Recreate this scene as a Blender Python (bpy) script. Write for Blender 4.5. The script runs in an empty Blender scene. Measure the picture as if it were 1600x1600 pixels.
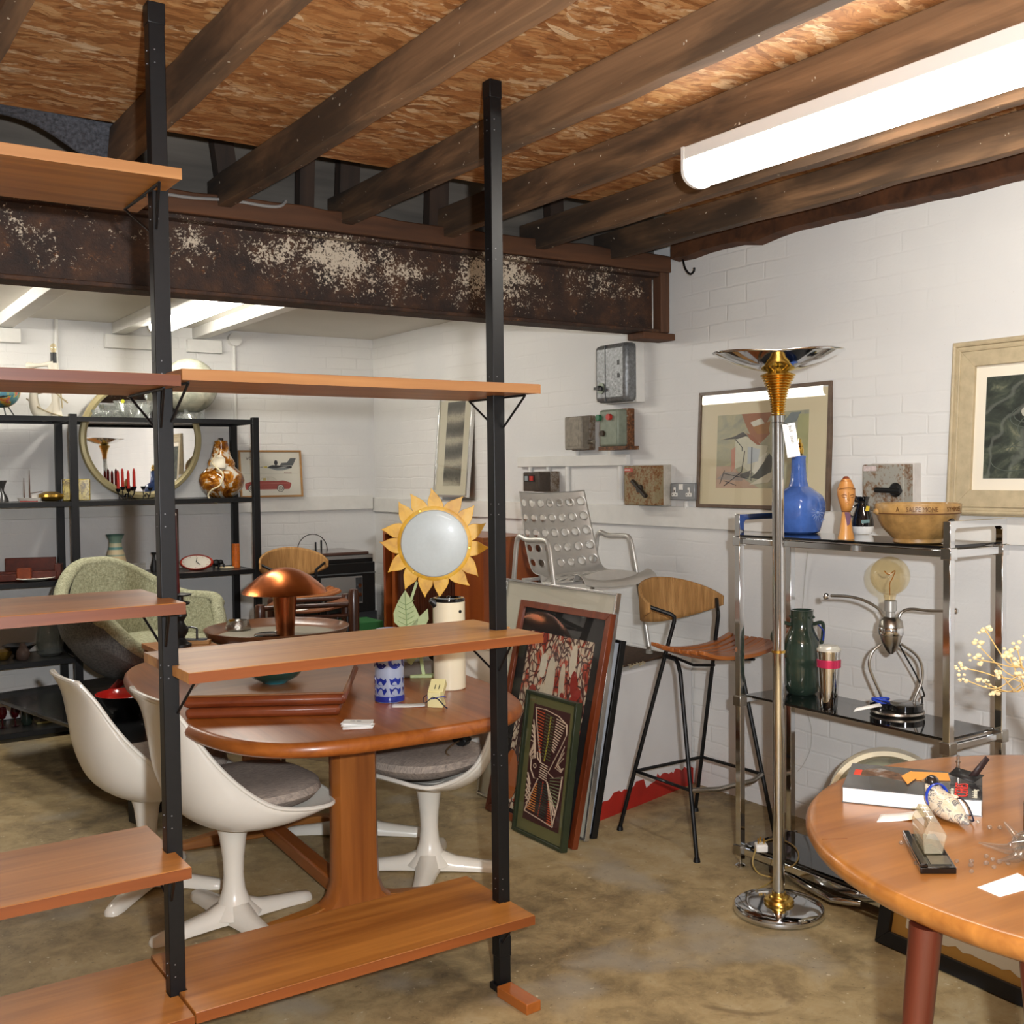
import bpy, bmesh, math, random
from mathutils import Vector, Matrix, Euler
random.seed(7)
C = bpy.context.scene.collection
PI = math.pi
# ---------------------------------------------------------------- camera
F_PX, H = 1700.0, 1.5
YAW, PITCH, ROLL = math.radians(33.9), math.radians(-2.1), -0.0108
FW = Vector((math.sin(YAW)*math.cos(PITCH), math.cos(YAW)*math.cos(PITCH), math.sin(PITCH)))
R0 = Vector((math.cos(YAW), -math.sin(YAW), 0)); U0 = R0.cross(FW)
RT = R0*math.cos(ROLL) + U0*math.sin(ROLL); UP = U0*math.cos(ROLL) - R0*math.sin(ROLL)
EYE = Vector((0, 0, H))
def ray(px, py): return FW + RT*((px-800)/F_PX) - UP*((py-800)/F_PX)
def RZ(px, py, z): d = ray(px, py); return EYE + d*((z-H)/d.z)
def RX(px, py, x): d = ray(px, py); return EYE + d*(x/d.x)
def RY(px, py, y): d = ray(px, py); return EYE + d*(y/d.y)
def RD(px, py, depth): return EYE + ray(px, py)*depth
def depth_of(p): return (Vector(p)-EYE).dot(FW)
cd = bpy.data.cameras.new('camera'); cam = bpy.data.objects.new('camera', cd); C.objects.link(cam)
cd.sensor_width = 36; cd.sensor_fit = 'HORIZONTAL'; cd.lens = 36*F_PX/1600; cd.clip_start = .05
cam.matrix_world = Matrix(((RT.x, UP.x, -FW.x, 0), (RT.y, UP.y, -FW.y, 0), (RT.z, UP.z, -FW.z, H), (0, 0, 0, 1)))
bpy.context.scene.camera = cam
# ---------------------------------------------------------------- colours / materials
def lin(h):
    if isinstance(h, str):
        h = h.lstrip('#'); c = [int(h[i:i+2], 16)/255 for i in (0, 2, 4)]
    else: c = [x/255 for x in h]
    return tuple(x/12.92 if x <= .04045 else ((x+.055)/1.055)**2.4 for x in c) + (1,)
_mc = {}
def newmat(name):
    m = bpy.data.materials.new(name); m.use_nodes = True
    nt = m.node_tree; b = nt.nodes['Principled BSDF']
    return m, nt, b
def nd(nt, t, **kw):
    n = nt.nodes.new(t)
    for k, v in kw.items():
        if k in n.inputs: n.inputs[k].default_value = v
        else: setattr(n, k, v)
    return n
def lk(nt, a, b): nt.links.new(a, b)
def ramp(nt, fac, stops, interp='LINEAR'):
    r = nt.nodes.new('ShaderNodeValToRGB'); r.color_ramp.interpolation = interp
    e = r.color_ramp.elements
    while len(e) < len(stops): e.new(.5)
    for i, (p, c) in enumerate(stops):
        e[i].position = p; e[i].color = c if len(c) == 4 else (*c, 1)
    lk(nt, fac, r.inputs[0]); return r.outputs[0]
def coords(nt, scale=(1, 1, 1), kind='Object', rot=(0, 0, 0), rnd=False):
    tc = nt.nodes.new('ShaderNodeTexCoord'); mp = nt.nodes.new('ShaderNodeMapping')
    mp.inputs['Scale'].default_value = scale; mp.inputs['Rotation'].default_value = rot
    lk(nt, tc.outputs[kind], mp.inputs['Vector'])
    if rnd:
        oi = nt.nodes.new('ShaderNodeObjectInfo'); ml = nd(nt, 'ShaderNodeMath', operation='MULTIPLY'); ml.inputs[1].default_value = 37
        lk(nt, oi.outputs['Random'], ml.inputs[0]); lk(nt, ml.outputs[0], mp.inputs['Location'])
    return mp.outputs[0]
def noise(nt, vec, scale=5, detail=4, rough=.55, dist=0):
    n = nd(nt, 'ShaderNodeTexNoise'); n.inputs['Scale'].default_value = scale; n.inputs['Detail'].default_value = detail
    n.inputs['Roughness'].default_value = rough; n.inputs['Distortion'].default_value = dist
    lk(nt, vec, n.inputs['Vector']); return n.outputs['Fac']
def mixc(nt, fac, a, b, mode='MIX'):
    m = nt.nodes.new('ShaderNodeMix'); m.data_type = 'RGBA'; m.blend_type = mode
    for s, v in ((0, fac), (6, a), (7, b)):
        if hasattr(v, 'is_linked'): lk(nt, v, m.inputs[s])
        else: m.inputs[s].default_value = v
    return m.outputs[2]
def math_(nt, op, a, b=None, clamp=False):
    m = nd(nt, 'ShaderNodeMath', operation=op, use_clamp=clamp)
    for i, v in enumerate((a, b)):
        if v is None: continue
        if hasattr(v, 'is_linked'): lk(nt, v, m.inputs[i])
        else: m.inputs[i].default_value = v
    return m.outputs[0]
def bump(nt, b, h, strength=.3, dist=.01):
    n = nd(nt, 'ShaderNodeBump'); n.inputs['Strength'].default_value = strength; n.inputs['Distance'].default_value = dist
    lk(nt, h, n.inputs['Height']); lk(nt, n.outputs[0], b.inputs['Normal'])
def M(name, col, rough=.5, metal=0, coat=0, var=0, vscale=8, bmp=0, bscale=40, spec=.5, trans=0, ior=1.45, vs=(1, 1, 1)):
    if name in _mc: return _mc[name]
    m, nt, b = newmat(name); c = lin(col)
    b.inputs['Base Color'].default_value = c; b.inputs['Roughness'].default_value = rough; b.inputs['Metallic'].default_value = metal
    b.inputs['Coat Weight'].default_value = coat; b.inputs['Coat Roughness'].default_value = .05
    b.inputs['Specular IOR Level'].default_value = spec; b.inputs['Transmission Weight'].default_value = trans; b.inputs['IOR'].default_value = ior
    if var or bmp:
        v = coords(nt, vs)
        if var:
            f = noise(nt, v, vscale, 5, .6)
            lo = tuple(x*(1-var) for x in c[:3])+(1,); hi = tuple(min(1, x*(1+var)) for x in c[:3])+(1,)
            lk(nt, ramp(nt, f, [(.3, lo), (.7, hi)]), b.inputs['Base Color'])
        if bmp: bump(nt, b, noise(nt, v, bscale, 4), bmp, .004)
    _mc[name] = m; return m
def glass(name, tint='#f4f6f4', rough=.02, body=.0, shine=0):
    """thin clear glass: transparent body, mirror-like edges"""
    if name in _mc: return _mc[name]
    m, nt, b = newmat(name); nt.nodes.remove(b)
    out = nt.nodes['Material Output']
    t = nd(nt, 'ShaderNodeBsdfTransparent'); t.inputs[0].default_value = lin(tint)
    g = nd(nt, 'ShaderNodeBsdfGlossy'); g.inputs['Roughness'].default_value = rough
    fr = nd(nt, 'ShaderNodeFresnel'); fr.inputs[0].default_value = 1.5
    ge = nd(nt, 'ShaderNodeNewGeometry'); ff = math_(nt, 'MULTIPLY', fr.outputs[0], math_(nt, 'SUBTRACT', 1, ge.outputs['Backfacing']))
    if shine: ff = math_(nt, 'ADD', ff, shine, True)
    mx = nd(nt, 'ShaderNodeMixShader'); lk(nt, ff, mx.inputs[0]); lk(nt, t.outputs[0], mx.inputs[1]); lk(nt, g.outputs[0], mx.inputs[2])
    src = mx.outputs[0]
    if body:
        d = nd(nt, 'ShaderNodeBsdfDiffuse'); d.inputs[0].default_value = lin(tint)
        m2 = nd(nt, 'ShaderNodeMixShader'); m2.inputs[0].default_value = body
        lk(nt, src, m2.inputs[1]); lk(nt, d.outputs[0], m2.inputs[2]); src = m2.outputs[0]
    lk(nt, src, out.inputs[0]); _mc[name] = m; return m
def wood(name, dark, light, axis='X', rough=.4, fine=60, coat=0, contrast=(.3, .7)):
    if name in _mc: return _mc[name]
    m, nt, b = newmat(name); s = [fine*.35, fine*.35, fine*.35]; s['XYZ'.index(axis)] = 1.2
    v = coords(nt, s, rnd=True)
    f1 = noise(nt, v, 1.0, 6, .6, .6)
    s2 = [4, 4, 4]; s2['XYZ'.index(axis)] = .5
    v2 = coords(nt, s2, rnd=True); f2 = noise(nt, v2, 1.3, 3, .5, 1.2)
    f = math_(nt, 'ADD', math_(nt, 'MULTIPLY', f1, .6), math_(nt, 'MULTIPLY', f2, .4))
    lk(nt, ramp(nt, f, [(contrast[0], lin(dark)), (contrast[1], lin(light))]), b.inputs['Base Color'])
    b.inputs['Roughness'].default_value = rough; b.inputs['Coat Weight'].default_value = coat; b.inputs['Coat Roughness'].default_value = .15
    bump(nt, b, f1, .05, .002); _mc[name] = m; return m
def emis(name, col, strength):
    if name in _mc: return _mc[name]
    m, nt, b = newmat(name); b.inputs['Base Color'].default_value = (.8, .8, .8, 1)
    b.inputs['Emission Color'].default_value = col; b.inputs['Emission Strength'].default_value = strength
    _mc[name] = m; return m
# ---------------------------------------------------------------- mesh builder
def catmull(pts, n=6, closed=False):
    P = [Vector(p) for p in pts]; out = []; L = len(P)
    for i in range(L if closed else L-1):
        p1, p2 = P[i], P[(i+1) % L]
        p0 = P[i-1] if (i > 0 or closed) else p1*2-p2
        p3 = P[(i+2) % L] if (i+2 < L or closed) else p2*2-p1
        for k in range(n):
            t = k/n
            out.append(.5*((2*p1)+(p2-p0)*t+(2*p0-5*p1+4*p2-p3)*t*t+(3*p1-p0-3*p2+p3)*t**3))
    if not closed: out.append(P[-1])
    return out
class MB:
    def __init__(s): s.v = []; s.f = []; s.mi = []; s.mats = []; s.cur = 0
    def use(s, m):
        if m not in s.mats: s.mats.append(m)
        s.cur = s.mats.index(m); return s
    def add(s, vs, fs):
        o = len(s.v); s.v += [tuple(v) for v in vs]
        for f in fs: s.f.append([i+o for i in f]); s.mi.append(s.cur)
        return s
    def b(s, x0, x1, y0, y1, z0, z1, X=None):
        vs = [Vector((x, y, z)) for z in (z0, z1) for y in (y0, y1) for x in (x0, x1)]
        if X is not None: vs = [X @ v for v in vs]
        return s.add(vs, [(0, 2, 3, 1), (4, 5, 7, 6), (0, 1, 5, 4), (2, 6, 7, 3), (0, 4, 6, 2), (1, 3, 7, 5)])
    def bar(s, p0, p1, w, h, up=(0, 0, 1)):
        """rectangular bar from p0 to p1"""
        p0, p1 = Vector(p0), Vector(p1); d = (p1-p0); L = d.length; d.normalize(); u = Vector(up)
        if abs(d.dot(u)) > .99: u = Vector((0, 1, 0))
        x = d.cross(u).normalized(); y = x.cross(d)
        X = Matrix((( x.x, y.x, d.x, p0.x), (x.y, y.y, d.y, p0.y), (x.z, y.z, d.z, p0.z), (0, 0, 0, 1)))
        return s.b(-w/2, w/2, -h/2, h/2, 0, L, X)
    def rings(s, R, closed_ring=True, caps=True, loop=False):
        n = len(R[0]); vs = [p for r in R for p in r]; fs = []
        m = len(R)
        for i in range(m if loop else m-1):
            a, b2 = i*n, ((i+1) % m)*n
            for j in range(n if closed_ring else n-1):
                k = (j+1) % n; fs.append((a+j, a+k, b2+k, b2+j))
        if caps and closed_ring and not loop: fs += [tuple(range(n))[::-1], tuple(range((m-1)*n, m*n))]
        return s.add(vs, fs)
    def tube(s, pts, r, n=10, closed=False, flat=1.0):
        P = [Vector(p) for p in pts]; L = len(P); R = []; x = None
        for i in range(L):
            if closed: d = P[(i+1) % L]-P[i-1]
            else: d = P[min(i+1, L-1)]-P[max(i-1, 0)]
            if d.length < 1e-9: d = Vector((0, 0, 1))
            d.normalize()
            if x is None:
                u = Vector((0, 0, 1)) if abs(d.z) < .9 else Vector((1, 0, 0)); x = d.cross(u).normalized()
            else:
                x = (x-d*x.dot(d)).normalized()
            y = d.cross(x); rr = r[i] if isinstance(r, (list, tuple)) else r
            R.append([P[i]+x*(rr*math.cos(2*PI*k/n))+y*(rr*flat*math.sin(2*PI*k/n)) for k in range(n)])
        return s.rings(R, True, True, closed)
    def cyl(s, p0, p1, r0, r1=None, n=24): return s.tube([p0, p1], [r0, r0 if r1 is None else r1], n)
    def lathe(s, prof, c=(0, 0, 0), n=40, X=None, sx=1, sy=1):
        c = Vector(c); R = []
        for r, z in prof:
            r = max(r, 1e-4); R.append([Vector((c.x+r*sx*math.cos(2*PI*k/n), c.y+r*sy*math.sin(2*PI*k/n), c.z+z)) for k in range(n)])
        if X is not None: R = [[X @ p for p in q] for q in R]
        return s.rings(R)
    def sphere(s, c, r, n=24, sx=1, sy=1, sz=1):
        m = n//2; return s.lathe([(r*math.sin(PI*i/m), -r*sz*math.cos(PI*i/m)) for i in range(m+1)], c, n, None, sx, sy)
    def prism(s, poly, z0, z1, X=None):
        n = len(poly); vs = [Vector((p[0], p[1], z)) for z in (z0, z1) for p in poly]
        if X is not None: vs = [X @ v for v in vs]
        fs = [tuple(range(n))[::-1], tuple(range(n, 2*n))]+[(i, (i+1) % n, n+(i+1) % n, n+i) for i in range(n)]
        return s.add(vs, fs)
    def grid(s, fn, nu, nv, wrap=False):
        vs = [fn(i/nu, j/nv) for i in range(nu+1) for j in range(nv+1)]; w = nv+1
        return s.add(vs, [(i*w+j, i*w+j+1, (i+1)*w+j+1, (i+1)*w+j) for i in range(nu) for j in range(nv)])
    def mesh(s, name, mat, inv=None, ang=38):
        me = bpy.data.meshes.new(name); vs = s.v if inv is None else [inv @ Vector(v) for v in s.v]
        me.from_pydata(vs, [], s.f)
        bm = bmesh.new(); bm.from_mesh(me); bmesh.ops.recalc_face_normals(bm, faces=bm.faces); bm.to_mesh(me); bm.free()
        for m in ([mat] if mat is not None else [])+[]: me.materials.append(m)
        if mat is None:
            for m in s.mats: me.materials.append(m)
            for p, k in zip(me.polygons, s.mi): p.material_index = k
        for p in me.polygons: p.use_smooth = True
        me.set_sharp_from_angle(angle=math.radians(ang)); return me
WM = {}
def wm(o): return WM.get(o.name, Matrix.Identity(4))
def link(name, me, parent):
    o = bpy.data.objects.new(name, me); C.objects.link(o)
    if parent is not None: o.parent = parent
    return o
def part(name, mb, mat, parent, bevel=0, solid=0, sub=0, label=None, ang=38, stuff=False):
    o = link(name, mb.mesh(name, mat, wm(parent).inverted(), ang), parent); WM[o.name] = wm(parent)
    mods(o, bevel, solid, sub)
    if label: o['label'] = label
    if stuff: o['kind'] = 'stuff'
    return o
def mods(o, bevel=0, solid=0, sub=0):
    if solid: m = o.modifiers.new('solid', 'SOLIDIFY'); m.thickness = solid; m.offset = 0
    if bevel: m = o.modifiers.new('bevel', 'BEVEL'); m.width = bevel; m.segments = 2; m.limit_method = 'ANGLE'; m.angle_limit = math.radians(40)
    if sub: m = o.modifiers.new('sub', 'SUBSURF'); m.levels = sub; m.render_levels = sub
def tag(o, label, cat, group=None):
    o['label'] = label; o['category'] = cat
    if group: o['group'] = group
    return o
def thing(name, label, cat, loc=(0, 0, 0), rz=0, group=None):
    o = bpy.data.objects.new(name, None); C.objects.link(o); o.empty_display_size = .05
    place(o, loc, rz); return tag(o, label, cat, group)
def place(o, loc, rz=0, rot=None):
    o.location = loc; o.rotation_euler = rot if rot else (0, 0, rz)
    WM[o.name] = Matrix.Translation(Vector(loc)) @ o.rotation_euler.to_matrix().to_4x4()
def one(name, mb, mat, label, cat, group=None, bevel=0, solid=0, sub=0, ang=38):
    """a thing that is one mesh; origin under its middle"""
    xs = [v[0] for v in mb.v]; ys = [v[1] for v in mb.v]; zs = [v[2] for v in mb.v]
    c = Vector(((min(xs)+max(xs))/2, (min(ys)+max(ys))/2, min(zs)))
    o = link(name, mb.mesh(name, mat, Matrix.Translation(-c), ang), None); o.location = c
    WM[o.name] = Matrix.Translation(c); mods(o, bevel, solid, sub)
    return tag(o, label, cat, group)
def struct(name, mb, mat, bevel=0):
    o = link(name, mb.mesh(name, mat), None); o['kind'] = 'structure'; mods(o, bevel); return o
def dup(root, loc, rz, label, group=None):
    r = root.copy(); C.objects.link(r); place(r, loc, rz); r['label'] = label
    if group: r['group'] = group
    for ch in list(root.children):
        c = ch.copy(); C.objects.link(c); c.parent = r
        for g in list(ch.children):
            d = g.copy(); C.objects.link(d); d.parent = c
    return r
def frame_M(o, x, y):
    """matrix with origin o, x axis x, y axis y (unit), z = x cross y"""
    x = Vector(x).normalized(); z = x.cross(Vector(y)).normalized(); y = z.cross(x); o = Vector(o)
    return Matrix(((x.x, y.x, z.x, o.x), (x.y, y.y, z.y, o.y), (x.z, y.z, z.z, o.z), (0, 0, 0, 1)))
def text(name, s, size, X, mat, parent, depth=.0004, align='LEFT', bend=None):
    cu = bpy.data.curves.new(name, 'FONT'); cu.body = s; cu.size = size; cu.extrude = depth; cu.align_x = align; cu.resolution_u = 2
    t = bpy.data.objects.new(name+'_tmp', cu); C.objects.link(t)
    dg = bpy.context.evaluated_depsgraph_get(); me = bpy.data.meshes.new_from_object(t.evaluated_get(dg))
    bpy.data.objects.remove(t); bpy.data.curves.remove(cu)
    if bend: 
        for v in me.vertices: v.co = bend(v.co)
    else: me.transform(X)
    me.transform(wm(parent).inverted()); me.materials.clear(); me.materials.append(mat); me.name = name
    return link(name, me, parent)
# ---------------------------------------------------------------- room materials
TEAK = wood('teak', '#7a4518', '#b87a36', 'X', .42, 70, .10)
TEAK_EDGE = wood('teak_edge', '#5c2c0e', '#8a4a1d', 'X', .45, 60, .06)
TEAK_Y = wood('teak_y', '#74380f', '#ac6328', 'Y', .34, 70, .12)
TEAK_LIT = wood('teak_lit', '#94602a', '#cf9650', 'X', .42, 70, .10); EDGE_LIGHT = wood('edge_light', '#85552b', '#b0804e', 'X', .45, 60, .06); EDGE_RED = wood('edge_red', '#50230f', '#74401f', 'X', .45, 60, .06)  # the lighter teak is a lit copy, shelf glare put into its colour
TEAK_Z = wood('teak_z', '#743c14', '#a8652a', 'Z', .35, 60, .2)
MAHOG = wood('mahogany', '#5a2412', '#8a4522', 'X', .3, 50, .3)
DARKWOOD = wood('dark_wood', '#2a150c', '#4f2a18', 'Z', .35, 50, .2)
BLACK_METAL = M('black_metal', '#0e0f11', .42, .15, var=.2, vscale=60)
BLACK = M('black_plain', '#131313', .45)
BLACK_GLOSS = M('black_gloss', '#0b0b0c', .12, 0, .6)
CHROME = M('chrome', '#d9dbdd', .07, 1)
STEEL = M('brushed_steel', '#a9a49b', .28, 1, var=.12, vscale=30)
ALU = M('aluminium', '#cbc8c1', .38, .55, var=.06, vscale=20)
BRASS = M('brass', '#dfb85c', .24, 1)
WHITE_PLASTIC = M('white_plastic', '#e6e3dc', .3, 0, .2)
SHELL_WHITE = M('shell_white', '#e4dfd3', .28, 0, .25, var=.03, vscale=6)
PAPER = M('paper', '#f2f0ea', .7)
WHITE_PAINT = M('white_paint', '#dedcd6', .5, var=.05, vscale=9, bmp=.15, bscale=30)
CREAM = M('cream_plastic', '#e9dfc2', .25, 0, .3)
GLASS = glass('clear_glass'); PANE = glass('pane_glass', '#fdfdfc', .01); SMOKED = glass('smoked_glass', '#2a2b2a', .03, .35)
def brick(name, axes):
    m, nt, b = newmat(name)
    tc = nt.nodes.new('ShaderNodeTexCoord'); sp = nd(nt, 'ShaderNodeSeparateXYZ'); cb = nd(nt, 'ShaderNodeCombineXYZ')
    lk(nt, tc.outputs['Object'], sp.inputs[0]); lk(nt, sp.outputs[axes[0]], cb.inputs[0]); lk(nt, sp.outputs[axes[1]], cb.inputs[1])
    wob = nd(nt, 'ShaderNodeTexNoise'); wob.inputs['Scale'].default_value = 7; lk(nt, cb.outputs[0], wob.inputs['Vector'])
    ad = nd(nt, 'ShaderNodeVectorMath', operation='MULTIPLY_ADD'); ad.inputs[1].default_value = (.022, .022, 0)
    lk(nt, wob.outputs['Color'], ad.inputs[0]); lk(nt, cb.outputs[0], ad.inputs[2])
    br = nd(nt, 'ShaderNodeTexBrick'); br.inputs['Scale'].default_value = 1; br.inputs['Brick Width'].default_value = .232
    br.inputs['Row Height'].default_value = .078; br.inputs['Mortar Size'].default_value = .007; br.inputs['Mortar Smooth'].default_value = .9
    lk(nt, ad.outputs[0], br.inputs['Vector'])
    n1 = noise(nt, tc.outputs['Object'], 9, 5, .6); n2 = noise(nt, tc.outputs['Object'], 45, 4, .6); n3 = noise(nt, tc.outputs['Object'], 1.6, 3, .5)
    fade = ramp(nt, n3, [(.42, (.04, .04, .04)), (.66, (.9, .9, .9))])
    mort = math_(nt, 'MULTIPLY', br.outputs['Fac'], fade)
    h = math_(nt, 'ADD', math_(nt, 'MULTIPLY', mort, -.8), math_(nt, 'ADD', math_(nt, 'MULTIPLY', n1, .7), math_(nt, 'MULTIPLY', n2, .25)))
    col = ramp(nt, n3, [(.3, lin('#d9d8d6')), (.7, lin('#e6e4df'))])
    col = mixc(nt, math_(nt, 'MULTIPLY', mort, .07), col, lin('#9a958c'))
    sp2 = noise(nt, tc.outputs['Object'], 130, 2, .5)
    col = mixc(nt, ramp(nt, sp2, [(.73, (0, 0, 0)), (.76, (.35, .35, .35))]), col, lin('#8f8778'))
    lk(nt, col, b.inputs['Base Color']); b.inputs['Roughness'].default_value = .55
    bump(nt, b, h, .34, .010); return m
BRICK_R = brick('painted_brick_right', ('Y', 'Z')); BRICK_B = brick('painted_brick_back', ('X', 'Z'))
def concrete():
    m, nt, b = newmat('concrete_floor'); v = coords(nt)
    n1 = noise(nt, v, 1.3, 6, .62, .5); n2 = noise(nt, v, 9, 8, .72, .4); n3 = noise(nt, v, 60, 4, .6); n4 = noise(nt, v, 2.2, 3, .5)
    f = math_(nt, 'ADD', math_(nt, 'MULTIPLY', n1, .55), math_(nt, 'MULTIPLY', n2, .45))
    c = ramp(nt, f, [(.32, lin('#51432f')), (.43, lin('#83714f')), (.53, lin('#a59067')), (.66, lin('#b3a584'))])
    c = mixc(nt, ramp(nt, n4, [(.56, (0, 0, 0)), (.66, (.7, .7, .7))]), c, lin('#9b9382'))
    c = mixc(nt, ramp(nt, n3, [(.28, (.55, .55, .55)), (.38, (0, 0, 0))]), c, lin('#453b2d'))
    n5 = noise(nt, v, 38, 3, .5); c = mixc(nt, ramp(nt, n5, [(.68, (0, 0, 0)), (.73, (.8, .8, .8))]), c, lin('#cbbfa2'))
    n6 = noise(nt, v, 3.1, 4, .6, 1); c = mixc(nt, ramp(nt, n6, [(.62, (0, 0, 0)), (.72, (.55, .55, .55))]), c, lin('#5d4a32'))
    lk(nt, c, b.inputs['Base Color']); b.inputs['Roughness'].default_value = .62
    bump(nt, b, math_(nt, 'ADD', n2, math_(nt, 'MULTIPLY', n3, .3)), .2, .01); return m
def osb():
    m, nt, b = newmat('strand_board'); tc = nt.nodes.new('ShaderNodeTexCoord')
    def layer(sx, sy, rot, dist, seed):
        mp = nt.nodes.new('ShaderNodeMapping'); mp.inputs['Rotation'].default_value = (0, 0, rot); mp.inputs['Location'].default_value = (seed, seed*.7, 0)
        lk(nt, tc.outputs['Object'], mp.inputs[0])
        w = nd(nt, 'ShaderNodeTexNoise'); w.inputs['Scale'].default_value = 7; lk(nt, mp.outputs[0], w.inputs['Vector'])
        a = nd(nt, 'ShaderNodeVectorMath', operation='MULTIPLY_ADD'); a.inputs[1].default_value = (dist, dist, 0); lk(nt, w.outputs['Color'], a.inputs[0]); lk(nt, mp.outputs[0], a.inputs[2])
        sc = nd(nt, 'ShaderNodeVectorMath', operation='MULTIPLY'); sc.inputs[1].default_value = (sx, sy, 0); lk(nt, a.outputs[0], sc.inputs[0])
        vo = nd(nt, 'ShaderNodeTexVoronoi', voronoi_dimensions='2D'); vo.inputs['Scale'].default_value = 1; vo.inputs['Randomness'].default_value = 1; lk(nt, sc.outputs[0], vo.inputs['Vector'])
        s2 = nd(nt, 'ShaderNodeSeparateColor'); lk(nt, vo.outputs['Color'], s2.inputs[0]); return s2.outputs[0], vo.outputs['Distance'], sc.outputs[0]
    a, da, va = layer(6, 34, .10, .10, 0); c2, db, vb = layer(7, 42, -.28, .10, 5); c3, dc, vc = layer(9, 48, .45, .08, 11)
    stops = [(.0, lin('#8a5a30')), (.25, lin('#a36c3c')), (.55, lin('#b47f4c')), (.85, lin('#c0925f')), (1, lin('#dcc09a'))]
    A, B2, C3 = ramp(nt, a, stops), ramp(nt, c2, stops), ramp(nt, c3, stops)
    k = noise(nt, tc.outputs['Object'], 13, 3, .6); k2 = noise(nt, tc.outputs['Object'], 17, 3, .6)
    col = mixc(nt, ramp(nt, k, [(.46, (0, 0, 0)), (.54, (1, 1, 1))]), A, B2); col = mixc(nt, ramp(nt, k2, [(.55, (0, 0, 0)), (.6, (1, 1, 1))]), col, C3)
    g = noise(nt, va, 1.0, 5, .7); col = mixc(nt, ramp(nt, g, [(.33, (.6, .6, .6)), (.5, (0, 0, 0))]), col, lin('#7d4a20'))
    sc2 = nd(nt, 'ShaderNodeVectorMath', operation='MULTIPLY'); sc2.inputs[1].default_value = (2.2, 3.4, 1); lk(nt, va, sc2.inputs[0]); g2 = noise(nt, sc2.outputs[0], 1.0, 4, .75, .5)
    col = mixc(nt, ramp(nt, g2, [(.36, (.65, .65, .65)), (.46, (0, 0, 0))]), col, lin('#6a3d1c')); col = mixc(nt, ramp(nt, g2, [(.60, (0, 0, 0)), (.72, (.5, .5, .5))]), col, lin('#d8b888'))
    lk(nt, col, b.inputs['Base Color']); b.inputs['Roughness'].default_value = .6
    bump(nt, b, math_(nt, 'ADD', da, g), .25, .004); return m
def joist_mat():
    m, nt, b = newmat('old_joist_timber'); v = coords(nt, (22, 1.1, 22), rnd=True); v2 = coords(nt, (6, 1.2, 6), rnd=True); v3 = coords(nt)
    g = noise(nt, v, 1, 5, .6, .4); s = noise(nt, v2, 1.2, 4, .6, .6)
    c = ramp(nt, g, [(.3, lin('#5f4630')), (.7, lin('#957150'))]); c = mixc(nt, ramp(nt, s, [(.42, (0, 0, 0)), (.62, (.8, .8, .8))]), c, lin('#463729'))
    sp = nd(nt, 'ShaderNodeSeparateXYZ'); lk(nt, v3, sp.inputs[0])
    soot = math_(nt, 'ADD', math_(nt, 'MULTIPLY', math_(nt, 'SUBTRACT', sp.outputs[1], 1.75), .55), math_(nt, 'MULTIPLY', math_(nt, 'SUBTRACT', s, .5), 1.6), True)
    c = mixc(nt, math_(nt, 'MULTIPLY', soot, .9, True), c, lin('#2b241e'))
    n5 = noise(nt, v3, 42, 2, .5); c = mixc(nt, ramp(nt, n5, [(.72, (0, 0, 0)), (.75, (.9, .9, .9))]), c, lin('#d8cdb8'))
    lk(nt, c, b.inputs['Base Color']); b.inputs['Roughness'].default_value = .7; bump(nt, b, g, .25, .004); return m
def rust_beam():
    m, nt, b = newmat('rusted_beam'); v = coords(nt); n1 = noise(nt, v, 9, 6, .65, .3); n2 = noise(nt, v, 120, 3, .6, .3); n3 = noise(nt, v, 2.3, 4, .6, .6); n4 = noise(nt, v, 32, 6, .7, .6)
    c = ramp(nt, n1, [(.3, lin('#1f1510')), (.5, lin('#382419')), (.7, lin('#53351f'))])
    c = mixc(nt, ramp(nt, n4, [(.60, (0, 0, 0)), (.72, (.7, .7, .7))]), c, lin('#8a5526'))
    sp = nd(nt, 'ShaderNodeSeparateXYZ'); lk(nt, v, sp.inputs[0])
    hz = math_(nt, 'SUBTRACT', 1, math_(nt, 'MULTIPLY', math_(nt, 'ABSOLUTE', math_(nt, 'SUBTRACT', sp.outputs[2], .21)), 4.2), True)
    msk = math_(nt, 'MULTIPLY', ramp(nt, n3, [(.36, (0, 0, 0)), (.62, (1, 1, 1))]), hz)
    flake = math_(nt, 'ADD', math_(nt, 'MULTIPLY', n2, .55), math_(nt, 'ADD', math_(nt, 'MULTIPLY', n4, .45), math_(nt, 'MULTIPLY', math_(nt, 'SUBTRACT', msk, .5), .26)))
    c = mixc(nt, ramp(nt, flake, [(.54, (0, 0, 0)), (.60, (1, 1, 1))]), c, lin('#cbbda8'))
    lk(nt, c, b.inputs['Base Color']); b.inputs['Roughness'].default_value = .7; bump(nt, b, math_(nt, 'ADD', n2, n1), .5, .006); return m
def rusty(name, base, rust, amount=.5, spot='#3c2415'):
    if name in _mc: return _mc[name]
    m, nt, b = newmat(name); v = coords(nt, rnd=True); n1 = noise(nt, v, 16, 6, .7, .5); n2 = noise(nt, v, 85, 4, .7)
    f = math_(nt, 'ADD', math_(nt, 'MULTIPLY', n1, .55), math_(nt, 'MULTIPLY', n2, .45)); a = .68-amount*.36
    c = ramp(nt, f, [(a-.03, lin(base)), (a+.05, lin(rust)), (a+.16, lin(spot))])
    lk(nt, c, b.inputs['Base Color']); b.inputs['Roughness'].default_value = .6; bump(nt, b, f, .3, .004); _mc[name] = m; return m
OSB, CONC, JOIST, RUST = osb(), concrete(), joist_mat(), rust_beam()
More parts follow.
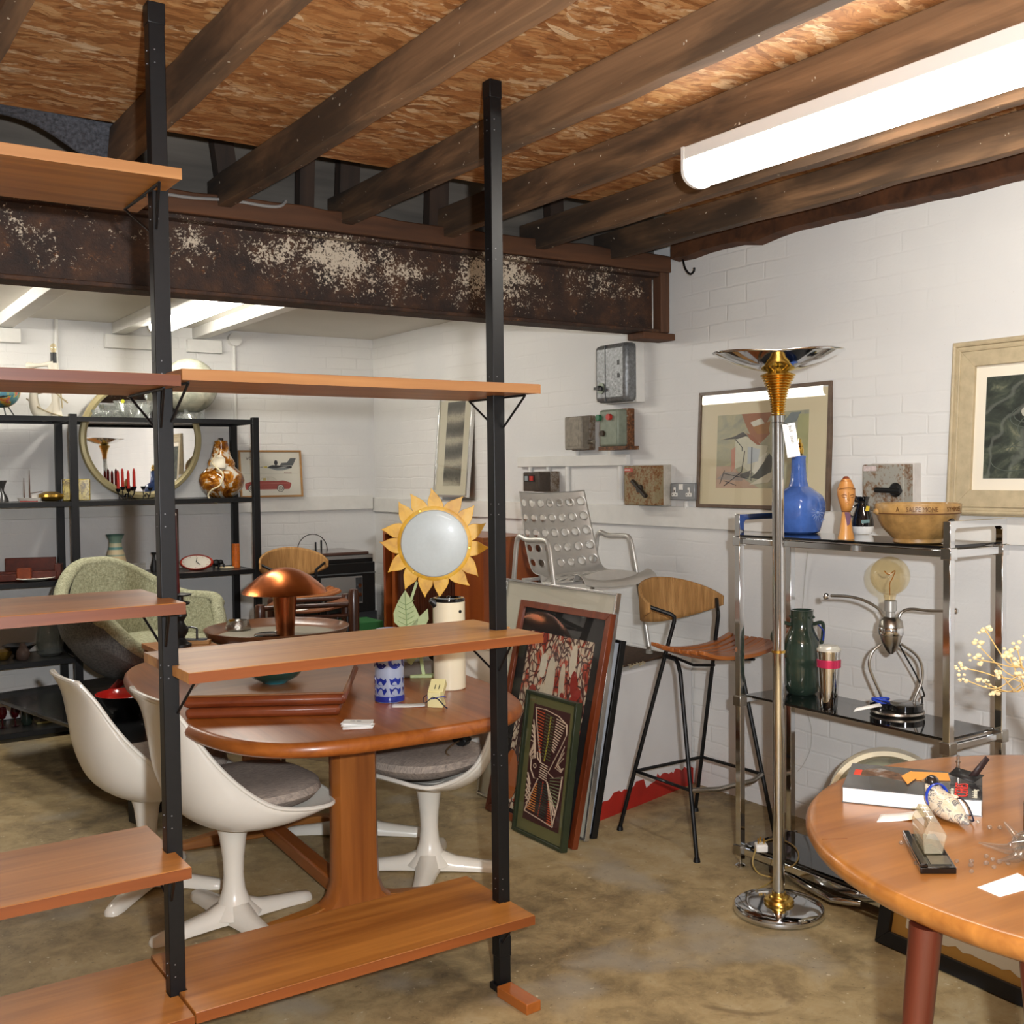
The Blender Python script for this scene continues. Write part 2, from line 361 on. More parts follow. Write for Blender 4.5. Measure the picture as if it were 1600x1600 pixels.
ROUGH_TIMBER = wood('rough_timber', '#2a1a10', '#6a4226', 'X', .75, 40); ROUGH_Z = wood('rough_timber_z', '#2e1e14', '#6f4930', 'Z', .75, 40)
ROUGH_DARK = wood('sooty_timber', '#17130f', '#3e2c20', 'Z', .8, 40)
ROOFBOARD = wood('grey_roof_boards', '#3a3632', '#6b645b', 'X', .8, 30)
# ---------------------------------------------------------------- room shell
XL, YF, XR, YB = -2.6, -2.6, 3.6, 7.15
struct('floor', MB().b(XL-.1, XR+.1, YF-.1, YB+.1, -.12, 0), CONC)
struct('ceiling_front', MB().b(XL, XR, YF, 3.53, 2.6, 2.622), OSB)
struct('ceiling_back', MB().b(XL, XR, 4.02, YB, 2.47, 2.5), M('back_ceiling', '#cfcac0', .6, var=.03, vscale=3))
struct('ceiling_roof_boards', MB().b(XL, XR, 3.4, 4.6, 2.84, 2.87), ROOFBOARD)
struct('wall_right', MB().b(XR, XR+.15, YF, YB+.15, 0, 2.87), BRICK_R)
struct('wall_back', MB().b(XL, XR+.15, YB, YB+.15, 0, 2.6), BRICK_B)
struct('wall_left', MB().b(XL-.15, XL, YF-.15, YB+.15, 0, 2.87), M('bare_wall', '#6e665c', .8, var=.3, vscale=3))
struct('wall_front', MB().b(XL, XR+.15, YF-.15, YF, 0, 2.87), M('bare_wall', '#6e665c'))
struct('wall_above_beam', MB().b(XL, XR, 4.08, 4.12, 2.44, 2.86), ROOFBOARD)
# the dark timber plate along the top of the right wall
def ragged(fn, n, amp, seed):
    r = random.Random(seed); return [(fn(i/n), r.uniform(-amp, amp)) for i in range(n+1)]
mb = MB(); R = []
for t, d in ragged(lambda t: -2.5+t*6.4, 60, .014, 3):
    R.append([Vector((3.545, t, 2.5+d)), Vector((3.6, t, 2.49+d)), Vector((3.6, t, 2.599)), Vector((3.545, t, 2.599))])
mb.rings(R); struct('trim_1', mb, ROUGH_TIMBER)
# dado rails
struct('trim_2', MB().b(XR-.022, XR, -1.0, YB, 1.225, 1.325), WHITE_PAINT, .003)
struct('trim_3', MB().b(XL, XR-.03, YB-.03, YB, 1.245, 1.345), WHITE_PAINT, .003)
# ---------------------------------------------------------------- joists
order = ['', 'second', 'third', 'fourth', 'fifth', 'sixth', 'seventh']
for i, x in enumerate([3.25, 2.83, 2.36, 1.90, 1.41, .944, .465]):
    r = random.Random(20+i); mb = MB(); R = []
    for k in range(41):
        y = -2.55+k*(6.6/40); j = r.uniform(-.003, .003); j2 = r.uniform(-.004, .004)
        R.append([Vector((x-.05+j, y, 2.48+j2)), Vector((x+j, y, 2.48+j2)), Vector((x+j, y, 2.598 if y < 3.5 else 2.6)), Vector((x-.05+j, y, 2.598 if y < 3.5 else 2.6))])
    mb.rings(R)
    lab = 'rough timber ceiling joist nearest the white brick wall on the right' if i == 0 else f'rough timber ceiling joist, {order[i]} one counted from the white right wall'
    if i == 2: lab = 'rough timber ceiling joist that the long white tube light is fixed under'
    if i == 6: lab = 'rough timber ceiling joist in the top left corner of the photo'
    one('ceiling_joist', mb, JOIST, lab, 'joist', 'timber joists under the strand board ceiling', bevel=.003)
# struts and packing in the dark gap above the steel beam
for i, (a, b2, w) in enumerate([((360, 300), (352, 225), .075), ((540, 330), (560, 255), .085), ((475, 318), (492, 262), .06), ((868, 372), (880, 318), .075), ((680, 350), (700, 300), .09), ((200, 240), (215, 190), .07)]):
    p, q = RY(*a, 4.0), RY(*b2, 3.9)
    p.z = 2.5; struct('trim_%d' % (4+i), MB().bar(p, (q.x, 3.98, 2.83), w, .05, (0, 1, 0)), ROUGH_DARK)
# roofing felt hanging behind the board edge
def felt(u, v):
    x = .1+.92*u; sag = .010+.085*math.exp(-((u-.83)/.15)**2)+.015*u
    return Vector((x, 3.56+.05*v+.015*math.sin(9*u), 2.61-sag*v))
mb = MB().grid(felt, 40, 8)
one('roofing_felt', mb, M('grey_felt', '#45464b', .95, var=.6, vscale=90, bmp=.8, bscale=120), 'ragged grey roofing felt sagging below the strand board at top left', 'felt', solid=.006)
# ---------------------------------------------------------------- steel beam and what carries it
bt = thing('steel_beam', 'rusted steel beam with flaking white paint spanning between the two rooms', 'beam', (1.2, 4.02, 2.15))
part('web', MB().b(XL, 3.515, 4.0, 4.016, 2.17, 2.43), RUST, bt)
part('bottom_flange', MB().b(XL, 3.515, 3.945, 4.07, 2.158, 2.176), RUST, bt, bevel=.004)
part('top_flange', MB().b(XL, 3.515, 3.945, 4.07, 2.425, 2.443), RUST, bt, bevel=.004)
mb = MB(); R = []; r = random.Random(5)
for k in range(60):
    x = XL+k*(6.17/59); j = r.uniform(-.008, .008); R.append([Vector((x, 3.925+j, 2.445)), Vector((x, 4.07, 2.445)), Vector((x, 4.07, 2.525+j)), Vector((x, 3.93+j, 2.525+r.uniform(-.006, .006)))])
mb.rings(R); one('wall_plate', mb, ROUGH_TIMBER, 'long dark rough timber lying along the top of the steel beam', 'timber', bevel=.006)
one('timber_wedge', MB().b(3.52, 3.575, 3.94, 4.0, 2.16, 2.455), ROUGH_Z, 'upright brown timber wedge closing the right end of the steel beam', 'timber', bevel=.005)
one('timber_pad', MB().b(3.40, 3.6, 3.93, 4.05, 2.125, 2.157), ROUGH_TIMBER, 'small brown timber pad under the right end of the steel beam', 'timber', bevel=.004)
pts = catmull([RY(258, 303, 3.915), RY(300, 309, 3.915), RY(360, 313, 3.915), RY(415, 322, 3.915), RY(438, 322, 3.915), RY(447, 314, 3.93)], 6)
one('grey_cable', MB().tube(pts, .006, 8), M('cable_grey', '#8d8a86', .5), 'short grey cable clipped along the rough timber above the beam', 'cable')
pts = catmull([RX(1066, 398, 3.59), RX(1070, 418, 3.57), RX(1078, 428, 3.54), RX(1084, 424, 3.53), RX(1085, 418, 3.53)], 5)
one('wall_hook', MB().tube(pts, .005, 8), BLACK_METAL, 'black iron hook on the white wall beside the beam end', 'hook')
# back room battens, packing blocks, conduit
for i, (x0, x1) in enumerate([(1.10, 1.19), (1.77, 1.85), (2.28, 2.36)]): struct('trim_%d' % (20+i), MB().b(x0, x1, 4.1, YB, 2.40, 2.47), WHITE_PAINT, .003)
for i, (x0, x1) in enumerate([(.95, 1.23), (1.72, 2.02), (2.24, 2.47)]): struct('trim_%d' % (30+i), MB().b(x0, x1, YB-.04, YB, 2.31, 2.395), WHITE_PAINT, .003)
struct('trim_40', MB().cyl((1.435, YB-.012, 1.345), (1.435, YB-.012, 2.47), .012, n=12), WHITE_PAINT)
jb = thing('junction_box', 'round white junction box with conduit on the back wall above the globe', 'junction box', (2.56, YB-.02, 2.39))
part('box', MB().cyl((2.56, YB, 2.41), (2.56, YB-.045, 2.41), .045, n=28), WHITE_PAINT, jb)
part('conduit', MB().cyl((2.56, YB-.012, 1.345), (2.56, YB-.012, 2.40), .012, n=12), WHITE_PAINT, jb)
# ---------------------------------------------------------------- fluorescent lights
def tube_light(name, x, y0, y1, ztop, label, strength):
    t = thing(name, label, 'light', (x, (y0+y1)/2, ztop), 0, 'fluorescent tube lights')
    w = .062
    part('body', MB().b(x-w, x+w, y0+.01, y1-.01, ztop-.042, ztop-.001), WHITE_PLASTIC, t, bevel=.003)
    prof = [(-w, -.042), (-w, -.07)]+[(-w*math.cos(a), -.07-.045*math.sin(a)) for a in [PI*k/10 for k in range(1, 10)]]+[(w, -.07), (w, -.042)]
    mb = MB().prism(prof, y0+.012, y1-.012, Matrix(((1, 0, 0, x), (0, 0, 1, 0), (0, 1, 0, ztop), (0, 0, 0, 1))))
    part('diffuser', mb, emis('tube_glow_%s' % strength, (1, .95, .86, 1), strength), t, label='glowing white diffuser')
    for yy in (y0, y1-.012):
        pr = [(-w-.002, 0)]+[(px*1.03, pz*1.02) for px, pz in prof]+[(w+.002, 0)]
        part('end_cap', MB().prism(pr, yy, yy+.012, Matrix(((1, 0, 0, x), (0, 0, 1, 0), (0, 1, 0, ztop-.001), (0, 0, 0, 1)))), WHITE_PLASTIC, t)
TUBE = 17
tube_light('ceiling_light', 2.362, .98, 2.48, 2.48, 'long lit tube light under the timber joists at upper right', TUBE)
tube_light('ceiling_light', 1.93, 5.15, 6.68, 2.47, 'lit tube light on the white ceiling of the back room', TUBE*1.15)
tube_light('ceiling_light', -.35, -1.2, .3, 2.48, 'unseen tube light added under the joists behind the viewer for fill', TUBE)  # fitting added out of view behind the camera for ambient fill
tube_light('ceiling_light', .45, 5.65, 7.1, 2.47, 'lit tube light on the back room ceiling, left beyond the frame', TUBE*1.1)
# the photographer's flash, just right of and above the lens
ld = bpy.data.lights.new('camera_flash', 'POINT'); ld.energy = 235; ld.color = (.93, .96, 1); ld.shadow_soft_size = .025
fl = bpy.data.objects.new('camera_flash', ld); C.objects.link(fl); fl.location = EYE + RT*.14 + UP*.09 - FW*.02
w = bpy.data.worlds.new('world'); bpy.context.scene.world = w; w.use_nodes = True
w.node_tree.nodes['Background'].inputs[0].default_value = (.05, .05, .05, 1)
sc = bpy.context.scene
sc.view_settings.view_transform = 'Standard'; sc.view_settings.look = 'None'; sc.view_settings.gamma = 1; sc.view_settings.use_curve_mapping = False
sc.view_settings.exposure = .78
sc.cycles.max_bounces = 8; sc.cycles.diffuse_bounces = 4; sc.cycles.glossy_bounces = 4; sc.cycles.transparent_max_bounces = 16
sc.cycles.use_denoising = True; sc.cycles.sample_clamp_indirect = 6; sc.cycles.caustics_reflective = False; sc.cycles.caustics_refractive = False
# ---------------------------------------------------------------- teak shelving on black poles
su = thing('shelving_unit', 'teak shelves on black floor to ceiling poles standing in the foreground', 'shelving', (.76, 2.62, 0))
PY0, PY1 = 2.585, 2.622
poles = [(-.185,), (.757,), (1.697,)]
for px_, in poles:
    mb = MB().b(px_-.019, px_+.019, PY0, PY1, .02, 2.585)
    mb.b(px_-.0205, px_+.0205, PY0-.0015, PY1+.0015, .10, .16); mb.b(px_-.026, px_+.026, PY0-.008, PY1+.008, 0, .02); mb.b(px_-.0205, px_+.0205, PY0-.0015, PY1+.0015, 2.55, 2.60)
    pl = part('pole', mb, BLACK_METAL, su, bevel=.002)
    for fx, y in ((0, PY0-.0008), (1, PY0+.018)):
        mb = MB()
        for z in [.3+.36*k for k in range(7)]:
            for dz in (0, .03):
                if fx == 0: mb.cyl((px_-.006, y, z+dz), (px_-.006, y+.002, z+dz), .0018, n=8)
                else: mb.cyl((px_-.0205, y, z+dz), (px_-.018, y, z+dz), .0018, n=8)
        part('screw_hole', mb, M('bare_steel_dots', '#77777a', .4, .6), pl, stuff=True)
def shelf_board(x0, x1, ztop, y0=2.46, y1=2.825, th=.026, ends=(1, 1), label=None, top=None, edge=None):
    # each end is notched half way round its pole
    P = [(x0, y0)]; P += [(x1, y0)]
    if ends[1]: P += [(x1, PY0-.002), (x1-.02, PY0-.002), (x1-.02, PY1+.002), (x1, PY1+.002)]
    P += [(x1, y1), (x0, y1)]
    if ends[0]: P += [(x0, PY1+.002), (x0+.02, PY1+.002), (x0+.02, PY0-.002), (x0, PY0-.002)]
    o = part('shelf', MB().prism(P, ztop-th+.001, ztop), top or TEAK, su, bevel=.0015, label=label)
    mb = MB().b(x0+.0005, x1-.0005, y0-.0022, y0+.0005, ztop-th, ztop-.0012)
    part('lipping', mb, edge or TEAK_EDGE, o, label='solid edge strip')
    return o
def brackets(x, ztop, side, th=.026, y0=2.46, y1=2.825):
    zb = ztop-th-.003; mb = MB()
    for ye in (y0+.035, y1-.035):
        ya = PY0-.004 if ye < 2.6 else PY1+.004
        mb.tube([(x+side*.028, ye, zb), (x+side*.012, ya, zb-.085)], .0032, 8)
        mb.tube([(x+side*.028, ye, zb), (x+side*.024, ya, zb)], .0032, 8)
    mb.tube([(x+side*.028, y0+.035, zb), (x+side*.028, y1-.035, zb)], .0032, 8)
    part('bracket', mb, BLACK_METAL, su)
BAY = [(-.185, .757), (.757, 1.697)]
for z in (2.19, 1.728, 1.212, .603, .255):
    shelf_board(BAY[0][0], BAY[0][1]+(.012 if z > 2 else 0), z, edge=EDGE_LIGHT if z > 2 else EDGE_RED if z > 1.1 else None); brackets(BAY[0][1], z, -1); brackets(BAY[0][0], z, 1)
for z in (1.742, 1.05, .262):
    shelf_board(BAY[1][0]+.002, BAY[1][1]+(.055 if z < 2 and z > 1 else .018), z, top=TEAK_LIT if z == 1.05 else None, edge=EDGE_LIGHT if z > 1.5 else None); brackets(BAY[1][0], z, 1); brackets(BAY[1][1], z, -1 if z < 1.5 else 1)
mb = MB().b(-.025, .025, -.07, .07, 0, .03, Matrix.Translation((1.688, 2.505, 0)) @ Matrix.Rotation(.05, 4, 'Z'))
one('wood_offcut', mb, TEAK_Y, 'small red-brown wood offcut on the floor at the foot of the right pole', 'offcut', bevel=.002)
# ---------------------------------------------------------------- dining table
dt = thing('dining_table', 'teak pedestal dining table with rounded ends behind the shelving', 'table', (1.60, 3.75, 0), math.radians(-3))
X = WM[dt.name]
def supell(a, b2, n, k=96): return [(a*math.copysign(abs(math.cos(t))**(2/n), math.cos(t)), b2*math.copysign(abs(math.sin(t))**(2/n), math.sin(t))) for t in [2*PI*i/k for i in range(k)]]
R = []
for ins, z in ((.05, .682), (.014, .684), (.003, .694), (0, .706), (.004, .72), (.012, .728), (.02, .73)):
    R.append([X @ Vector((p[0], p[1], z)) for p in supell(.575-ins, .91-ins, 3.6)])
TT = part('tabletop', MB().rings(R), TEAK_Y, dt)
def loc(v): return X @ Vector(v)
def trestle(y, sgn):
    # flared post with a long foot across the table
    R = []
    for z, wx, wy in ((.045, .165, .05), (.06, .125, .048), (.085, .098, .046), (.13, .082, .045), (.3, .078, .043), (.55, .078, .043), (.655, .082, .045), (.682, .09, .05)):
        R.append([loc((sx*wx, y+sy*wy, z)) for sx, sy in [(-1, -.45), (-.8, -1), (0, -1.12), (.8, -1), (1, -.45), (1, .45), (.8, 1), (0, 1), (-.8, 1), (-1, .45)]])
    part('post', MB().rings(R), TEAK_Z, dt)
    R = []
    for x in [-.36+.04*k for k in range(19)]:
        t = abs(x)/.36; h = .028+.042*(1-t)**1.0+.02*max(0, 1-abs(x)/.16); wd = .036-.012*t**2
        R.append([loc((x, y-wd, .0)), loc((x, y+wd, 0)), loc((x, y+wd*.9, h)), loc((x, y-wd*.9, h))])
    part('foot', MB().rings(R), TEAK, dt, bevel=.006)
    part('crosspiece', MB().b(-.30, .30, y-.03, y+.03, .65, .684, X), TEAK, dt, bevel=.004)
trestle(-.42, 1); trestle(.56, -1)
part('stretcher', MB().b(-.03, .03, -.40, .54, .03, .085, X), TEAK_Y, dt, bevel=.008)
# ---------------------------------------------------------------- white swivel chairs
def make_chair():
    t = thing('pedestal_chair', '', 'chair')
    prof = catmull([(-.292, 0, .803), (-.262, 0, .735), (-.245, 0, .63), (-.228, 0, .52), (-.18, 0, .41), (-.085, 0, .348), (.04, 0, .338), (.15, 0, .362), (.24, 0, .402), (.285, 0, .425)], 5)
    n = len(prof)
    def interp(s, T):
        s = s*(len(T)-1); i = min(int(s), len(T)-2); t = s-i; p0, p1, p2, p3 = T[max(i-1, 0)], T[i], T[i+1], T[min(i+2, len(T)-1)]; return .5*(2*p1+(p2-p0)*t+(2*p0-5*p1+4*p2-p3)*t*t+(3*p1-p0-3*p2+p3)*t**3)
    hw = [.15, .172, .195, .222, .248, .268, .276, .272, .252, .19]; rx = [-.275, -.226, -.18, -.125, -.055, .02, .10, .18, .242, .268]; rz_ = [.803, .735, .655, .575, .50, .447, .424, .414, .412, .416]
    def fn(u, v):
        i = u*(n-1); k = min(int(i), n-2); p = prof[k].lerp(prof[k+1], i-k); d = (prof[k+1]-prof[k]).normalized()
        w = 2*v-1; W = interp(u, hw); q = Vector((interp(u, rx), 0, interp(u, rz_))); q = p.lerp(q, abs(w)**2.3)
        return Vector((q.x, W*math.sin(w*PI/2*.92)/math.sin(PI/2*.92), q.z))
    mb = MB().grid(fn, 44, 26)
    sh = part('seat_shell', mb, SHELL_WHITE, t, solid=.009)
    # rolled rim
    rim = [fn(k/30, 0) for k in range(31)]+[fn(1, k/16) for k in range(1, 17)]+[fn(1-k/30, 1) for k in range(1, 31)]+[fn(0, 1-k/16) for k in range(1, 16)]
    part('rim', MB().tube(rim, .008, 8, True), SHELL_WHITE, sh)
    R = []
    for s, z in ((.72, .392), (.92, .408), (1.02, .432), (.99, .455), (.86, .470), (.5, .478), (.05, .480)):
        R.append([Vector((.052+.222*s*p[0], .240*s*p[1], z+.014*(p[0]*s)**2+.012*(p[1]*s)**2)) for p in [(q[0], q[1]) for q in supell(1, 1, 2.7, 56)]])
    part('seat_pad', MB().rings(R), SEATFAB, t, label='greyish woven seat pad')
    mb = MB().lathe([(.0, .345), (.062, .345), (.062, .336), (.055, .325), (.045, .29), (.036, .22), (.033, .16), (.038, .11), (.052, .07), (.075, .045), (.09, .03), (.05, .02)], n=32)
    for k in range(4):
        a = k*PI/2; ca, sa = math.cos(a), math.sin(a); R = []
        for r, wd, h, h0 in ((.0, .05, .085, .01), (.05, .046, .072, .01), (.10, .040, .052, .008), (.18, .034, .040, .004), (.25, .031, .032, 0), (.285, .024, .026, 0), (.295, .012, .016, 0)):
            cs = [(-wd, h0), (-wd, h0+(h-h0)*.45), (-wd*.62, h*.93), (0, h), (wd*.62, h*.93), (wd, h0+(h-h0)*.45), (wd, h0)]
            R.append([Vector((r*ca-c[0]*sa, r*sa+c[0]*ca, c[1])) for c in cs])
        mb.rings(R)
    part('pedestal', mb, SHELL_WHITE, t, ang=50)
    return t
def fabric_streak():
    m, nt, b = newmat('seat_fabric'); v = coords(nt, (40, 220, 60)); f = noise(nt, v, 1, 4, .7, .4); g = noise(nt, coords(nt), 260, 2, .6)
    c = ramp(nt, f, [(.3, lin('#80746b')), (.5, lin('#a4978b')), (.72, lin('#c4b09c'))]); lk(nt, c, b.inputs['Base Color']); b.inputs['Roughness'].default_value = .9
    bump(nt, b, math_(nt, 'ADD', f, g), .4, .003); return m
SEATFAB = fabric_streak()
ch = make_chair(); G = 'white pedestal chairs around the dining table'
ch['group'] = G; ch['label'] = 'white shell pedestal chair nearest the viewer, seen behind the left shelving pole'
def put(c, x, y, face, base):
    place(c, (x, y, 0), math.radians(face))
put(ch, 1.228, 3.53, 4, 0)
c2 = dup(ch, (1.08, 4.03, 0), math.radians(4), 'white shell pedestal chair furthest left, its back towards the black shelves', G)
c3 = dup(ch, (2.0, 3.56, 0), math.radians(194), 'white pedestal chair right of the dining table with a black plug on its pad', G)
c4 = dup(ch, (1.95, 4.09, 0), math.radians(180-30), 'white pedestal chair mostly hidden behind the table post, only its base showing', G)
# pedestals swivel separately from shells
for c, a in ((ch, 8-4), (c2, -41-4), (c3, -38-194), (c4, -38-150)):
    for q in c.children:
        if q.name.startswith('pedestal'): q.rotation_euler.z = math.radians(a)
# plug and cord on the right chair's pad
pl = thing('plug', 'black three pin plug with cord on the seat of the right white chair', 'plug', RZ(722, 1168, .47)); p0 = Vector(RZ(722, 1168, .47))
Xp = Matrix.Translation(p0+Vector((0, 0, .03))) @ Matrix.Rotation(.5, 4, 'Z') @ Matrix.Rotation(.6, 4, 'X')
part('body', MB().b(-.024, .024, -.026, .026, -.02, .02, Xp), BLACK, pl, bevel=.005)
mb = MB(); [mb.b(x-.003, x+.003, .026, .044, -.003, .003, Xp) for x in (-.011, .011)]; mb.b(-.002, .002, .026, .046, .008, .016, Xp); part('pin', mb, BRASS, pl)
pts = catmull([Xp @ Vector((-.02, 0, 0)), RZ(705, 1165, .5), RZ(697, 1175, .49), RZ(705, 1182, .475), RZ(720, 1178, .474), p0+Vector((.0, -.01, .01))], 6)
part('cord', MB().tube(pts, .0035, 8), M('brown_cord', '#5a4630', .6), pl)
# ---------------------------------------------------------------- round table, right foreground
rt = thing('round_table', 'round teak table in the right foreground with books and trinkets on it', 'table', (2.289, 1.109, 0), math.radians(-4))
mb = MB().lathe([(.0, .688), (.62, .688), (.64, .691), (.656, .702), (.665, .718), (.665, .729), (.66, .736), (.654, .739), (.64, .74), (0, .74)], (2.289, 1.109, 0), 128)
tt = part('tabletop', mb, wood('teak_top', '#7d4a1e', '#b77a38', 'X', .3, 60, .35), rt)
part('leaf_joint', MB().bar(RZ(1284, 1311, .7401), RZ(1324, 1310, .7401), .0012, .0006), M('joint_line', '#6b3515', .6), tt)
for a, r in ((0, 0), (1, 0), (2, 0), (3, 0)):
    top = [RZ(1447, 1446, .688), RZ(1622, 1500, .688), Vector((2.68, 1.38, .688)), Vector((2.62, .78, .688))][a]
    bot = [RZ(1358, 1800, 0), RZ(1600, 1800, 0), Vector((2.75, 1.43, 0)), Vector((2.69, .73, 0))][a]
    if a == 0: bot = Vector((top.x-.07, top.y+.02, 0))
    if a == 1: bot = Vector((top.x-.02, top.y-.07, 0))
    part('leg', MB().tube([bot, bot.lerp(top, .6), top], [.017, .024, .029], 20), wood('leg_wood', '#3c170d', '#5f2818', 'Z', .35, 50, .2), rt)
# ---------------------------------------------------------------- bar stool
WICKER = None
def wicker():
    m, nt, b = newmat('wrapped_cord'); v = coords(nt); 
    sp = nd(nt, 'ShaderNodeSeparateXYZ'); lk(nt, v, sp.inputs[0])
    an = math_(nt, 'ARCTAN2', sp.outputs[0], sp.outputs[1]); w = math_(nt, 'SINE', math_(nt, 'MULTIPLY', an, 230)); n = noise(nt, coords(nt, (70, 70, 6)), 1, 4, .6)
    c = ramp(nt, math_(nt, 'ADD', math_(nt, 'MULTIPLY', w, .05), n), [(.25, lin('#85602f')), (.5, lin('#a67a44')), (.75, lin('#bd9156'))])
    lk(nt, c, b.inputs['Base Color']); b.inputs['Roughness'].default_value = .7; bump(nt, b, w, .5, .002); return m
WICKER = wicker(); SLAT = wood('slat_wood', '#7d3f1a', '#b86f34', 'X', .38, 60, .2)
def make_stool():
    t = thing('bar_stool', '', 'stool')
    for sx in (-1, 1):
        side = [Vector((sx*.215, .23, .012)), Vector((sx*.122, -.008, .895)), Vector((sx*.121, -.008, .912)), Vector((sx*.13, .004, .922)), Vector((sx*.192, .072, .952))]
        mb = MB().tube(side, .0085, 10); mb.cyl((sx*.215, .23, 0), (sx*.215, .23, .016), .014, .011, 14); part('leg', mb, BLACK_METAL, t)
        side = [(sx*.215, -.23, .012), (sx*.166, -.090, .70), (sx*.163, -.074, .735), (sx*.158, -.055, .75), (sx*.139, .034, .752)]
        mb = MB().tube(side, .0085, 10); mb.cyl((sx*.215, -.23, 0), (sx*.215, -.23, .016), .014, .011, 14); part('leg', mb, BLACK_METAL, t)
    z = .26; k = .385
    def lp(sx, sy): return Vector((sx*(.215-(.104*z if sy > 0 else .071*z)), sy*.23-(.27*z if sy > 0 else -.203*z), z))
    a, b2, c, d = lp(-1, 1), lp(1, 1), lp(1, -1), lp(-1, -1)
    for p, q in ((a, b2), (b2, c), (a, d)): part('stretcher', MB().tube([p, q], .007, 8), BLACK_METAL, t)
    part('footrest', MB().tube([d, d+Vector((.1, -.05, 0)), c+Vector((-.1, -.05, 0)), c], .010, 10), STEEL, t, label='bare steel foot rail')
    [part('seat_rail', MB().tube([(x, .03, .745), (x*1.05, -.10, .728), (x*1.1, -.22, .745)], .006, 8), BLACK_METAL, t) for x in (-.1, .1)]
    n = 8
    for i in range(n):
        y = .012-.27*i/(n-1); R = []; L = .235-.02*abs(i-3.5)/3.5; dz = .012*((i-3.5)/3.5)**2
        for x in [-L+2*L*j/14 for j in range(15)]:
            s = x/.235; zz = .752+.045*s*s*abs(s)**.4+dz
            R.append([Vector((x, y-.017, zz)), Vector((x, y+.017, zz)), Vector((x, y+.017, zz+.016)), Vector((x, y-.017, zz+.016))])
        part('slat', MB().rings(R), SLAT, t, bevel=.003)
    def bk(u, v):
        ph = math.radians(-82+164*u); e = 1-abs(2*u-1)**1.8; hh = .018+.072*e
        zz = .950+.008*e+hh*(2*v-1)*(1 if v > .5 else 1.12); rr = .205+.05*(zz-.9)
        return Vector((rr*math.sin(ph), .02+rr*math.cos(ph), zz))
    part('backrest', MB().grid(bk, 40, 10), WICKER, t, solid=.014, label='cord wrapped curved backrest')
    return t
st = make_stool(); G = 'black framed bar stools with slatted seats'; st['group'] = G
st['label'] = 'slatted bar stool with cord wrapped back standing left of the chrome shelf'
place(st, (3.087, 3.26, 0), 0)
q_ = RD(463, 935, 6.6)
s2 = dup(st, (q_.x, q_.y, 0), math.radians(-12), 'bar stool with cord wrapped back behind the copper lamp, in the back room', G)
# ---------------------------------------------------------------- torchere floor lamp
lp0 = Vector((2.764, 2.519, 0)); fl_ = thing('floor_lamp', 'tall chrome uplighter floor lamp with ribbed brass cone and shell-like bowl', 'lamp', lp0)
part('base', MB().lathe([(0, 0), (.142, 0), (.150, .006), (.152, .016), (.147, .027), (.135, .033), (.1, .035), (0, .036)], lp0, 72), CHROME, fl_)
part('collar', MB().lathe([(0, .034), (.048, .034), (.051, .041), (.047, .049), (.034, .052), (.030, .06), (.024, .063), (.024, .072), (0, .072)], lp0, 48), BRASS, fl_, label='brass collar')
part('pole', MB().lathe([(0, .06), (.0195, .06), (.0195, .885), (.0195, 1.69), (0, 1.69)], lp0, 32), CHROME, fl_)
part('joint_ring', MB().lathe([(.019, .884), (.023, .885), (.023, .893), (.019, .894)], lp0, 32), BRASS, fl_)
pr = [(0, 1.676)]; 
for i in range(16):
    z = 1.678+i*.0087; r = .0205+.034*(i/15)**2.1; pr += [(r, z), (r+.0026, z+.0012), (r+.0036, z+.003), (r+.0026, z+.005), (r, z+.006), (r-.002, z+.0072)]
pr += [(.034, 1.822), (.014, 1.84), (.006, 1.856), (0, 1.858)]
part('cone', MB().lathe(pr, lp0, 40), BRASS, fl_, label='ribbed brass cone')
vd = math.atan2(-lp0.y, -lp0.x)
def bowl(u, v):
    a = 2*PI*u; t = v; lobe = abs(math.sin(a-vd)); R_ = .215*(.80+.20*lobe); r = .012+(R_-.012)*t
    z = 1.822+.062*t**1.5+.012*(lobe-.5)*t*t
    if t < .5: z += (1-lobe)*.014*(1-t*2)
    crease = math.exp(-(math.cos(a-vd)-1)**2/.004)*.010; z += crease*(1-t)
    return lp0+Vector((r*math.cos(a), r*math.sin(a), z))
part('bowl', MB().grid(bowl, 96, 20), CHROME, fl_, solid=.003, label='polished shell-like bowl')
# price tag tied on
q = lp0+RT*.028-FW*.022; q.z = 1.655
tg = thing('price_tag', 'white lettered price tag hanging from the chrome floor lamp pole', 'tag', q)
Xt = frame_M(q+RT*-.002+Vector((0, 0, -.118)), RT*.97+Vector((0, 0, .17)), (-.17*RT.x*.6, -.17*RT.y*.6, 1))
part('card', MB().b(0, .043, 0, .112, -.0004, .0004, Xt), PAPER, tg)
text('lettering', 'bull . tosh', .015, Xt @ Matrix.Translation((.021, .104, .0006)) @ Matrix.Rotation(-PI/2, 4, 'Z'), M('ink', '#2b2b2b', .7), tg)
part('string', MB().tube([lp0+Vector((.021*math.cos(a), .021*math.sin(a), 1.655)) for a in [2*PI*k/24 for k in range(24)]], .0013, 6, True).tube([lp0-FW*.022+RT*.004+Vector((0, 0, 1.655)), q+Vector((0, 0, -.008))], .0012, 6), BLACK, tg)
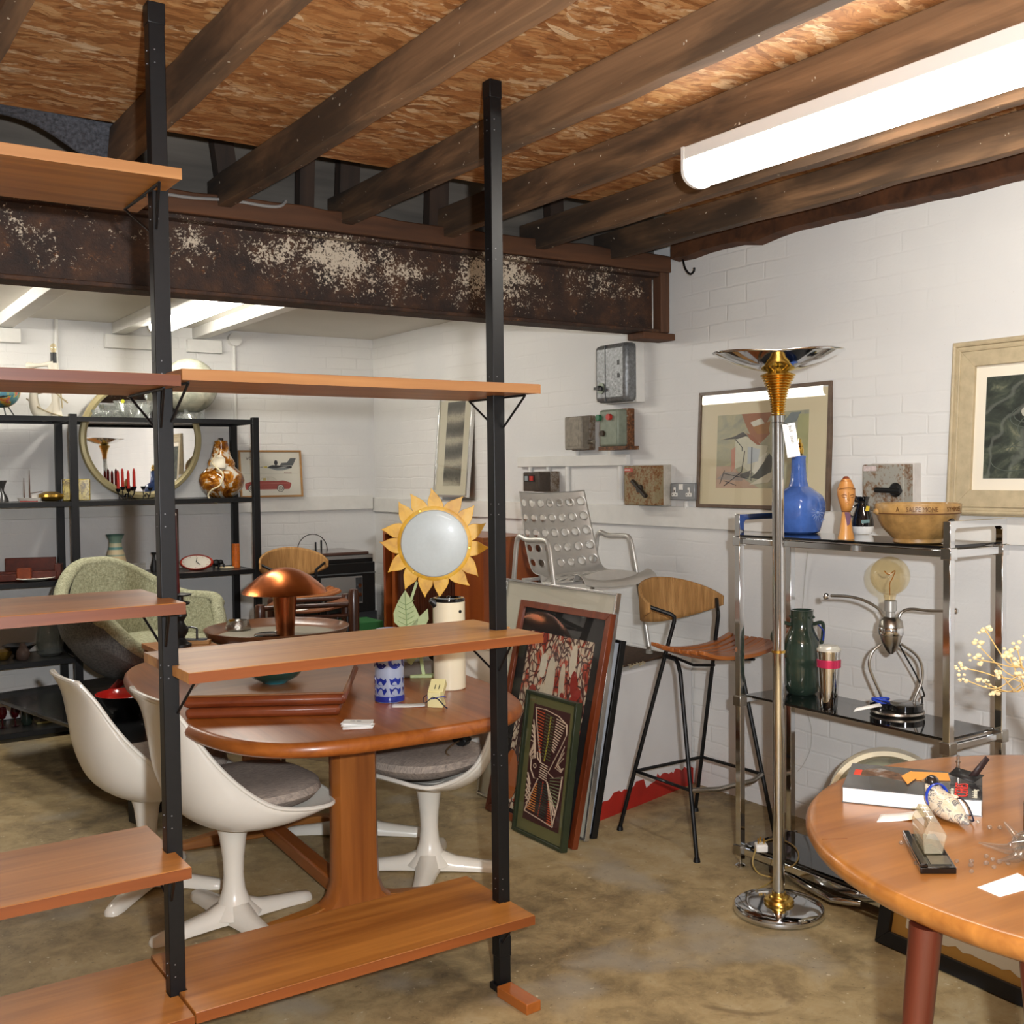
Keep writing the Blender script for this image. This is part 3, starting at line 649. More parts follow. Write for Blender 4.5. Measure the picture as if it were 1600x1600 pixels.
# ---------------------------------------------------------------- chrome shelf
cs = thing('chrome_shelf', 'chrome framed shelf with black glass shelves against the white wall', 'shelf', (3.11, 2.46, 0))
PX_, QX = 2.973, 3.25; PA, PB = 2.90, 2.02
for x in (PX_, QX):
    for y in (PA, PB):
        p = part('post', MB().b(x-.0125, x+.0125, y-.0125, y+.0125, .03, 1.245), CHROME, cs, bevel=.0015)
        part('foot', MB().lathe([(0, 0), (.019, 0), (.02, .006), (.012, .012), (.006, .014), (.006, .03), (0, .03)], (x, y, 0), 20), CHROME, p)
        for z in (.065, .632): part('clamp', MB().b(x-.019, x+.019, y-.019, y+.019, z-.019, z+.019), STEEL, p, bevel=.002)
        part('clamp', MB().b(x-.018, x+.018, y-.018, y+.018, 1.216, 1.252), CHROME, p, bevel=.002)
for z in (1.234,):
    for a, b2 in (((PX_, PA), (PX_, PB)), ((QX, PA), (QX, PB))):
        part('rail', MB().b(a[0]-.009, a[0]+.009, b2[1], a[1], z-.011, z+.011), CHROME, cs, bevel=.002)
    for y in (PA, PB): part('rail', MB().b(PX_, QX, y-.009, y+.009, z-.013, z+.013), CHROME, cs, bevel=.002)
for y in (PA, PB):
    mb = MB()
    R = Matrix(((1, 0, 0, 0), (0, 0, 1, 0), (0, 1, 0, 0), (0, 0, 0, 1)))
    o = [(PX_-.0125, 1.252), (PX_-.0125, 1.335), (QX+.0125, 1.335), (QX+.0125, 1.252)]; i_ = [(QX-.0125, 1.252), (QX-.0125, 1.302), (QX-.022, 1.312), (PX_+.022, 1.312), (PX_+.0125, 1.302), (PX_+.0125, 1.252)]
    mb.prism(o+i_, y-.0125, y+.0125, R); part('handle', mb, CHROME, cs, bevel=.0015)
for z in (1.254, .652, .085):
    part('glass_shelf', MB().b(PX_-.011 if z > 1.1 else PX_+.0135, QX+.010 if z > 1.1 else QX-.013, PB+.0135, PA-.0135, z-.004, z+.004), M('black_glass', '#0a0a0b', .06, 0, .5), cs, label='black glass shelf')
for y in (PA, PB):
    for z in (.065, .632): part('rail', MB().b(PX_, QX, y-.008, y+.008, z-.01, z+.01), CHROME, cs, bevel=.002)
part('rail', MB().b(PX_-.008, PX_+.008, PB, PA, .052, .078), CHROME, cs, bevel=.002)
# ---------------------------------------------------------------- things on the chrome shelf
ZT = 1.259
def blue_lamp():
    p = RZ(1248, 833, ZT); t = thing('lamp_base', 'blue glazed ceramic lamp base with pressed flower relief on the chrome shelf', 'lamp', p)
    k = depth_of(p)/F_PX
    prof = [(0, 0), (26, 0), (30, 3), (35, 22), (38, 36), (37.5, 48), (34, 57), (24, 65), (14, 72), (11.5, 82), (10.5, 96), (10, 114), (11, 118), (9, 119), (0, 119)]
    R = []
    for r, z in prof:
        R.append([Vector((p.x, p.y, p.z))+Vector((r*k*(math.cos(a)/max(abs(math.cos(a)), abs(math.sin(a)))**.25), r*k*(math.sin(a)/max(abs(math.cos(a)), abs(math.sin(a)))**.25), z*k*1.02)) for a in [2*PI*j/56+.25 for j in range(56)]])
    BL = M('blue_glaze', '#4a6cb4', .15, 0, .6, var=.18, vscale=22)
    part('body', MB().rings(R), BL, t)
    mb = MB(); c = Vector((p.x, p.y, p.z+33*k)); n = Vector((-RT.x*-.55-FW.x*.83, -RT.y*-.55-FW.y*.83, 0)).normalized(); u = Vector((0, 0, 1)).cross(n); o = c+n*37.2*k
    for j in range(14):
        a = 2*PI*j/14; d = u*math.cos(a)+Vector((0, 0, 1))*math.sin(a); mb.tube([o+d*5*k, o+d*13*k-n*.6*k], [.9*k, .5*k], 6)
    mb.sphere(o, 3*k, 12)
    for j in range(9): mb.sphere(o+u*(14+5*math.sin(j*2.1))*k+Vector((0, 0, (-14+3.2*j)*k))-n*4*k, 1.6*k, 8)
    part('flower_relief', mb, M('relief_pale', '#7f97c8', .2, 0, .5), t)  # relief paler than the glaze, its highlights put into the colour
    part('lamp_holder', MB().lathe([(0, 119*k), (6*k, 119*k), (5*k, 122*k), (7.5*k, 124*k), (8*k, 131*k), (6.5*k, 134*k), (7.5*k, 136*k), (6*k, 140*k), (4.5*k, 141*k), (4.5*k, 147*k), (0, 147*k)], p, 24), BRASS, t, label='brass bulb holder')
blue_lamp()
def head():
    p = RZ(1322, 843, ZT); k = depth_of(p)/F_PX; t = thing('wooden_carving', 'carved pale wooden head on a long neck beside the blue lamp base', 'carving', p)
    CW = wood('carved_wood', '#a8692c', '#d49c56', 'Z', .4, 40, .2)
    f = Vector((-FW.x, -FW.y, 0)).normalized(); u = Vector((RT.x, RT.y, 0)).normalized()
    def ringat(z, w, d, off=0, n=20): return [p+u*(w*k*math.cos(a))+f*((d*math.sin(a)+off)*k)+Vector((0, 0, z*k)) for a in [2*PI*j/n for j in range(n)]]
    R = [ringat(*q) for q in ((0, 13, 11), (3, 13, 11), (12, 10.5, 9.5), (22, 9, 8.5), (34, 7.5, 7), (44, 6, 6))]
    part('neck', MB().rings(R), CW, t)
    R = [ringat(*q) for q in ((43, 6, 6, 0), (46, 8, 8, 2), (52, 9.5, 10, 2.5), (60, 12, 11, 2), (70, 14, 11.5, 1), (78, 14, 11, 0), (86, 11, 9, 0), (93, 7.5, 7, 0), (97, 4, 4, 0), (98, .5, .5, 0))]
    hd = part('head', MB().rings(R), CW, t)
    o = p+f*12.2*k
    def at(x, z, y=0): return o+u*x*k+Vector((0, 0, z*k))+f*y*k
    part('nose', MB().rings([[at(-1.2, 74, -1), at(1.2, 74, -1), at(0, 74, 1)], [at(-3.2, 63, -.5), at(3.2, 63, -.5), at(0, 62.5, 3.6)], [at(-2, 61, -.5), at(2, 61, -.5), at(0, 61, 1)]]), CW, hd)
    mb = MB()
    for s in (-1, 1): mb.tube(catmull([at(s*2.5, 69, .4), at(s*6, 70.5, -.4), at(s*10, 69, -3.4)], 4), [.5*k]*9, 6); mb.tube(catmull([at(s*3, 66.5, .4), at(s*6, 66, -.4), at(s*9.5, 67.5, -3)], 4), .45*k, 6)
    part('eye', mb, M('carved_line', '#5f3310', .6), hd)
    mb = MB().tube(catmull([at(-4.5, 57.5, -.6), at(-1.5, 58.8, .6), at(0, 58.2, 1), at(1.5, 58.8, .6), at(4.5, 57.5, -.6), at(0, 56, 1)], 4, True), .6*k, 6, True); part('mouth', mb, CW, hd)
    part('hairline', MB().tube(catmull([at(-12.5, 79, -6), at(-6, 80.5, -1), at(0, 81, .2), at(6, 80.5, -1), at(12.5, 79, -6)], 4), .6*k, 6), M('carved_line', '#5f3310', .6), hd)
    part('hair_knot', MB().rings([ringat(*q) for q in ((91, 8.9, 7.8), (96, 5.2, 4.9), (98.5, 3, 3), (99, .5, .5))]), M('stained_wood', '#7a3518', .4), hd)
    part('neck_band', MB().tube(ringat(44.5, 6.6, 6.6, 0, 20), 1.0*k, 6, True), M('purple_ribbon', '#4a2a38', .6), t)
    part('ribbon', MB().prism([(-5, 43), (2, 43), (5, 36), (3, 24), (-1, 22), (-3, 34)], 8.2*k/k, 8.9, frame_M(p, u, (0, 0, 1)) @ Matrix.Scale(k, 4)), M('purple_ribbon2', '#6a4a60', .5, var=.3), t)
head()
def vase_bw():
    p = RZ(1348, 834, ZT); k = depth_of(p)/F_PX; t = thing('vase', 'small black and white glazed pitcher between carved head and bowl', 'vase', p)
    part('body', MB().lathe([(0, 0), (13, 0), (16, 5), (17, 10), (17.5, 13)], p, 36, Matrix.Identity(4)).lathe([(0, 0), (1, 0)], p, 8) if 0 else MB().lathe([(a*k, b2*k) for a, b2 in [(0, 0), (13, 0), (16, 5), (17, 12), (15, 13)]], p, 36), M('white_glaze', '#e6e4df', .12, 0, .5), t)
    part('upper_body', MB().lathe([(a*k, b2*k) for a, b2 in [(15, 11.5), (17.3, 12), (16.5, 20), (14, 30), (10.5, 40), (8, 47), (8.5, 52), (11, 58), (9.5, 58), (7, 50), (7, 44), (0, 40)]], p, 36), M('black_glaze', '#101114', .08, 0, .8), t)
    u = Vector((RT.x, RT.y, 0)); part('spout', MB().tube(catmull([p-u*8*k+Vector((0, 0, 50*k)), p-u*12*k+Vector((0, 0, 57*k)), p-u*17*k+Vector((0, 0, 62*k))], 4), [4*k, 4*k, 3.6*k, 3.4*k, 3.2*k, 2.8*k, 2.4*k, 2*k, 1.6*k], 10), M('black_glaze', '#101114', .08, 0, .8), t)
    part('handle', MB().tube(catmull([p-u*7*k+Vector((0, 0, 46*k)), p-u*18*k+Vector((0, 0, 40*k)), p-u*20*k+Vector((0, 0, 30*k)), p-u*13.5*k+Vector((0, 0, 25*k))], 5), 1.6*k, 8), M('black_glaze', '#101114', .08, 0, .8), t)
    f = Vector((-FW.x, -FW.y, 0)); part('yellow_patch', MB().prism([(-3, 36), (3, 36), (4, 43), (-1, 44)], 11.2, 11.8, frame_M(p+u*3*k, u, (0, 0, 1)) @ Matrix.Scale(k, 4)), M('yellow_dab', '#d8b83a', .3), t)
    part('grey_patch', MB().prism([(-6, 17), (7, 18), (7, 23), (-6, 22)], 16.6, 17.2, frame_M(p-u*2*k, u, (0, 0, 1)) @ Matrix.Scale(k, 4)), M('grey_dab', '#6f8a88', .3), t)
vase_bw()
def big_bowl():
    p = RZ(1434, 848, ZT); k = depth_of(p)/F_PX; t = thing('ceramic_bowl', 'large brown stoneware bowl with scratched lettering round its rim', 'bowl', p)
    CB = M('stoneware', '#9c7a48', .35, 0, .2, var=.35, vscale=24)
    part('body', MB().lathe([(a*k, b2*k) for a, b2 in [(0, 1), (35, 0), (38, 2), (37, 7), (44, 14), (54, 25), (60, 38), (62, 46), (62.5, 47.5), (63, 48), (64, 60), (63, 62), (60, 62), (58, 50), (52, 30), (30, 12), (0, 8)]], p, 72), CB, t)
    part('rim_line', MB().lathe([(62.3*k, 46.2*k), (63.4*k, 46.6*k), (63.4*k, 47.6*k), (62.3*k, 48*k)], p, 72), M('scratched_line', '#5e3a16', .6), t)
    a0 = math.atan2(-FW.y, -FW.x)
    def bend(sgn):
        def fb(co):
            a = a0+(co.x)/(64.2*k); r = 64.0*k+co.z; return Vector((p.x+r*math.cos(a), p.y+r*math.sin(a), p.z+50.5*k+co.y))
        return fb
    for s, x in (('A', -56), ('SALPE MONE', -40), ('SYMPOSE', 22)):
        text('lettering', s, 10.5*k, None, M('scratched_line', '#5e3a16', .6), t, bend=(lambda co, x=x: bend(1)(Vector((co.x*.78+x*k, co.y, co.z)))))
    f = Vector((-FW.x, -FW.y, 0)).normalized(); u = Vector((RT.x, RT.y, 0)).normalized(); d = (f*.84+u*.54).normalized(); o = p+d*57*k+Vector((0, 0, 30*k))
    part('spout', MB().tube([o-d*6*k, o+d*3*k, o+d*5*k, o+d*5.2*k], [11*k, 10.5*k, 9*k, 6*k], 20), M('dark_glaze', '#1c1a1a', .2, 0, .4, var=.4), t)
    part('lug', MB().tube([p-u*61*k+Vector((0, 0, 48*k)), p-u*68*k+Vector((0, 0, 51*k))], [5*k, 4*k], 12), CB, t)
big_bowl()
def jug():
    p = RZ(1253, 1083, .656); k = depth_of(p)/F_PX; t = thing('jug', 'dark green glass jug with two handles on the middle glass shelf', 'jug', p)
    GG = M('green_glass', '#2c3a30', .12, 0, .6, var=.25, vscale=12)
    part('body', MB().lathe([(a*k, b2*k) for a, b2 in [(0, 0), (20, 0), (24, 4), (27, 14), (28, 40), (28, 50), (28.6, 51), (28.4, 58), (28, 76), (26, 86), (21, 96), (18, 104), (17.5, 112), (17.5, 128), (18.5, 131), (15, 131), (14, 100), (0, 96)]], p, 48), GG, t)
    mb = MB()
    for j in range(10):
        a = 2*PI*j/10+.2; mb.sphere(p+Vector((18.2*k*math.cos(a), 18.2*k*math.sin(a), 120*k)), 2.2*k, 10)
    part('glass_stud', mb, GG, t)
    u = Vector((RT.x, RT.y, 0)).normalized()
    for s, nm in ((-1, 'handle'), (1, 'handle')):
        pts = catmull([p+u*s*17*k+Vector((0, 0, 108*k)), p+u*s*32*k+Vector((0, 0, 110*k)), p+u*s*(46 if s < 0 else 33)*k+Vector((0, 0, 92*k)), p+u*s*(40 if s < 0 else 30)*k+Vector((0, 0, 76*k)), p+u*s*25*k+Vector((0, 0, 68*k))], 6)
        part(nm, MB().tube(pts, 3.0*k, 10), GG, t)
    c = p+u*23*k+Vector((0, 0, 108*k))-FW*10*k
    part('ribbon', MB().tube(catmull([c, c+u*8*k+Vector((0, 0, -10*k)), c+u*7*k+Vector((0, 0, -24*k))], 5), 2.6*k, 8, flat=.4), M('blue_ribbon', '#2b47b5', .4), t)
jug()
def mug():
    p = RZ(1295, 1106, .656); k = depth_of(p)/F_PX; t = thing('travel_mug', 'tall chrome travel mug with pink band standing by the green jug', 'mug', p)
    part('body', MB().lathe([(a*k, b2*k) for a, b2 in [(0, 0), (12, 0), (13, 2), (14.5, 30), (17, 68), (17.5, 84), (18, 87), (18, 92), (0, 92)]], p, 40), CHROME, t)
    part('band', MB().lathe([(a*k, b2*k) for a, b2 in [(17, 64), (18.3, 64.5), (18.6, 76), (17.2, 77)]], p, 40), M('pink_metal', '#d23a63', .25, .5), t, label='pink metallic band')
    part('lid', MB().lathe([(a*k, b2*k) for a, b2 in [(0, 90), (18.5, 90), (18.5, 93), (16, 95), (15, 98), (9, 99), (0, 99)]], p, 40), M('lid_plastic', '#d9d6c8', .25, .3), t)
mug()
def man_lamp():
    p = RZ(1402, 1114, .656); k = depth_of(p)/F_PX; t = thing('figure_lamp', 'steel stick figure lamp with globe bulb head and outstretched arms', 'lamp', p)
    u = Vector((RT.x, RT.y, 0)).normalized(); Z = Vector((0, 0, 1))
    def at(x, y, d=0): return p+u*(x-1402)*k+Z*(1114-y)*k+Vector((FW.x, FW.y, 0))*d*k
    part('base', MB().lathe([(0, 0), (38*k, 0), (41*k, 3*k), (40*k, 6*k), (0, 7*k)], p, 56, None, 1, 1), STEEL, t)
    for x, yb, r in ((1377, 1108, 16), (1412, 1115, 27)): part('shoe', MB().lathe([(0, 0), (r*k, 0), (r*k, 9*k), (r*.9*k, 10*k), (0, 10*k)], at(x, 1107, 4 if x < 1400 else -6), 36), BLACK_GLOSS, t, label='black disc foot')
    for pts in ([(1377, 1098), (1376, 1085), (1366, 1062), (1358, 1038), (1363, 1018), (1376, 1006)], [(1427, 1106), (1430, 1090), (1440, 1065), (1440, 1040), (1430, 1022), (1408, 1006)]):
        part('leg', MB().tube(catmull([at(*q) for q in pts], 6), 2.2*k, 10), STEEL, t)
    part('body', MB().lathe([(a*k, b2*k) for a, b2 in [(0, 0), (3, 0), (8, 6), (14, 18), (18, 33), (18.5, 42), (17, 52), (11, 58), (0, 59)]], at(1392, 1021), 40), STEEL, t)
    part('belt', MB().lathe([(a*k, b2*k) for a, b2 in [(18.2, 30), (19, 31), (19.2, 41), (18.6, 42)]], at(1392, 1021), 40), CHROME, t)
    pts = [(1380, 962), (1372, 950), (1352, 938), (1328, 931), (1298, 929)]
    ar = part('arm', MB().tube(catmull([at(*q) for q in pts], 6), 2.3*k, 10), STEEL, t)
    part('hand', MB().sphere(at(1291, 930), 5.2*k, 18), CHROME, ar)
    pts = [(1404, 964), (1410, 955), (1424, 951), (1450, 954), (1487, 955)]
    ar = part('arm', MB().tube(catmull([at(*q) for q in pts], 6), 2.3*k, 10), STEEL, t)
    part('hand', MB().sphere(at(1492, 955), 5.2*k, 18), CHROME, ar)
    part('lamp_holder', MB().lathe([(a*k, b2*k) for a, b2 in [(0, 0), (7, 0), (7, 8), (9.5, 9), (9.5, 25), (8, 26), (0, 26)]], at(1391, 963), 24), M('holder_grey', '#b9b9b4', .35, .6), t)
    o = at(1390, 899)
    bl = part('bulb', MB().lathe([(a*k, b2*k) for a, b2 in [(0, -39), (8, -38), (9, -33)]]+[(30*k*math.sin(a), -30*k*math.cos(a)) for a in [.34+(PI-.34)*j/20 for j in range(21)]], o, 40), glass('amber_glass', '#fff7e2', .02, .0, .07), t, label='clear amber globe bulb')
    mb = MB().tube(catmull([o+Z*-30*k, o+Z*-12*k, o+u*4*k-Z*4*k, o+u*8*k+Z*8*k, o-u*2*k+Z*2*k, o-u*9*k+Z*8*k], 5), .9*k, 6); part('filament', mb, M('filament', '#c98a3c', .3, .6), bl)
    part('cord', MB().tube(catmull([at(1407, 1005, 10), at(1420, 1025, 20), at(1440, 1060, 22), at(1453, 1090, 24), at(1456, 1098, 40), at(1452, 1107, 30), at(1446, 1115, 20)], 6), 1.3*k, 8), BLACK, t)
    tg = thing('price_tag', 'white price tag with blue ribbon tied to the figure lamp foot', 'tag', at(1377, 1100, -22))
    part('card', MB().prism([(1325, 1104), (1368, 1096), (1372, 1101), (1328, 1105.5)], -.3, .3, Matrix(((u.x*k, 0, FW.x*k, 0), (u.y*k, 0, FW.y*k, 0), (0, -k, 0, 0), (0, 0, 0, 1)))) if 0 else MB().add([at(1324, 1104.5, -30), at(1330, 1100, -24), at(1370, 1095, -14), at(1372, 1099, -18)], [(0, 1, 2, 3)]), PAPER, tg, solid=.0006)
    mb = MB()
    for j in range(3): mb.tube([at(1376+13*math.cos(a), 1092+4*math.sin(a+j)+j*1.5, 9*math.sin(a)) for a in [2*PI*i/20 for i in range(20)]], 1.5*k, 6, True)
    part('ribbon', mb, M('blue_ribbon', '#2b47b5', .4), tg)
man_lamp()
# plug lying on the bottom shelf, its flex trailing to the floor lamp
p = RZ(1180, 1330, .089); wp = thing('plug', 'white three pin plug lying on the lowest glass shelf of the chrome unit', 'plug', p)
Xp = Matrix.Translation(p+Vector((.02, -.01, .014))) @ Matrix.Rotation(-.6, 4, 'Z')
part('body', MB().b(-.022, .022, -.022, .022, -.014, .014, Xp), WHITE_PLASTIC, wp, bevel=.005)
part('pin', MB().b(-.013, -.008, -.004, .002, .014, .034, Xp).b(.008, .013, -.004, .002, .014, .034, Xp).b(-.003, .003, .008, .012, .014, .036, Xp), BRASS, wp)
pts = catmull([Xp @ Vector((-.02, -.01, 0)), RZ(1176, 1348, .06), RZ(1186, 1365, .02), RZ(1208, 1375, .006), lp0+Vector((0.0, .16, .006)), lp0+Vector((.02, .152, .012))], 6)
part('flex', MB().tube(pts, .003, 8), M('gold_flex', '#9a8148', .5), wp)
pts = catmull([RZ(1190, 1316, .093), RZ(1215, 1310, .093), RZ(1240, 1322, .093), RZ(1248, 1338, .093), RZ(1240, 1352, .093), RZ(1226, 1356, .093)], 6)
one('gold_flex', MB().tube(pts, .0028, 8), M('gold_flex', '#9a8148', .5), 'loop of thin gold coloured flex on the lowest black glass shelf', 'flex')
# thin white wire looping down the wall behind the shelf
pts = catmull([RX(1262, 862, 3.58), RX(1258, 900, 3.59), RX(1254, 950, 3.59)], 5)
one('thin_wire', MB().tube(pts, .0022, 6), M('wire_grey', '#bdbab4', .5), 'thin pale wire hanging against the wall above the green jug', 'wire')
pts = catmull([RX(1262, 1115, 3.58), RX(1268, 1140, 3.59), RX(1266, 1170, 3.59), RX(1255, 1195, 3.58), RX(1246, 1205, 3.57)], 5)
one('thin_wire', MB().tube(pts, .0022, 6), M('wire_grey', '#bdbab4', .5), 'thin pale wire curling below the middle shelf of the chrome unit', 'wire')
# ---------------------------------------------------------------- pictures
def on_wall(o, n_, x, y): return frame_M(o, x, y)
def picture(name, label, bl, br, tl, fw, fd, fmat, matw, matm, art, pane=True, rebate=.004, cat='picture', back=None):
    """bl/br/tl: world corners of the frame front; art(mb_parent, X, w, h) builds the picture in local mm-free coordinates"""
    bl, br, tl = Vector(bl), Vector(br), Vector(tl); X = frame_M(bl, br-bl, tl-bl); w, h = (br-bl).length, (tl-bl).length
    t = thing(name, label, cat, bl.lerp(br, .5))
    mb = MB()
    o = [(0, 0), (w, 0), (w, h), (0, h)]; i_ = [(fw, fw), (w-fw, fw), (w-fw, h-fw), (fw, h-fw)]
    for k in range(4):
        j = (k+1) % 4; mb.prism([o[k], o[j], i_[j], i_[k]], -fd, 0, X)
    fr = part('frame', mb, fmat, t, bevel=.0015)
    part('backing', MB().b(fw*.6, w-fw*.6, fw*.6, h-fw*.6, -fd, -fd*.72, X), M('backing_board', '#6a5236', .8), t)
    if matw: part('mount', MB().b(fw*.9, w-fw*.9, fw*.9, h-fw*.9, -fd*.72, -fd*.5, X), matm, t)
    a0, a1 = fw+matw, fw+matw
    art(t, X, w, h, fw, -fd*.5+.0005)
    if pane: part('pane', MB().b(fw*.8, w-fw*.8, fw*.8, h-fw*.8, -fd*.3, -fd*.3+.0015, X), PANE, t, label='glass')
    return t, X, w, h
def patch(parent, X, z, polys, base=.0004):
    """flat painted areas, each colour a material slot of one painted sheet"""
    mb = MB()
    for k, (col, pts) in enumerate(polys):
        mb.use(M('paint_'+col.strip('#'), col, .6, var=.1, vscale=14)); mb.prism(pts, z, z+base*(1+.25*k), X)
    return mb
# abstract watercolour standing on the rail
def noisepaint(name, stops, scale, vs=(1, 1, 1), dist=1, rough=.6):
    m, nt, b = newmat(name); v = coords(nt, vs); f = noise(nt, v, scale, 5, .6, dist); lk(nt, ramp(nt, f, [(p, lin(c)) for p, c in stops]), b.inputs['Base Color']); b.inputs['Roughness'].default_value = rough; return m
def art_abs(t, X, w, h, fw, z):
    x0, x1, y0, y1 = .155*w, .845*w, .17*h, .79*h
    W, Hh = x1-x0, y1-y0
    def s(pts): return [(x0+a*W, y0+b2*Hh) for a, b2 in pts]
    sh = part('painting', MB().b(x0, x1, y0, y1, z-.002, z, X), noisepaint('wash_ground', [(.3, '#8d9184'), (.48, '#a8a58c'), (.6, '#b7b18f'), (.75, '#9a9a88')], 6, (1, 1, 1), 1.5), t)
    P = [('#b89a84', s([(0, 0), (.5, 0), (.33, .12), (.2, .3), (0, .3)])), ('#9b8f86', s([(0, .12), (.3, .1), (.42, .2), (.1, .22)])),
         ('#a06d50', s([(.28, 1), (.62, 1), (.56, .86), (.60, .72), (.5, .6), (.4, .68), (.34, .82)])), ('#a87848', s([(.4, .84), (.6, .88), (.58, .72), (.46, .72)])), ('#9a6248', s([(.34, .74), (.42, .7), (.5, .58), (.48, .54), (.4, .62)])),
         ('#d9d4c4', s([(.38, .88), (.5, .93), (.54, .86), (.42, .82)])), ('#4f4e4c', s([(.04, .66), (.2, .7), (.3, .76), (.36, .7), (.3, .66), (.2, .67)])),
         ('#ccc9b4', s([(.22, .66), (.34, .7), (.46, .58), (.58, .56), (.55, .4), (.46, .26), (.4, .2), (.3, .3), (.22, .26), (.2, .45)])), ('#d8d5c6', s([(.42, .22), (.46, .38), (.58, .48), (.54, .34), (.46, .16)])),
         ('#b9bfc2', s([(.36, .56), (.5, .52), (.48, .36), (.36, .32)])), ('#c08a76', s([(.17, .52), (.22, .56), (.22, .28), (.18, .22)])),
         ('#494a46', s([(.4, .14), (.5, .12), (.62, .2), (.64, .4), (.6, .46), (.54, .34), (.46, .2)])), ('#54534e', s([(.27, .18), (.4, .24), (.38, .14), (.3, .14)])),
         ('#7c8688', s([(.7, .8), (.82, .98), (.92, .98), (.8, .7), (.74, .5)])), ('#aaa97c', s([(.84, .1), (1, .1), (1, .95), (.9, .95)])), ('#cdc7b2', s([(.38, .04), (.6, .08), (.7, .24), (.6, .2), (.46, .1)]))]
    part('brushwork', patch(sh, X, z, P), None, sh)
    mb = MB()
    for a, b2 in [((.05, .06), (.1, .24)), ((.1, .03), (.3, .22)), ((.1, .1), (.24, .04)), ((.3, .22), (.33, .5)), ((.41, .1), (.41, .55)), ((.1, .2), (.4, .12)), ((.22, .66), (.3, .55)), ((.3, .55), (.3, .5)), ((.76, .95), (.7, .6))]:
        p, q = s([a])[0], s([b2])[0]; mb.tube([X @ Vector((*p, z+.003)), X @ Vector((*q, z+.003))], .0016, 5)
    part('ink_line', mb, M('ink_dark', '#3a3b40', .6), sh, stuff=True)
AG = M('brown_grey_frame', '#5d4a3a', .4, var=.25, vscale=30)
bl, br, tl = RX(1084, 797, 3.555), RX(1293, 803, 3.555), RX(1096, 607, 3.588); br.z = bl.z; tl.y = bl.y-.0; 
picture('framed_painting', 'abstract grey and brown painting in a thin dark frame behind the floor lamp', (3.567, bl.y, 1.326), (3.567, RX(1293, 800, 3.567).y, 1.326), (3.591, bl.y, 1.862), .016, .02, AG, .1, M('cream_mount', '#dccfae', .75), art_abs)
# dark painting on the right
def art_dark(t, X, w, h, fw, z):
    x0, y0 = fw, fw; iw, ih = w-2*fw, h-2*fw; li = .042
    part('slip', MB().b(x0-.002, x0+iw+.002, y0-.002, y0+ih+.002, z-.003, z+.004, X), M('linen_slip', '#e9e0cd', .6), t, label='cream inner slip')
    m, nt, b = newmat('dark_oil_paint'); v = coords(nt); n1 = noise(nt, v, 5, 6, .62, 2.5); n2 = noise(nt, v, 2.4, 3, .5, .6)
    wv = nd(nt, 'ShaderNodeTexWave', wave_type='RINGS'); wv.inputs['Scale'].default_value = 3.2; wv.inputs['Distortion'].default_value = 11; wv.inputs['Detail'].default_value = 3; wv.inputs['Detail Scale'].default_value = 1.4; lk(nt, v, wv.inputs[0])
    c = ramp(nt, n1, [(.3, lin('#1c201d')), (.48, lin('#343a33')), (.6, lin('#4e5446')), (.72, lin('#86846c'))])
    c = mixc(nt, ramp(nt, wv.outputs[1], [(.86, (0, 0, 0)), (1, (.3, .3, .3))]), c, lin('#878a80'))
    c = mixc(nt, ramp(nt, n2, [(.6, (0, 0, 0)), (.7, (.45, .45, .45))]), c, lin('#7a5236'))
    lk(nt, c, b.inputs['Base Color']); b.inputs['Roughness'].default_value = .4; bump(nt, b, n1, .3, .003)
    cv = part('canvas', MB().b(x0+li, x0+iw-li, y0+li, y0+ih-li, z+.002, z+.005, X), m, t)
    W, Hh = iw-2*li, ih-2*li
    def s(pts): return [(x0+li+a*W, y0+li+b2*Hh) for a, b2 in pts]
    def blob(cx, cy, rx, ry, n=18, j=.25, seed=1):
        r = random.Random(seed); return s([(cx+rx*math.cos(2*PI*k/n)*(1+r.uniform(-j, j)), cy+ry*math.sin(2*PI*k/n)*(1+r.uniform(-j, j))) for k in range(n)])
    P = [('#8f897a', blob(.50, .52, .14, .15, seed=2)), ('#b9b3a0', blob(.52, .53, .08, .11, seed=3)), ('#1d211f', blob(.34, .70, .05, .06, 14, .2, 4)), ('#a5a294', blob(.285, .64, .03, .045, 14, .12, 5)), ('#22262a', blob(.5, .82, .09, .12, 16, .15, 6)), ('#cfc9b8', blob(.53, .86, .025, .055, 12, .15, 7)), ('#8e6a4a', blob(.5, .94, .06, .02, 12, .2, 8))]
    part('highlight', patch(cv, X, z+.005, P, .0006), None, cv)
    mb = MB(); r = random.Random(9)
    for cx, cy, rr in ((.30, .62, .1), (.32, .6, .14), (.5, .83, .16), (.42, .28, .14), (.4, .26, .18), (.2, .2, .16), (.22, .22, .11), (.5, .5, .22)):
        a0 = r.uniform(0, 6); pts = s([(cx+rr*math.cos(a0+q*.18)*(.9+.02*q), cy+rr*.8*math.sin(a0+q*.18)) for q in range(18)]); mb.tube([X @ Vector((*p, z+.0055)) for p in pts], .0016, 5)
    part('paint_swirl', mb, M('pale_swirl', '#565d54', .5), cv, stuff=True)
FRB = M('limed_frame', '#b8a888', .5, var=.12, vscale=25)
y0 = RX(1481, 811, 3.56).y; zb, zt = 1.326, 1.955
t, X, w, h = picture('framed_painting', 'dark swirling oil painting in broad limed wood frame at far right', (3.545, y0, zb), (3.545, y0-.80, zb), (3.585, y0, zt), .092, .04, FRB, 0, None, art_dark, pane=False)
mb = MB()
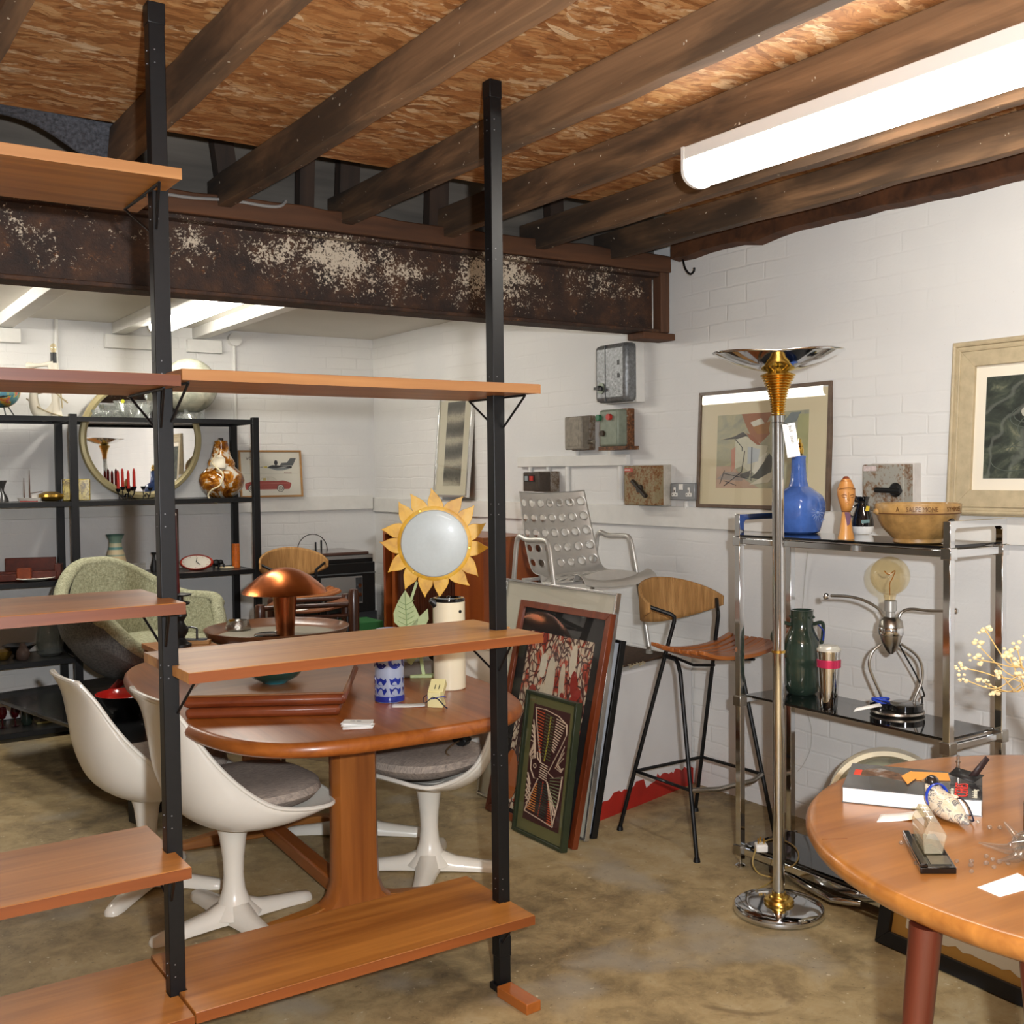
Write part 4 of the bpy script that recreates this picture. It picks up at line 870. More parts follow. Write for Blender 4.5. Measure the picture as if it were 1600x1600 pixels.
for d, zz in ((.012, .007), (.034, .004)):
    o = [(d, d), (w-d, d), (w-d, h-d), (d, h-d)]
    for k in range(4): a, b2 = o[k], o[(k+1) % 4]; mb.tube([X @ Vector((*a, zz*.3)), X @ Vector((*b2, zz*.3))], .008 if d < .02 else .004, 8)
part('moulding', mb, FRB, t)
# tall silver framed print standing on the far rail
def art_tall(t, X, w, h, fw, z):
    m, nt, b = newmat('etching'); v = coords(nt, (1, 1, 1)); n1 = noise(nt, v, 90, 4, .7); n2 = noise(nt, coords(nt, (1, 1, 1)), 7, 4, .6, .3)
    wv = nd(nt, 'ShaderNodeTexWave', wave_type='BANDS', bands_direction='Z'); wv.inputs['Scale'].default_value = 2.2; wv.inputs['Distortion'].default_value = 3; wv.inputs['Detail'].default_value = 3; lk(nt, v, wv.inputs[0])
    f = math_(nt, 'ADD', math_(nt, 'MULTIPLY', n1, .5), math_(nt, 'MULTIPLY', wv.outputs[1], .45)); lk(nt, ramp(nt, f, [(.2, lin('#3f3e38')), (.5, lin('#6f6c62')), (.75, lin('#b3ac98'))]), b.inputs['Base Color'])
    part('etching', MB().b(.24*w, .76*w, .11*h, .93*h, z-.002, z, X), m, t)
bl, br = RX(676, 779, 3.53), RX(728, 779, 3.53); tp = RX(686, 612, 3.585)
picture('framed_print', 'tall narrow silver framed print standing on the rail behind the sunflower', (3.53, bl.y, 1.345), (3.53, br.y, 1.345), (3.59, bl.y, 2.0), .014, .026, M('silver_frame', '#d8d8d6', .2, .9), .06, M('print_mount', '#cfc9b4', .8), art_tall)
# car and jet poster, on the back wall rail
def art_poster(t, X, w, h, fw, z):
    def s(pts): return [(fw+a*(w-2*fw), fw+b2*(h-2*fw)) for a, b2 in pts]
    sh = part('poster_sheet', MB().b(fw*.8, w-fw*.8, fw*.8, h-fw*.8, z-.002, z, X), M('poster_paper', '#dcd8cc', .7), t)
    R_ = [('#a03c34', s([(.07, .14), (.8, .14), (.82, .19), (.84, .26), (.83, .29), (.7, .345), (.62, .335), (.3, .335), (.15, .32), (.06, .28), (.06, .2)])), ('#c9c5b4', s([(.3, .335), (.335, .41), (.40, .435), (.5, .435), (.56, .40), (.6, .335)])), ('#d8d4c6', s([(.315, .34), (.345, .405), (.40, .425), (.435, .425), (.435, .34)])), ('#d8d4c6', s([(.45, .34), (.45, .425), (.5, .425), (.55, .39), (.585, .34)])), ('#b9a86a', s([(.36, .345), (.36, .40), (.41, .41), (.41, .345)])), ('#c8736a', s([(.07, .265), (.83, .275), (.83, .28), (.07, .27)])),
          ('#23242a', s([(.44, .64), (.48, .68), (.53, .70), (.72, .685), (.86, .68), (.86, .63), (.6, .61)])), ('#7f8486', s([(.44, .64), (.6, .575), (.7, .575), (.86, .63), (.6, .625)])), ('#c9b43e', s([(.36, .655), (.44, .685), (.44, .63)])), ('#2b2a2c', s([(.28, .652), (.36, .662), (.36, .646)])), ('#55595c', s([(.66, .69), (.68, .75), (.78, .76), (.84, .86), (.94, .86), (.88, .69)])), ('#a4a7a6', s([(.6, .63), (.72, .665), (.8, .665), (.74, .64)]))]
    c0 = s([(.59, .755)])[0]; R_.append(('#2c2c30', [(c0[0]+.013*math.cos(a), c0[1]+.018*math.sin(a)) for a in [2*PI*k/16 for k in range(16)]]))
    for cx in (.165, .65):
        c0 = s([(cx, .165)])[0]
        for col, r in (('#2b2a2a', .026), ('#d6d2c8', .022), ('#3a3836', .015), ('#cac6bc', .011), ('#33312f', .004)): R_.append((col, [(c0[0]+r*math.cos(a), c0[1]+r*math.sin(a)) for a in [2*PI*k/20 for k in range(20)]]))
    part('poster_art', patch(sh, X, z, R_, .0003), None, sh)
    text('lettering', 'VOLVO', .030, X @ Matrix.Translation((*s([(.09, .82)])[0], z+.001)), M('poster_ink', '#4a3436', .7), sh)
    text('lettering', 'Amazon', .017, X @ Matrix.Translation((*s([(.72, .50)])[0], z+.001)), M('poster_red', '#8a4a48', .7), sh)
    mb = MB(); [mb.b(*[s([(a, b2)])[0][0] for a in (.04, .96)], s([(0, b2)])[0][1], s([(0, b2)])[0][1]+.0012, z, z+.0005, X) for b2 in (.5,)]; part('rule_line', mb, M('pale_line', '#a9a79c', .7), sh)
bl, br = RY(376, 780, 7.09), RY(474, 778, 7.09)
picture('framed_poster', 'small wood framed poster of a red car below a jet plane', (bl.x, 7.085, 1.346), (br.x, 7.085, 1.346), (bl.x, 7.115, 1.668), .013, .018, wood('pale_oak', '#94683a', '#b98c54', 'X', .45, 40), 0, None, art_poster, cat='poster')
# ---------------------------------------------------------------- switchgear on the right wall
def wallbox(name, label, tlp, brp, depth, mat, cat='switch box', bevel=.006, side=None):
    """front face from pixel corners on the plane standing `depth` off the wall"""
    a, b2 = RX(*tlp, XR-depth), RX(*brp, XR-depth); y1, y0, z1, z0 = a.y, b2.y, a.z, b2.z
    t = thing(name, label, cat, (XR-depth/2, (y0+y1)/2, z0))
    part('casing', MB().b(XR-depth, XR, y0, y1, z0, z1), mat, t, bevel=bevel)
    if side: part('backplate', MB().b(XR-depth*.45, XR-.0005, y0-.004, y1+.004, z0-.004, z1+.004), side, t, bevel=.003)
    xf = XR-depth
    def at(u, v, d=0): return Vector((xf-d, y1+(y0-y1)*u, z0+(z1-z0)*v))
    return t, at, (y1-y0), (z1-z0)
Nx = Vector((-1, 0, 0))
HAM = M('hammered_grey', '#7d7f80', .42, .5, var=.35, vscale=70, bmp=.5, bscale=60)
t, at, w, h = wallbox('switch_box', 'large hammered grey switch box with dial, highest on the wall near the beam end', (928, 541), (978, 626), .12, HAM, bevel=.025, side=WHITE_PAINT)
part('lid_seam', MB().b(at(0, 0).x-.003, at(0, 0).x+.01, at(.36, 0).y-.002, at(.36, 0).y+.002, at(0, .02).z, at(0, .98).z), M('seam_grey', '#6a6b6c', .5, .4), t)
part('dial', MB().cyl(at(.24, .25, 0), at(.24, .25, .006), .028, n=28), M('dial_plate', '#6f7668', .4, .3), t)
part('knob', MB().cyl(at(.24, .25, .004), at(.24, .25, .03), .014, .012, 20).bar(at(.12, .25, .022), at(.36, .23, .022), .012, .014), BLACK, t)
mb = MB()
for v in (.62, .40): mb.b(at(0, 0).x-.002, at(0, 0).x+.005, at(.80, 0).y, at(.74, 0).y, at(0, v).z, at(0, v+.08).z)
part('slot', mb, BLACK, t, stuff=True)
t, at, w, h = wallbox('switch_box', 'plain small grey switch box left of the one with red and green buttons', (882, 652), (909, 702), .09, M('old_grey_paint', '#857d70', .5, .2, var=.25, vscale=40, bmp=.3, bscale=60), side=rusty('scuffed_side', '#8a8278', '#6a5844', .5))
part('lid_plate', MB().b(at(0, 0).x-.002, at(0, 0).x+.004, at(.82, 0).y, at(.12, 0).y, at(0, .1).z, at(0, .9).z), M('old_grey_paint', '#857d70'), t, bevel=.002)
part('key_switch', MB().cyl(at(1.0, .22, -.05)+Vector((0, -.0, 0)), at(1.0, .22, -.05)+Vector((0, -.04, 0)), .012, n=16), STEEL, t)
GB = rusty('green_box_rust', '#7c8474', '#8a5a2c', .38)
t, at, w, h = wallbox('starter_box', 'rusty green starter box with a green and a red button', (936, 641), (965, 697), .11, M('green_enamel', '#7f8777', .45, .1, var=.15, vscale=30), side=rusty('heavy_rust', '#8f8b7a', '#7a4a22', .75), bevel=.012)
part('green_button', MB().cyl(at(.05, .79, 0), at(.05, .79, .018), .016, n=20), M('button_green', '#2f6e4c', .35), t, label='green push button')
part('red_button', MB().cyl(at(.62, .79, 0), at(.62, .79, .018), .016, n=20), M('button_red', '#b8342c', .35), t, label='red push button')
part('reset_knob', MB().cyl(at(.22, .36, 0), at(.22, .36, .012), .015, n=18), M('rust_brown', '#3a2c1e', .6), t)
part('lower_flange', MB().b(XR-.10, XR-.01, at(1.12, 0).y-.03, at(-.12, 0).y+.0, at(0, -.1).z, at(0, .0).z), rusty('heavy_rust', '#8f8b7a', '#7a4a22', .75), t)
t, at, w, h = wallbox('isolator_box', 'square rusty isolator with a diagonal handle and red label above the socket', (975, 728), (1022, 790), .11, rusty('isolator_rust', '#8f8262', '#7d4f24', .5), side=M('scuffed_paint', '#b6b0a4', .5, var=.2, vscale=25), bevel=.004)
part('handle', MB().bar(at(.34, .62, .012), at(.80, .22, .012), .018, .014).cyl(at(.56, .42, 0), at(.56, .42, .014), .02, n=18), M('handle_dark', '#3c3630', .45, .3), t)
part('warning_label', MB().b(at(0, 0).x-.0015, at(0, 0).x+.004, at(.30, 0).y, at(.02, 0).y, at(0, .84).z, at(0, .94).z), M('label_red', '#b85648', .6), t)
text('lettering', 'DANGER', .0105, frame_M(at(.035, .875, .002), (0, -1, 0), (0, 0, 1)), PAPER, t)
t, at, w, h = wallbox('starter_box', 'low dark brown starter box behind the aluminium chair with a red button', (817, 738), (842, 768), .14, M('dark_brown_box', '#4a4038', .45, .3, var=.25, vscale=40), side=rusty('scuffed_side', '#8a8278', '#6a5844', .5))
part('button_plate', MB().b(at(0, 0).x-.002, at(0, 0).x+.004, at(.75, 0).y, at(.1, 0).y, at(0, .5).z, at(0, .86).z), BLACK, t)
part('grey_button', MB().b(at(0, 0).x-.006, at(0, 0).x, at(.36, 0).y, at(.16, 0).y, at(0, .56).z, at(0, .80).z), M('button_grey', '#8f9698', .4), t)
part('red_button', MB().b(at(0, 0).x-.006, at(0, 0).x, at(.68, 0).y, at(.46, 0).y, at(0, .56).z, at(0, .80).z), M('button_red', '#b8342c', .35), t)
t, at, w, h = wallbox('isolator_box', 'rust speckled isolator with horizontal black handle behind the stoneware bowl', (1348, 726), (1412, 800), .10, rusty('speckled_rust', '#9a978c', '#7a5a3c', .45), side=M('lilac_side', '#c9c3bd', .5, var=.12, vscale=12), bevel=.004)
part('handle', MB().tube([at(.38, .46, .014), at(.98, .44, .014)], .010, 12).cyl(at(.80, .46, 0), at(.80, .46, .012), .028, .02, 20), BLACK, t)
part('label_remains', MB().b(at(0, 0).x-.001, at(0, 0).x+.004, at(.34, 0).y, at(.02, 0).y, at(0, .86).z, at(0, .97).z), M('torn_label', '#c9b9b4', .7, var=.2, vscale=60), t)
# socket
a, b2 = RX(1047, 755, XR-.045), RX(1085, 782, XR-.045)
t = thing('double_socket', 'grey metal double power socket on the wall left of the abstract painting', 'socket', (XR-.02, (a.y+b2.y)/2, b2.z))
part('plate', MB().b(XR-.045, XR, b2.y, a.y, b2.z, a.z), M('socket_grey', '#8b8d8f', .4, .4), t, bevel=.004)
for u in (.20, .78):
    o = Vector((XR-.0465, a.y+(b2.y-a.y)*u, b2.z+(a.z-b2.z)*.36))
    part('outlet', MB().b(-.003, .003, -.006, .006, .0, .032, Matrix.Translation(o)).b(-.003, .003, -.019, .019, -.012, .006, Matrix.Translation(o)), WHITE_PLASTIC, t, bevel=.002)
    mb = MB(); [mb.b(-.0036, -.0028, y-.0025, y+.0025, z, z+hh, Matrix.Translation(o)) for y, z, hh in ((0, .008, .012), (-.011, -.005, .005), (.011, -.005, .005))]; part('pin_hole', mb, BLACK, t, stuff=True)
o = Vector((XR-.0465, a.y+(b2.y-a.y)*.46, b2.z+(a.z-b2.z)*.78)); part('switch_rocker', MB().b(-.004, .003, -.013, .013, -.014, .014, Matrix.Translation(o)), WHITE_PLASTIC, t, bevel=.002)
# painted board, conduits
y0, y1 = RX(978, 722, XR-.03).y, RX(808, 722, XR-.03).y; z0, z1 = RX(930, 728, XR-.03).z, RX(930, 711, XR-.03).z
struct('trim_50', MB().b(XR-.03, XR, y0, y1, z0, z1), WHITE_PAINT, .003)
for i, (px_, ya, yb) in enumerate(((886, 728, 790), (968, 728, 780), (828, 725, 740), (856, 725, 740), (901, 702, 712), (1072, 783, 795), (955, 697, 711))):
    a, b2 = RX(px_, ya, XR-.015), RX(px_, yb, XR-.015); struct('trim_%d' % (51+i), MB().cyl((XR-.012, a.y, a.z), (XR-.012, a.y, min(b2.z, a.z-.03)), .013 if i != 6 else .02, n=14), WHITE_PAINT)
# ---------------------------------------------------------------- white plinth with red foot, rug, bag, aluminium chair
pt = thing('display_plinth', 'white painted plinth with worn red skirting under the aluminium chair', 'plinth', (3.23, 4.6, 0))
A, B = Vector((2.87, 3.632, 0)), Vector((3.588, 3.81, 0)); A2, B2 = Vector((2.87, 5.02, 0)), Vector((3.588, 5.02, 0))
def plx(z0, z1, g=0): return [(A.x-g, A.y-g), (B.x, B.y-g), (B2.x, B2.y), (A2.x-g, A2.y)], z0, z1
part('body', MB().prism(*plx(.0, .615)), M('plinth_white', '#dad9d8', .5, var=.04, vscale=4), pt, bevel=.012)
mb = MB(); r = random.Random(4); R = []
for k in range(41):
    u = k/40; p = A.lerp(B, u); hgt = .075+.055*u*(1-u)*2+r.uniform(-.012, .012)-(.03 if .45 < u < .6 else 0)
    R.append([p+Vector((.0, -.004, .0)), p+Vector((0, -.004, hgt)), p+Vector((0, .01, hgt)), p+Vector((0, .01, 0))])
mb.rings(R); part('red_skirting', mb, M('red_paint', '#a8261e', .45, var=.12, vscale=12), pt, label='ragged red painted foot')
mb = MB().prism([(2.90, 3.71), (3.50, 3.86), (3.50, 4.5), (2.90, 4.5)], .616, .626)
rug = thing('fringed_rug', 'dark brown rug with pale fringe lying on the white plinth under the chair', 'rug', (3.22, 4.1, .616)); part('pile', mb, M('rug_brown', '#4a3626', .95, var=.4, vscale=60, bmp=.5, bscale=200), rug)
mb = MB(); r = random.Random(6)
for k in range(26):
    p = Vector((2.91, 3.71, 0)).lerp(Vector((3.30, 3.81, 0)), k/25); q = p+Vector((r.uniform(-.07, .0), r.uniform(-.05, -.0), 0)); q.y = max(q.y, A.y+.25*(q.x-A.x)+.01)
    mb.tube(catmull([p+Vector((0, .01, .623)), p.lerp(q, .6)+Vector((r.uniform(-.02, .02), 0, .621)), q+Vector((0, 0, .6195))], 3), .0026, 5)
part('fringe', mb, M('fringe_cream', '#c9b996', .9), rug, stuff=True)
bg = thing('black_bag', 'black woven bag with knotted cream cord on the plinth behind the leaning frames', 'bag', (3.0, 3.84, .627))
mb = MB().prism([(3.70, .628), (3.70, .83), (3.76, .905), (4.05, .93), (4.05, .628)], 2.985, 3.03, Matrix(((0, 0, 1, 0), (1, 0, 0, 0), (0, 1, 0, 0), (0, 0, 0, 1)))); part('body', mb, M('black_weave', '#141312', .9, bmp=.5, bscale=150), bg, bevel=.012)
mb = MB(); c = RZ(962, 1005, .76)
c = Vector((2.972, 3.70, .0))
for j in range(6):
    pts = [c+Vector((.0-.004*(j % 2), -.008*j+.02+.012*math.sin(k*1.3+j), .80-.03*k-.004*j)) for k in range(7)]; mb.tube(catmull(pts, 3), .0036, 6)
part('cord', mb, M('fringe_cream', '#c9b996', .9), bg)
# aluminium armchair with holes
ac = thing('aluminium_armchair', 'aluminium armchair pierced with round holes, standing on the white plinth', 'chair', (3.17, 4.1, .627))
ZB = .627; 
def P3(x, y, z): return Vector((x, y+.06, ZB+z))
XA, XB = 2.945, 3.395
prof = catmull([(4.315, .775), (4.285, .66), (4.255, .55), (4.225, .46), (4.19, .395), (4.13, .37), (4.0, .375), (3.86, .392), (3.80, .385), (3.775, .355)], 6)
if 1:
    n = len(prof); L = [0]
    pr3 = [Vector((0, a, b2)) for a, b2 in [(q[0], q[1]) for q in [(p.x, p.y) for p in [Vector((a, b2, 0)) for a, b2 in [(4.375, .775), (4.345, .66), (4.315, .55), (4.285, .46), (4.25, .395), (4.19, .37), (4.06, .375), (3.92, .392), (3.86, .385), (3.835, .355)]]]]]
    pr3 = catmull(pr3, 6)
    Ls = [0]
    for a, b2 in zip(pr3, pr3[1:]): Ls.append(Ls[-1]+(b2-a).length)
    Lt = Ls[-1]
    def onp(s):
        for i in range(len(Ls)-1):
            if Ls[i+1] >= s: f = (s-Ls[i])/(Ls[i+1]-Ls[i]); return pr3[i].lerp(pr3[i+1], f)
        return pr3[-1]
    cell = .0105; nu = int(Lt/cell); nv = 44; mb = MB(); vs = []; w2 = (XB-XA)/2-.012; xc = (XA+XB)/2
    def sheet(s, v):
        p = onp(min(s, Lt)); t = 2*v-1; flare = .018*abs(t)**3; hw = w2*(1-.06*max(0, 1-s/.25))
        d = (onp(min(s+.01, Lt))-onp(max(s-.01, 0))).normalized(); nrm = Vector((0, -d.z, d.y)); nrm = nrm if nrm.y < 0 or nrm.z > .5 else -nrm
        dish = .022*(1-t*t)
        return Vector((xc+hw*t, p.y, ZB+p.z))-nrm*dish+nrm*flare
    holes = [(.055+.075*i, (j+.5)/7) for i in range(5) for j in range(7)]+[(.56+.075*i, (j+.5)/7) for i in range(3) for j in range(7)]
    rh = .0185; Wd = 2*w2
    # build as a fine grid with round holes cut by snapping the ring of cells next to each hole
    NU, NV = int(Lt/.008), int(Wd/.008)
    pos = {}
    def near(s, x):
        best = None
        for hs, hv in holes:
            hx = hv*Wd; d = math.hypot(s-hs, x-hx)
            if best is None or d < best[0]: best = (d, hs, hx)
        return best
    idx = {}; vs = []; fs = []
    info = {}
    for i in range(NU+1):
        for j in range(NV+1):
            s, x = Lt*i/NU, Wd*j/NV; d, hs, hx = near(s, x); info[i, j] = d
            if d < rh+.0062 and d > 1e-6:
                k = max(rh, d) if d > rh+.0056 else rh
                s, x = hs+(s-hs)*k/d, hx+(x-hx)*k/d
            idx[i, j] = len(vs); vs.append(sheet(max(0, min(Lt, s)), max(0, min(1, x/Wd))))
    for i in range(NU):
        for j in range(NV):
            c4 = [(i, j), (i, j+1), (i+1, j+1), (i+1, j)]
            if all(info[q] < rh+.0056 for q in c4): continue
            fs.append(tuple(idx[q] for q in c4))
    used = sorted({a for f in fs for a in f}); rm = {a: k for k, a in enumerate(used)}
    mb.add([vs[a] for a in used], [tuple(rm[a] for a in f) for f in fs])
    part('seat_shell', mb, ALU, ac, solid=.003, label='pierced aluminium seat and back')
for x, s in ((XA, -1), (XB, 1)):
    xs = x+s*.02
    pts = catmull([P3(xs+s*.01, 3.87, 0), P3(xs+s*.005, 3.935, .30), P3(xs, 3.985, .515)], 5)[:-1]+catmull([P3(xs, 3.985, .515), P3(xs, 4.005, .548), P3(xs, 4.045, .556), P3(xs, 4.16, .552), P3(xs, 4.225, .566), P3(xs, 4.25, .55)], 5)[:-1]+catmull([P3(xs, 4.25, .55), P3(xs, 4.262, .5), P3(xs, 4.30, .25), P3(xs+s*.005, 4.34, 0)], 5)
    rad = [.0135]*len(pts); fr = part('leg_frame', MB().tube(pts, .0135, 14, flat=.8), ALU, ac)
    for y in (3.87, 4.34): part('foot_cap', MB().cyl(P3(xs+s*.008, y, 0), P3(xs+s*.008, y, .015), .017, n=16), M('rubber_grey', '#8e8a80', .7), fr)
for y, z in ((3.93, .36), (4.2, .36)): part('seat_rail', MB().bar(P3(XA-.02, y, z), P3(XB+.02, y, z), .03, .012), ALU, ac)
p = P3(XB+.02, 4.245, .56)
q = thing('paper_label', 'blank white paper label taped to the arm of the aluminium chair', 'label', p)
part('card', MB().add([RX(905, 849, 3.40), RX(919, 849, 3.40), RX(932, 833, 3.42), RX(919, 831, 3.42)], [(0, 1, 2, 3)]), PAPER, q, solid=.0008)
# ---------------------------------------------------------------- frames leaning against the plinth
def lean(y0, y1, xb, xt, zt, zb=.002): return (xb, y1, zb), (xb, y0, zb), (xt, y1, zt)
def art_mola(t, X, w, h, fw, z):
    part('olive_mount', MB().b(fw*.9, w-fw*.9, fw*.9, h-fw*.9, z-.004, z-.001, X), M('olive_cloth', '#6a683e', .9, bmp=.3, bscale=300), t)
    x0, x1, y0, y1 = .145*w, .855*w, .105*h, .915*h; W, Hh = x1-x0, y1-y0
    def s(a, b2): return (x0+a*W, y0+b2*Hh)
    pn = part('textile', MB().b(x0, x1, y0, y1, z-.001, z+.001, X), M('maroon_cloth', '#45201f', .95, bmp=.3, bscale=300), t)
    def stripes(col, pts, name):
        mb = MB()
        for P in pts: mb.tube([X @ Vector((*s(*q), z+.0016)) for q in P], .0044 if name != 'cream_piping' else .0046, 6, flat=.4)
        part(name, mb, M('thread_'+col.strip('#'), col, .9), pn, stuff=True)
    cr = '#cdb49c'
    L = [[(.07, .97), (.35, .975), (.72, .95), (.95, .9), (.97, .82)], [(.07, .97), (.12, .85), (.35, .52)], [(.35, .52), (.26, .55), (.24, .60)], [(.97, .82), (.85, .70), (.58, .46), (.75, .43), (.97, .47), (.93, .25), (.84, .05)],
         [(.84, .03), (.5, .05), (.05, .07), (.12, .17), (.33, .38), (.22, .37), (.10, .44), (.09, .52), (.2, .58)], [(.58, .38), (.66, .27), (.84, .03)], [(.58, .38), (.88, .16)], [(.63, .33), (.84, .13)]]
    for k in range(5): L.append([(.03, .86-.045*k), (.09+.015*k, .79-.03*k), (.11+.02*k, .66-.03*k), (.02+.012*k, .56-.01*k)])
    for k in range(5): L.append([(.03, .40-.05*k), (.13+.015*k, .31-.04*k), (.03+.01*k, .24-.035*k)])
    for k in range(3): L.append([(.95, .72-.05*k), (.80-.02*k, .56-.02*k), (.92, .52-.01*k), (.97, .54)])
    for k in range(7): L.append([(.35+.01*(k % 2), .40+.02*k), (.56, .385+.02*k)])
    for k in range(13): L.append([(.66-.004*k+.01, .925-.022*k), (.93-.02*k, .905-.022*k)])
    stripes(cr, L, 'cream_piping')
    stripes('#c4501f', [[(.12+.012*k, .95-.026*k), (.33, .94-.026*k)] for k in range(14)]+[[(.68+.015*k*0, .05+.02*k), (.80-.012*k, .045+.02*k)] for k in range(11)], 'red_stripe')
    stripes('#d4863a', [[(.10+.016*k, .10+.021*k), (.32, .095+.021*k)] for k in range(12)], 'orange_stripe')
    stripes('#4f5230', [[(.37, .94-.026*k), (.60, .925-.026*k)] for k in range(15)], 'olive_stripe')
    stripes('#2f3d33', [[(.35, .09+.022*k), (.62, .075+.022*k)] for k in range(13)], 'green_stripe')
    stripes('#7f8560', [[(.66, .42-.022*k), (.93-.006*k, .45-.03*k)] for k in range(9)], 'sage_stripe')
    stripes('#b3a63a', [[(.50, .93), (.48, .7), (.44, .54)]], 'yellow_line'); stripes('#a8452c', [[(.47, .37), (.45, .2), (.42, .07)]], 'rust_line')
    part('eye', MB().tube([X @ Vector((s(.2, .475)[0]+.0085*math.cos(a), s(.2, .475)[1]+.0085*math.sin(a), z+.0016)) for a in [2*PI*k/16 for k in range(16)]], .002, 6, True), M('thread_cdb49c', cr, .9), pn)
picture('framed_textile', 'small green framed stitched textile with striped bird, foremost of the leaning frames', (2.50, 3.752, .004), (2.50, 3.40, .004), (2.583, 3.752, .585), .014, .03, M('green_frame', '#2c3322', .4, var=.2, vscale=20), 0, None, art_mola, pane=True, cat='picture')
def art_batik(t, X, w, h, fw, z):
    x0, x1, y0, y1 = .15*w, .86*w, .05*h, .865*h; W, Hh = x1-x0, y1-y0
    part('black_border', MB().b(fw*.9, w-fw*.9, fw*.9, h-fw*.9, z-.004, z-.001, X), M('black_cloth', '#1e1a19', .9), t)
    m, nt, b = newmat('batik_cloth'); v = coords(nt, (1, 1.5, 1)); vo = nd(nt, 'ShaderNodeTexVoronoi', feature='DISTANCE_TO_EDGE'); vo.inputs['Scale'].default_value = 24
    wn = nd(nt, 'ShaderNodeTexNoise'); wn.inputs['Scale'].default_value = 6; lk(nt, v, wn.inputs[0]); a = nd(nt, 'ShaderNodeVectorMath', operation='MULTIPLY_ADD'); a.inputs[1].default_value = (.14, .14, .14); lk(nt, wn.outputs['Color'], a.inputs[0]); lk(nt, v, a.inputs[2]); lk(nt, a.outputs[0], vo.inputs['Vector'])
    n1 = noise(nt, v, 7, 4, .6, .8); n2 = noise(nt, v, 40, 4, .7)
    cell = ramp(nt, n1, [(.38, lin('#8e2f20')), (.45, lin('#b8452a')), (.5, lin('#c9b49a')), (.58, lin('#d6c6ae')), (.62, lin('#b2492c')), (.72, lin('#9c2d20'))]); cell = mixc(nt, ramp(nt, n2, [(.62, (0, 0, 0)), (.7, (.8, .8, .8))]), cell, lin('#5a2a22'))
    c = mixc(nt, ramp(nt, vo.outputs['Distance'], [(.05, (0, 0, 0)), (.13, (1, 1, 1))]), lin('#4a2320'), cell); lk(nt, c, b.inputs['Base Color']); b.inputs['Roughness'].default_value = .85
    sh = part('batik', MB().b(x0, x1, y0, y1, z-.001, z+.0005, X), m, t)
    def s(pts): return [(x0+a*W, y0+b2*Hh) for a, b2 in pts]
    def leaf(cx, cy, rx, ry, rot): return s([(cx+rx*math.cos(q)*math.cos(rot)-ry*math.sin(q)*math.sin(rot)*Hh/W*.7, cy+(rx*math.cos(q)*math.sin(rot)*W/Hh+ry*math.sin(q)*math.cos(rot))) for q in [2*PI*k/16 for k in range(16)]])
    P = [('#3a2220', s([(.3, .42), (.36, .44), (.5, .62), (.47, .78), (.44, .62)])), ('#2c1d1c', s([(.62, .3), (.7, .36), (1, .66), (1, .6), (.72, .26)])), ('#2a1c1b', s([(.74, .1), (.8, .2), (1, .4), (1, .28), (.84, .06)])), ('#3a2220', s([(.1, .1), (.16, .12), (.12, .55), (.08, .5)])),
         ('#8f2a1c', s([(.32, .36), (.45, .42), (.62, .44), (.62, .14), (.5, .16), (.4, .28)])), ('#52201e', s([(.62, .44), (.72, .40), (.84, .22), (.86, .05), (.68, .08), (.6, .2)])),
         ('#d08a2c', leaf(.42, .47, .09, .05, .5)), ('#cf8a2a', leaf(.30, .43, .05, .06, .2)), ('#c9802a', leaf(.70, .50, .05, .07, -.6)), ('#d9d0bd', leaf(.30, .82, .05, .07, 0)), ('#cfc3ad', leaf(.44, .74, .07, .14, .1)), ('#d9cdb8', leaf(.74, .88, .05, .09, 0)), ('#cbbda6', leaf(.62, .76, .04, .10, .1)), ('#93291f', leaf(.20, .66, .06, .05, .8)), ('#93291f', leaf(.80, .76, .05, .07, .2)), ('#8f2a20', leaf(.66, .62, .05, .08, .1)), ('#9b2d22', leaf(.86, .70, .08, .03, .7)), ('#b2622e', leaf(.08, .18, .11, .14, .3)), ('#d2c5ad', leaf(.36, .60, .06, .12, .1)), ('#cfc1a9', leaf(.62, .58, .05, .1, .0))]
    part('batik_figure', patch(sh, X, z+.0005, P, .0003), None, sh)
picture('framed_textile', 'red and cream batik of a bird in wood frame behind the small green frame', (2.558, 4.05, .004), (2.558, 3.405, .004), (2.765, 4.05, .925), .03, .028, wood('frame_wood', '#4a1c0e', '#86401e', 'Z', .3, 50, .3), 0, None, art_batik, pane=True)
def art_blank(t, X, w, h, fw, z): pass
def art_plain(t, X, w, h, fw, z): part('print', MB().b(.2*w, .8*w, .12*h, .7*h, z-.001, z, X), M('print_grey', '#b9b4a4', .8, var=.1), t)
picture('framed_print', 'tall silver framed print leaning behind the batik, only its pale margin showing', (2.655, 4.28, .004), (2.655, 3.452, .004), (2.835, 4.28, 1.0), .011, .024, M('silver_frame', '#d8d8d6', .2, .9), .1, M('pale_mount', '#d3cdbb', .8), art_plain)
def art_white(t, X, w, h, fw, z): part('print', MB().b(fw, w-fw, fw, h-fw, z-.001, z, X), M('blueish_white', '#cdd3da', .6), t)
picture('framed_print', 'black edged white print leaning rearmost against the white plinth', (2.70, 4.2, .004), (2.70, 3.462, .004), (2.862, 4.2, .80), .012, .03, M('black_frame', '#151515', .35), 0, None, art_white, pane=False)
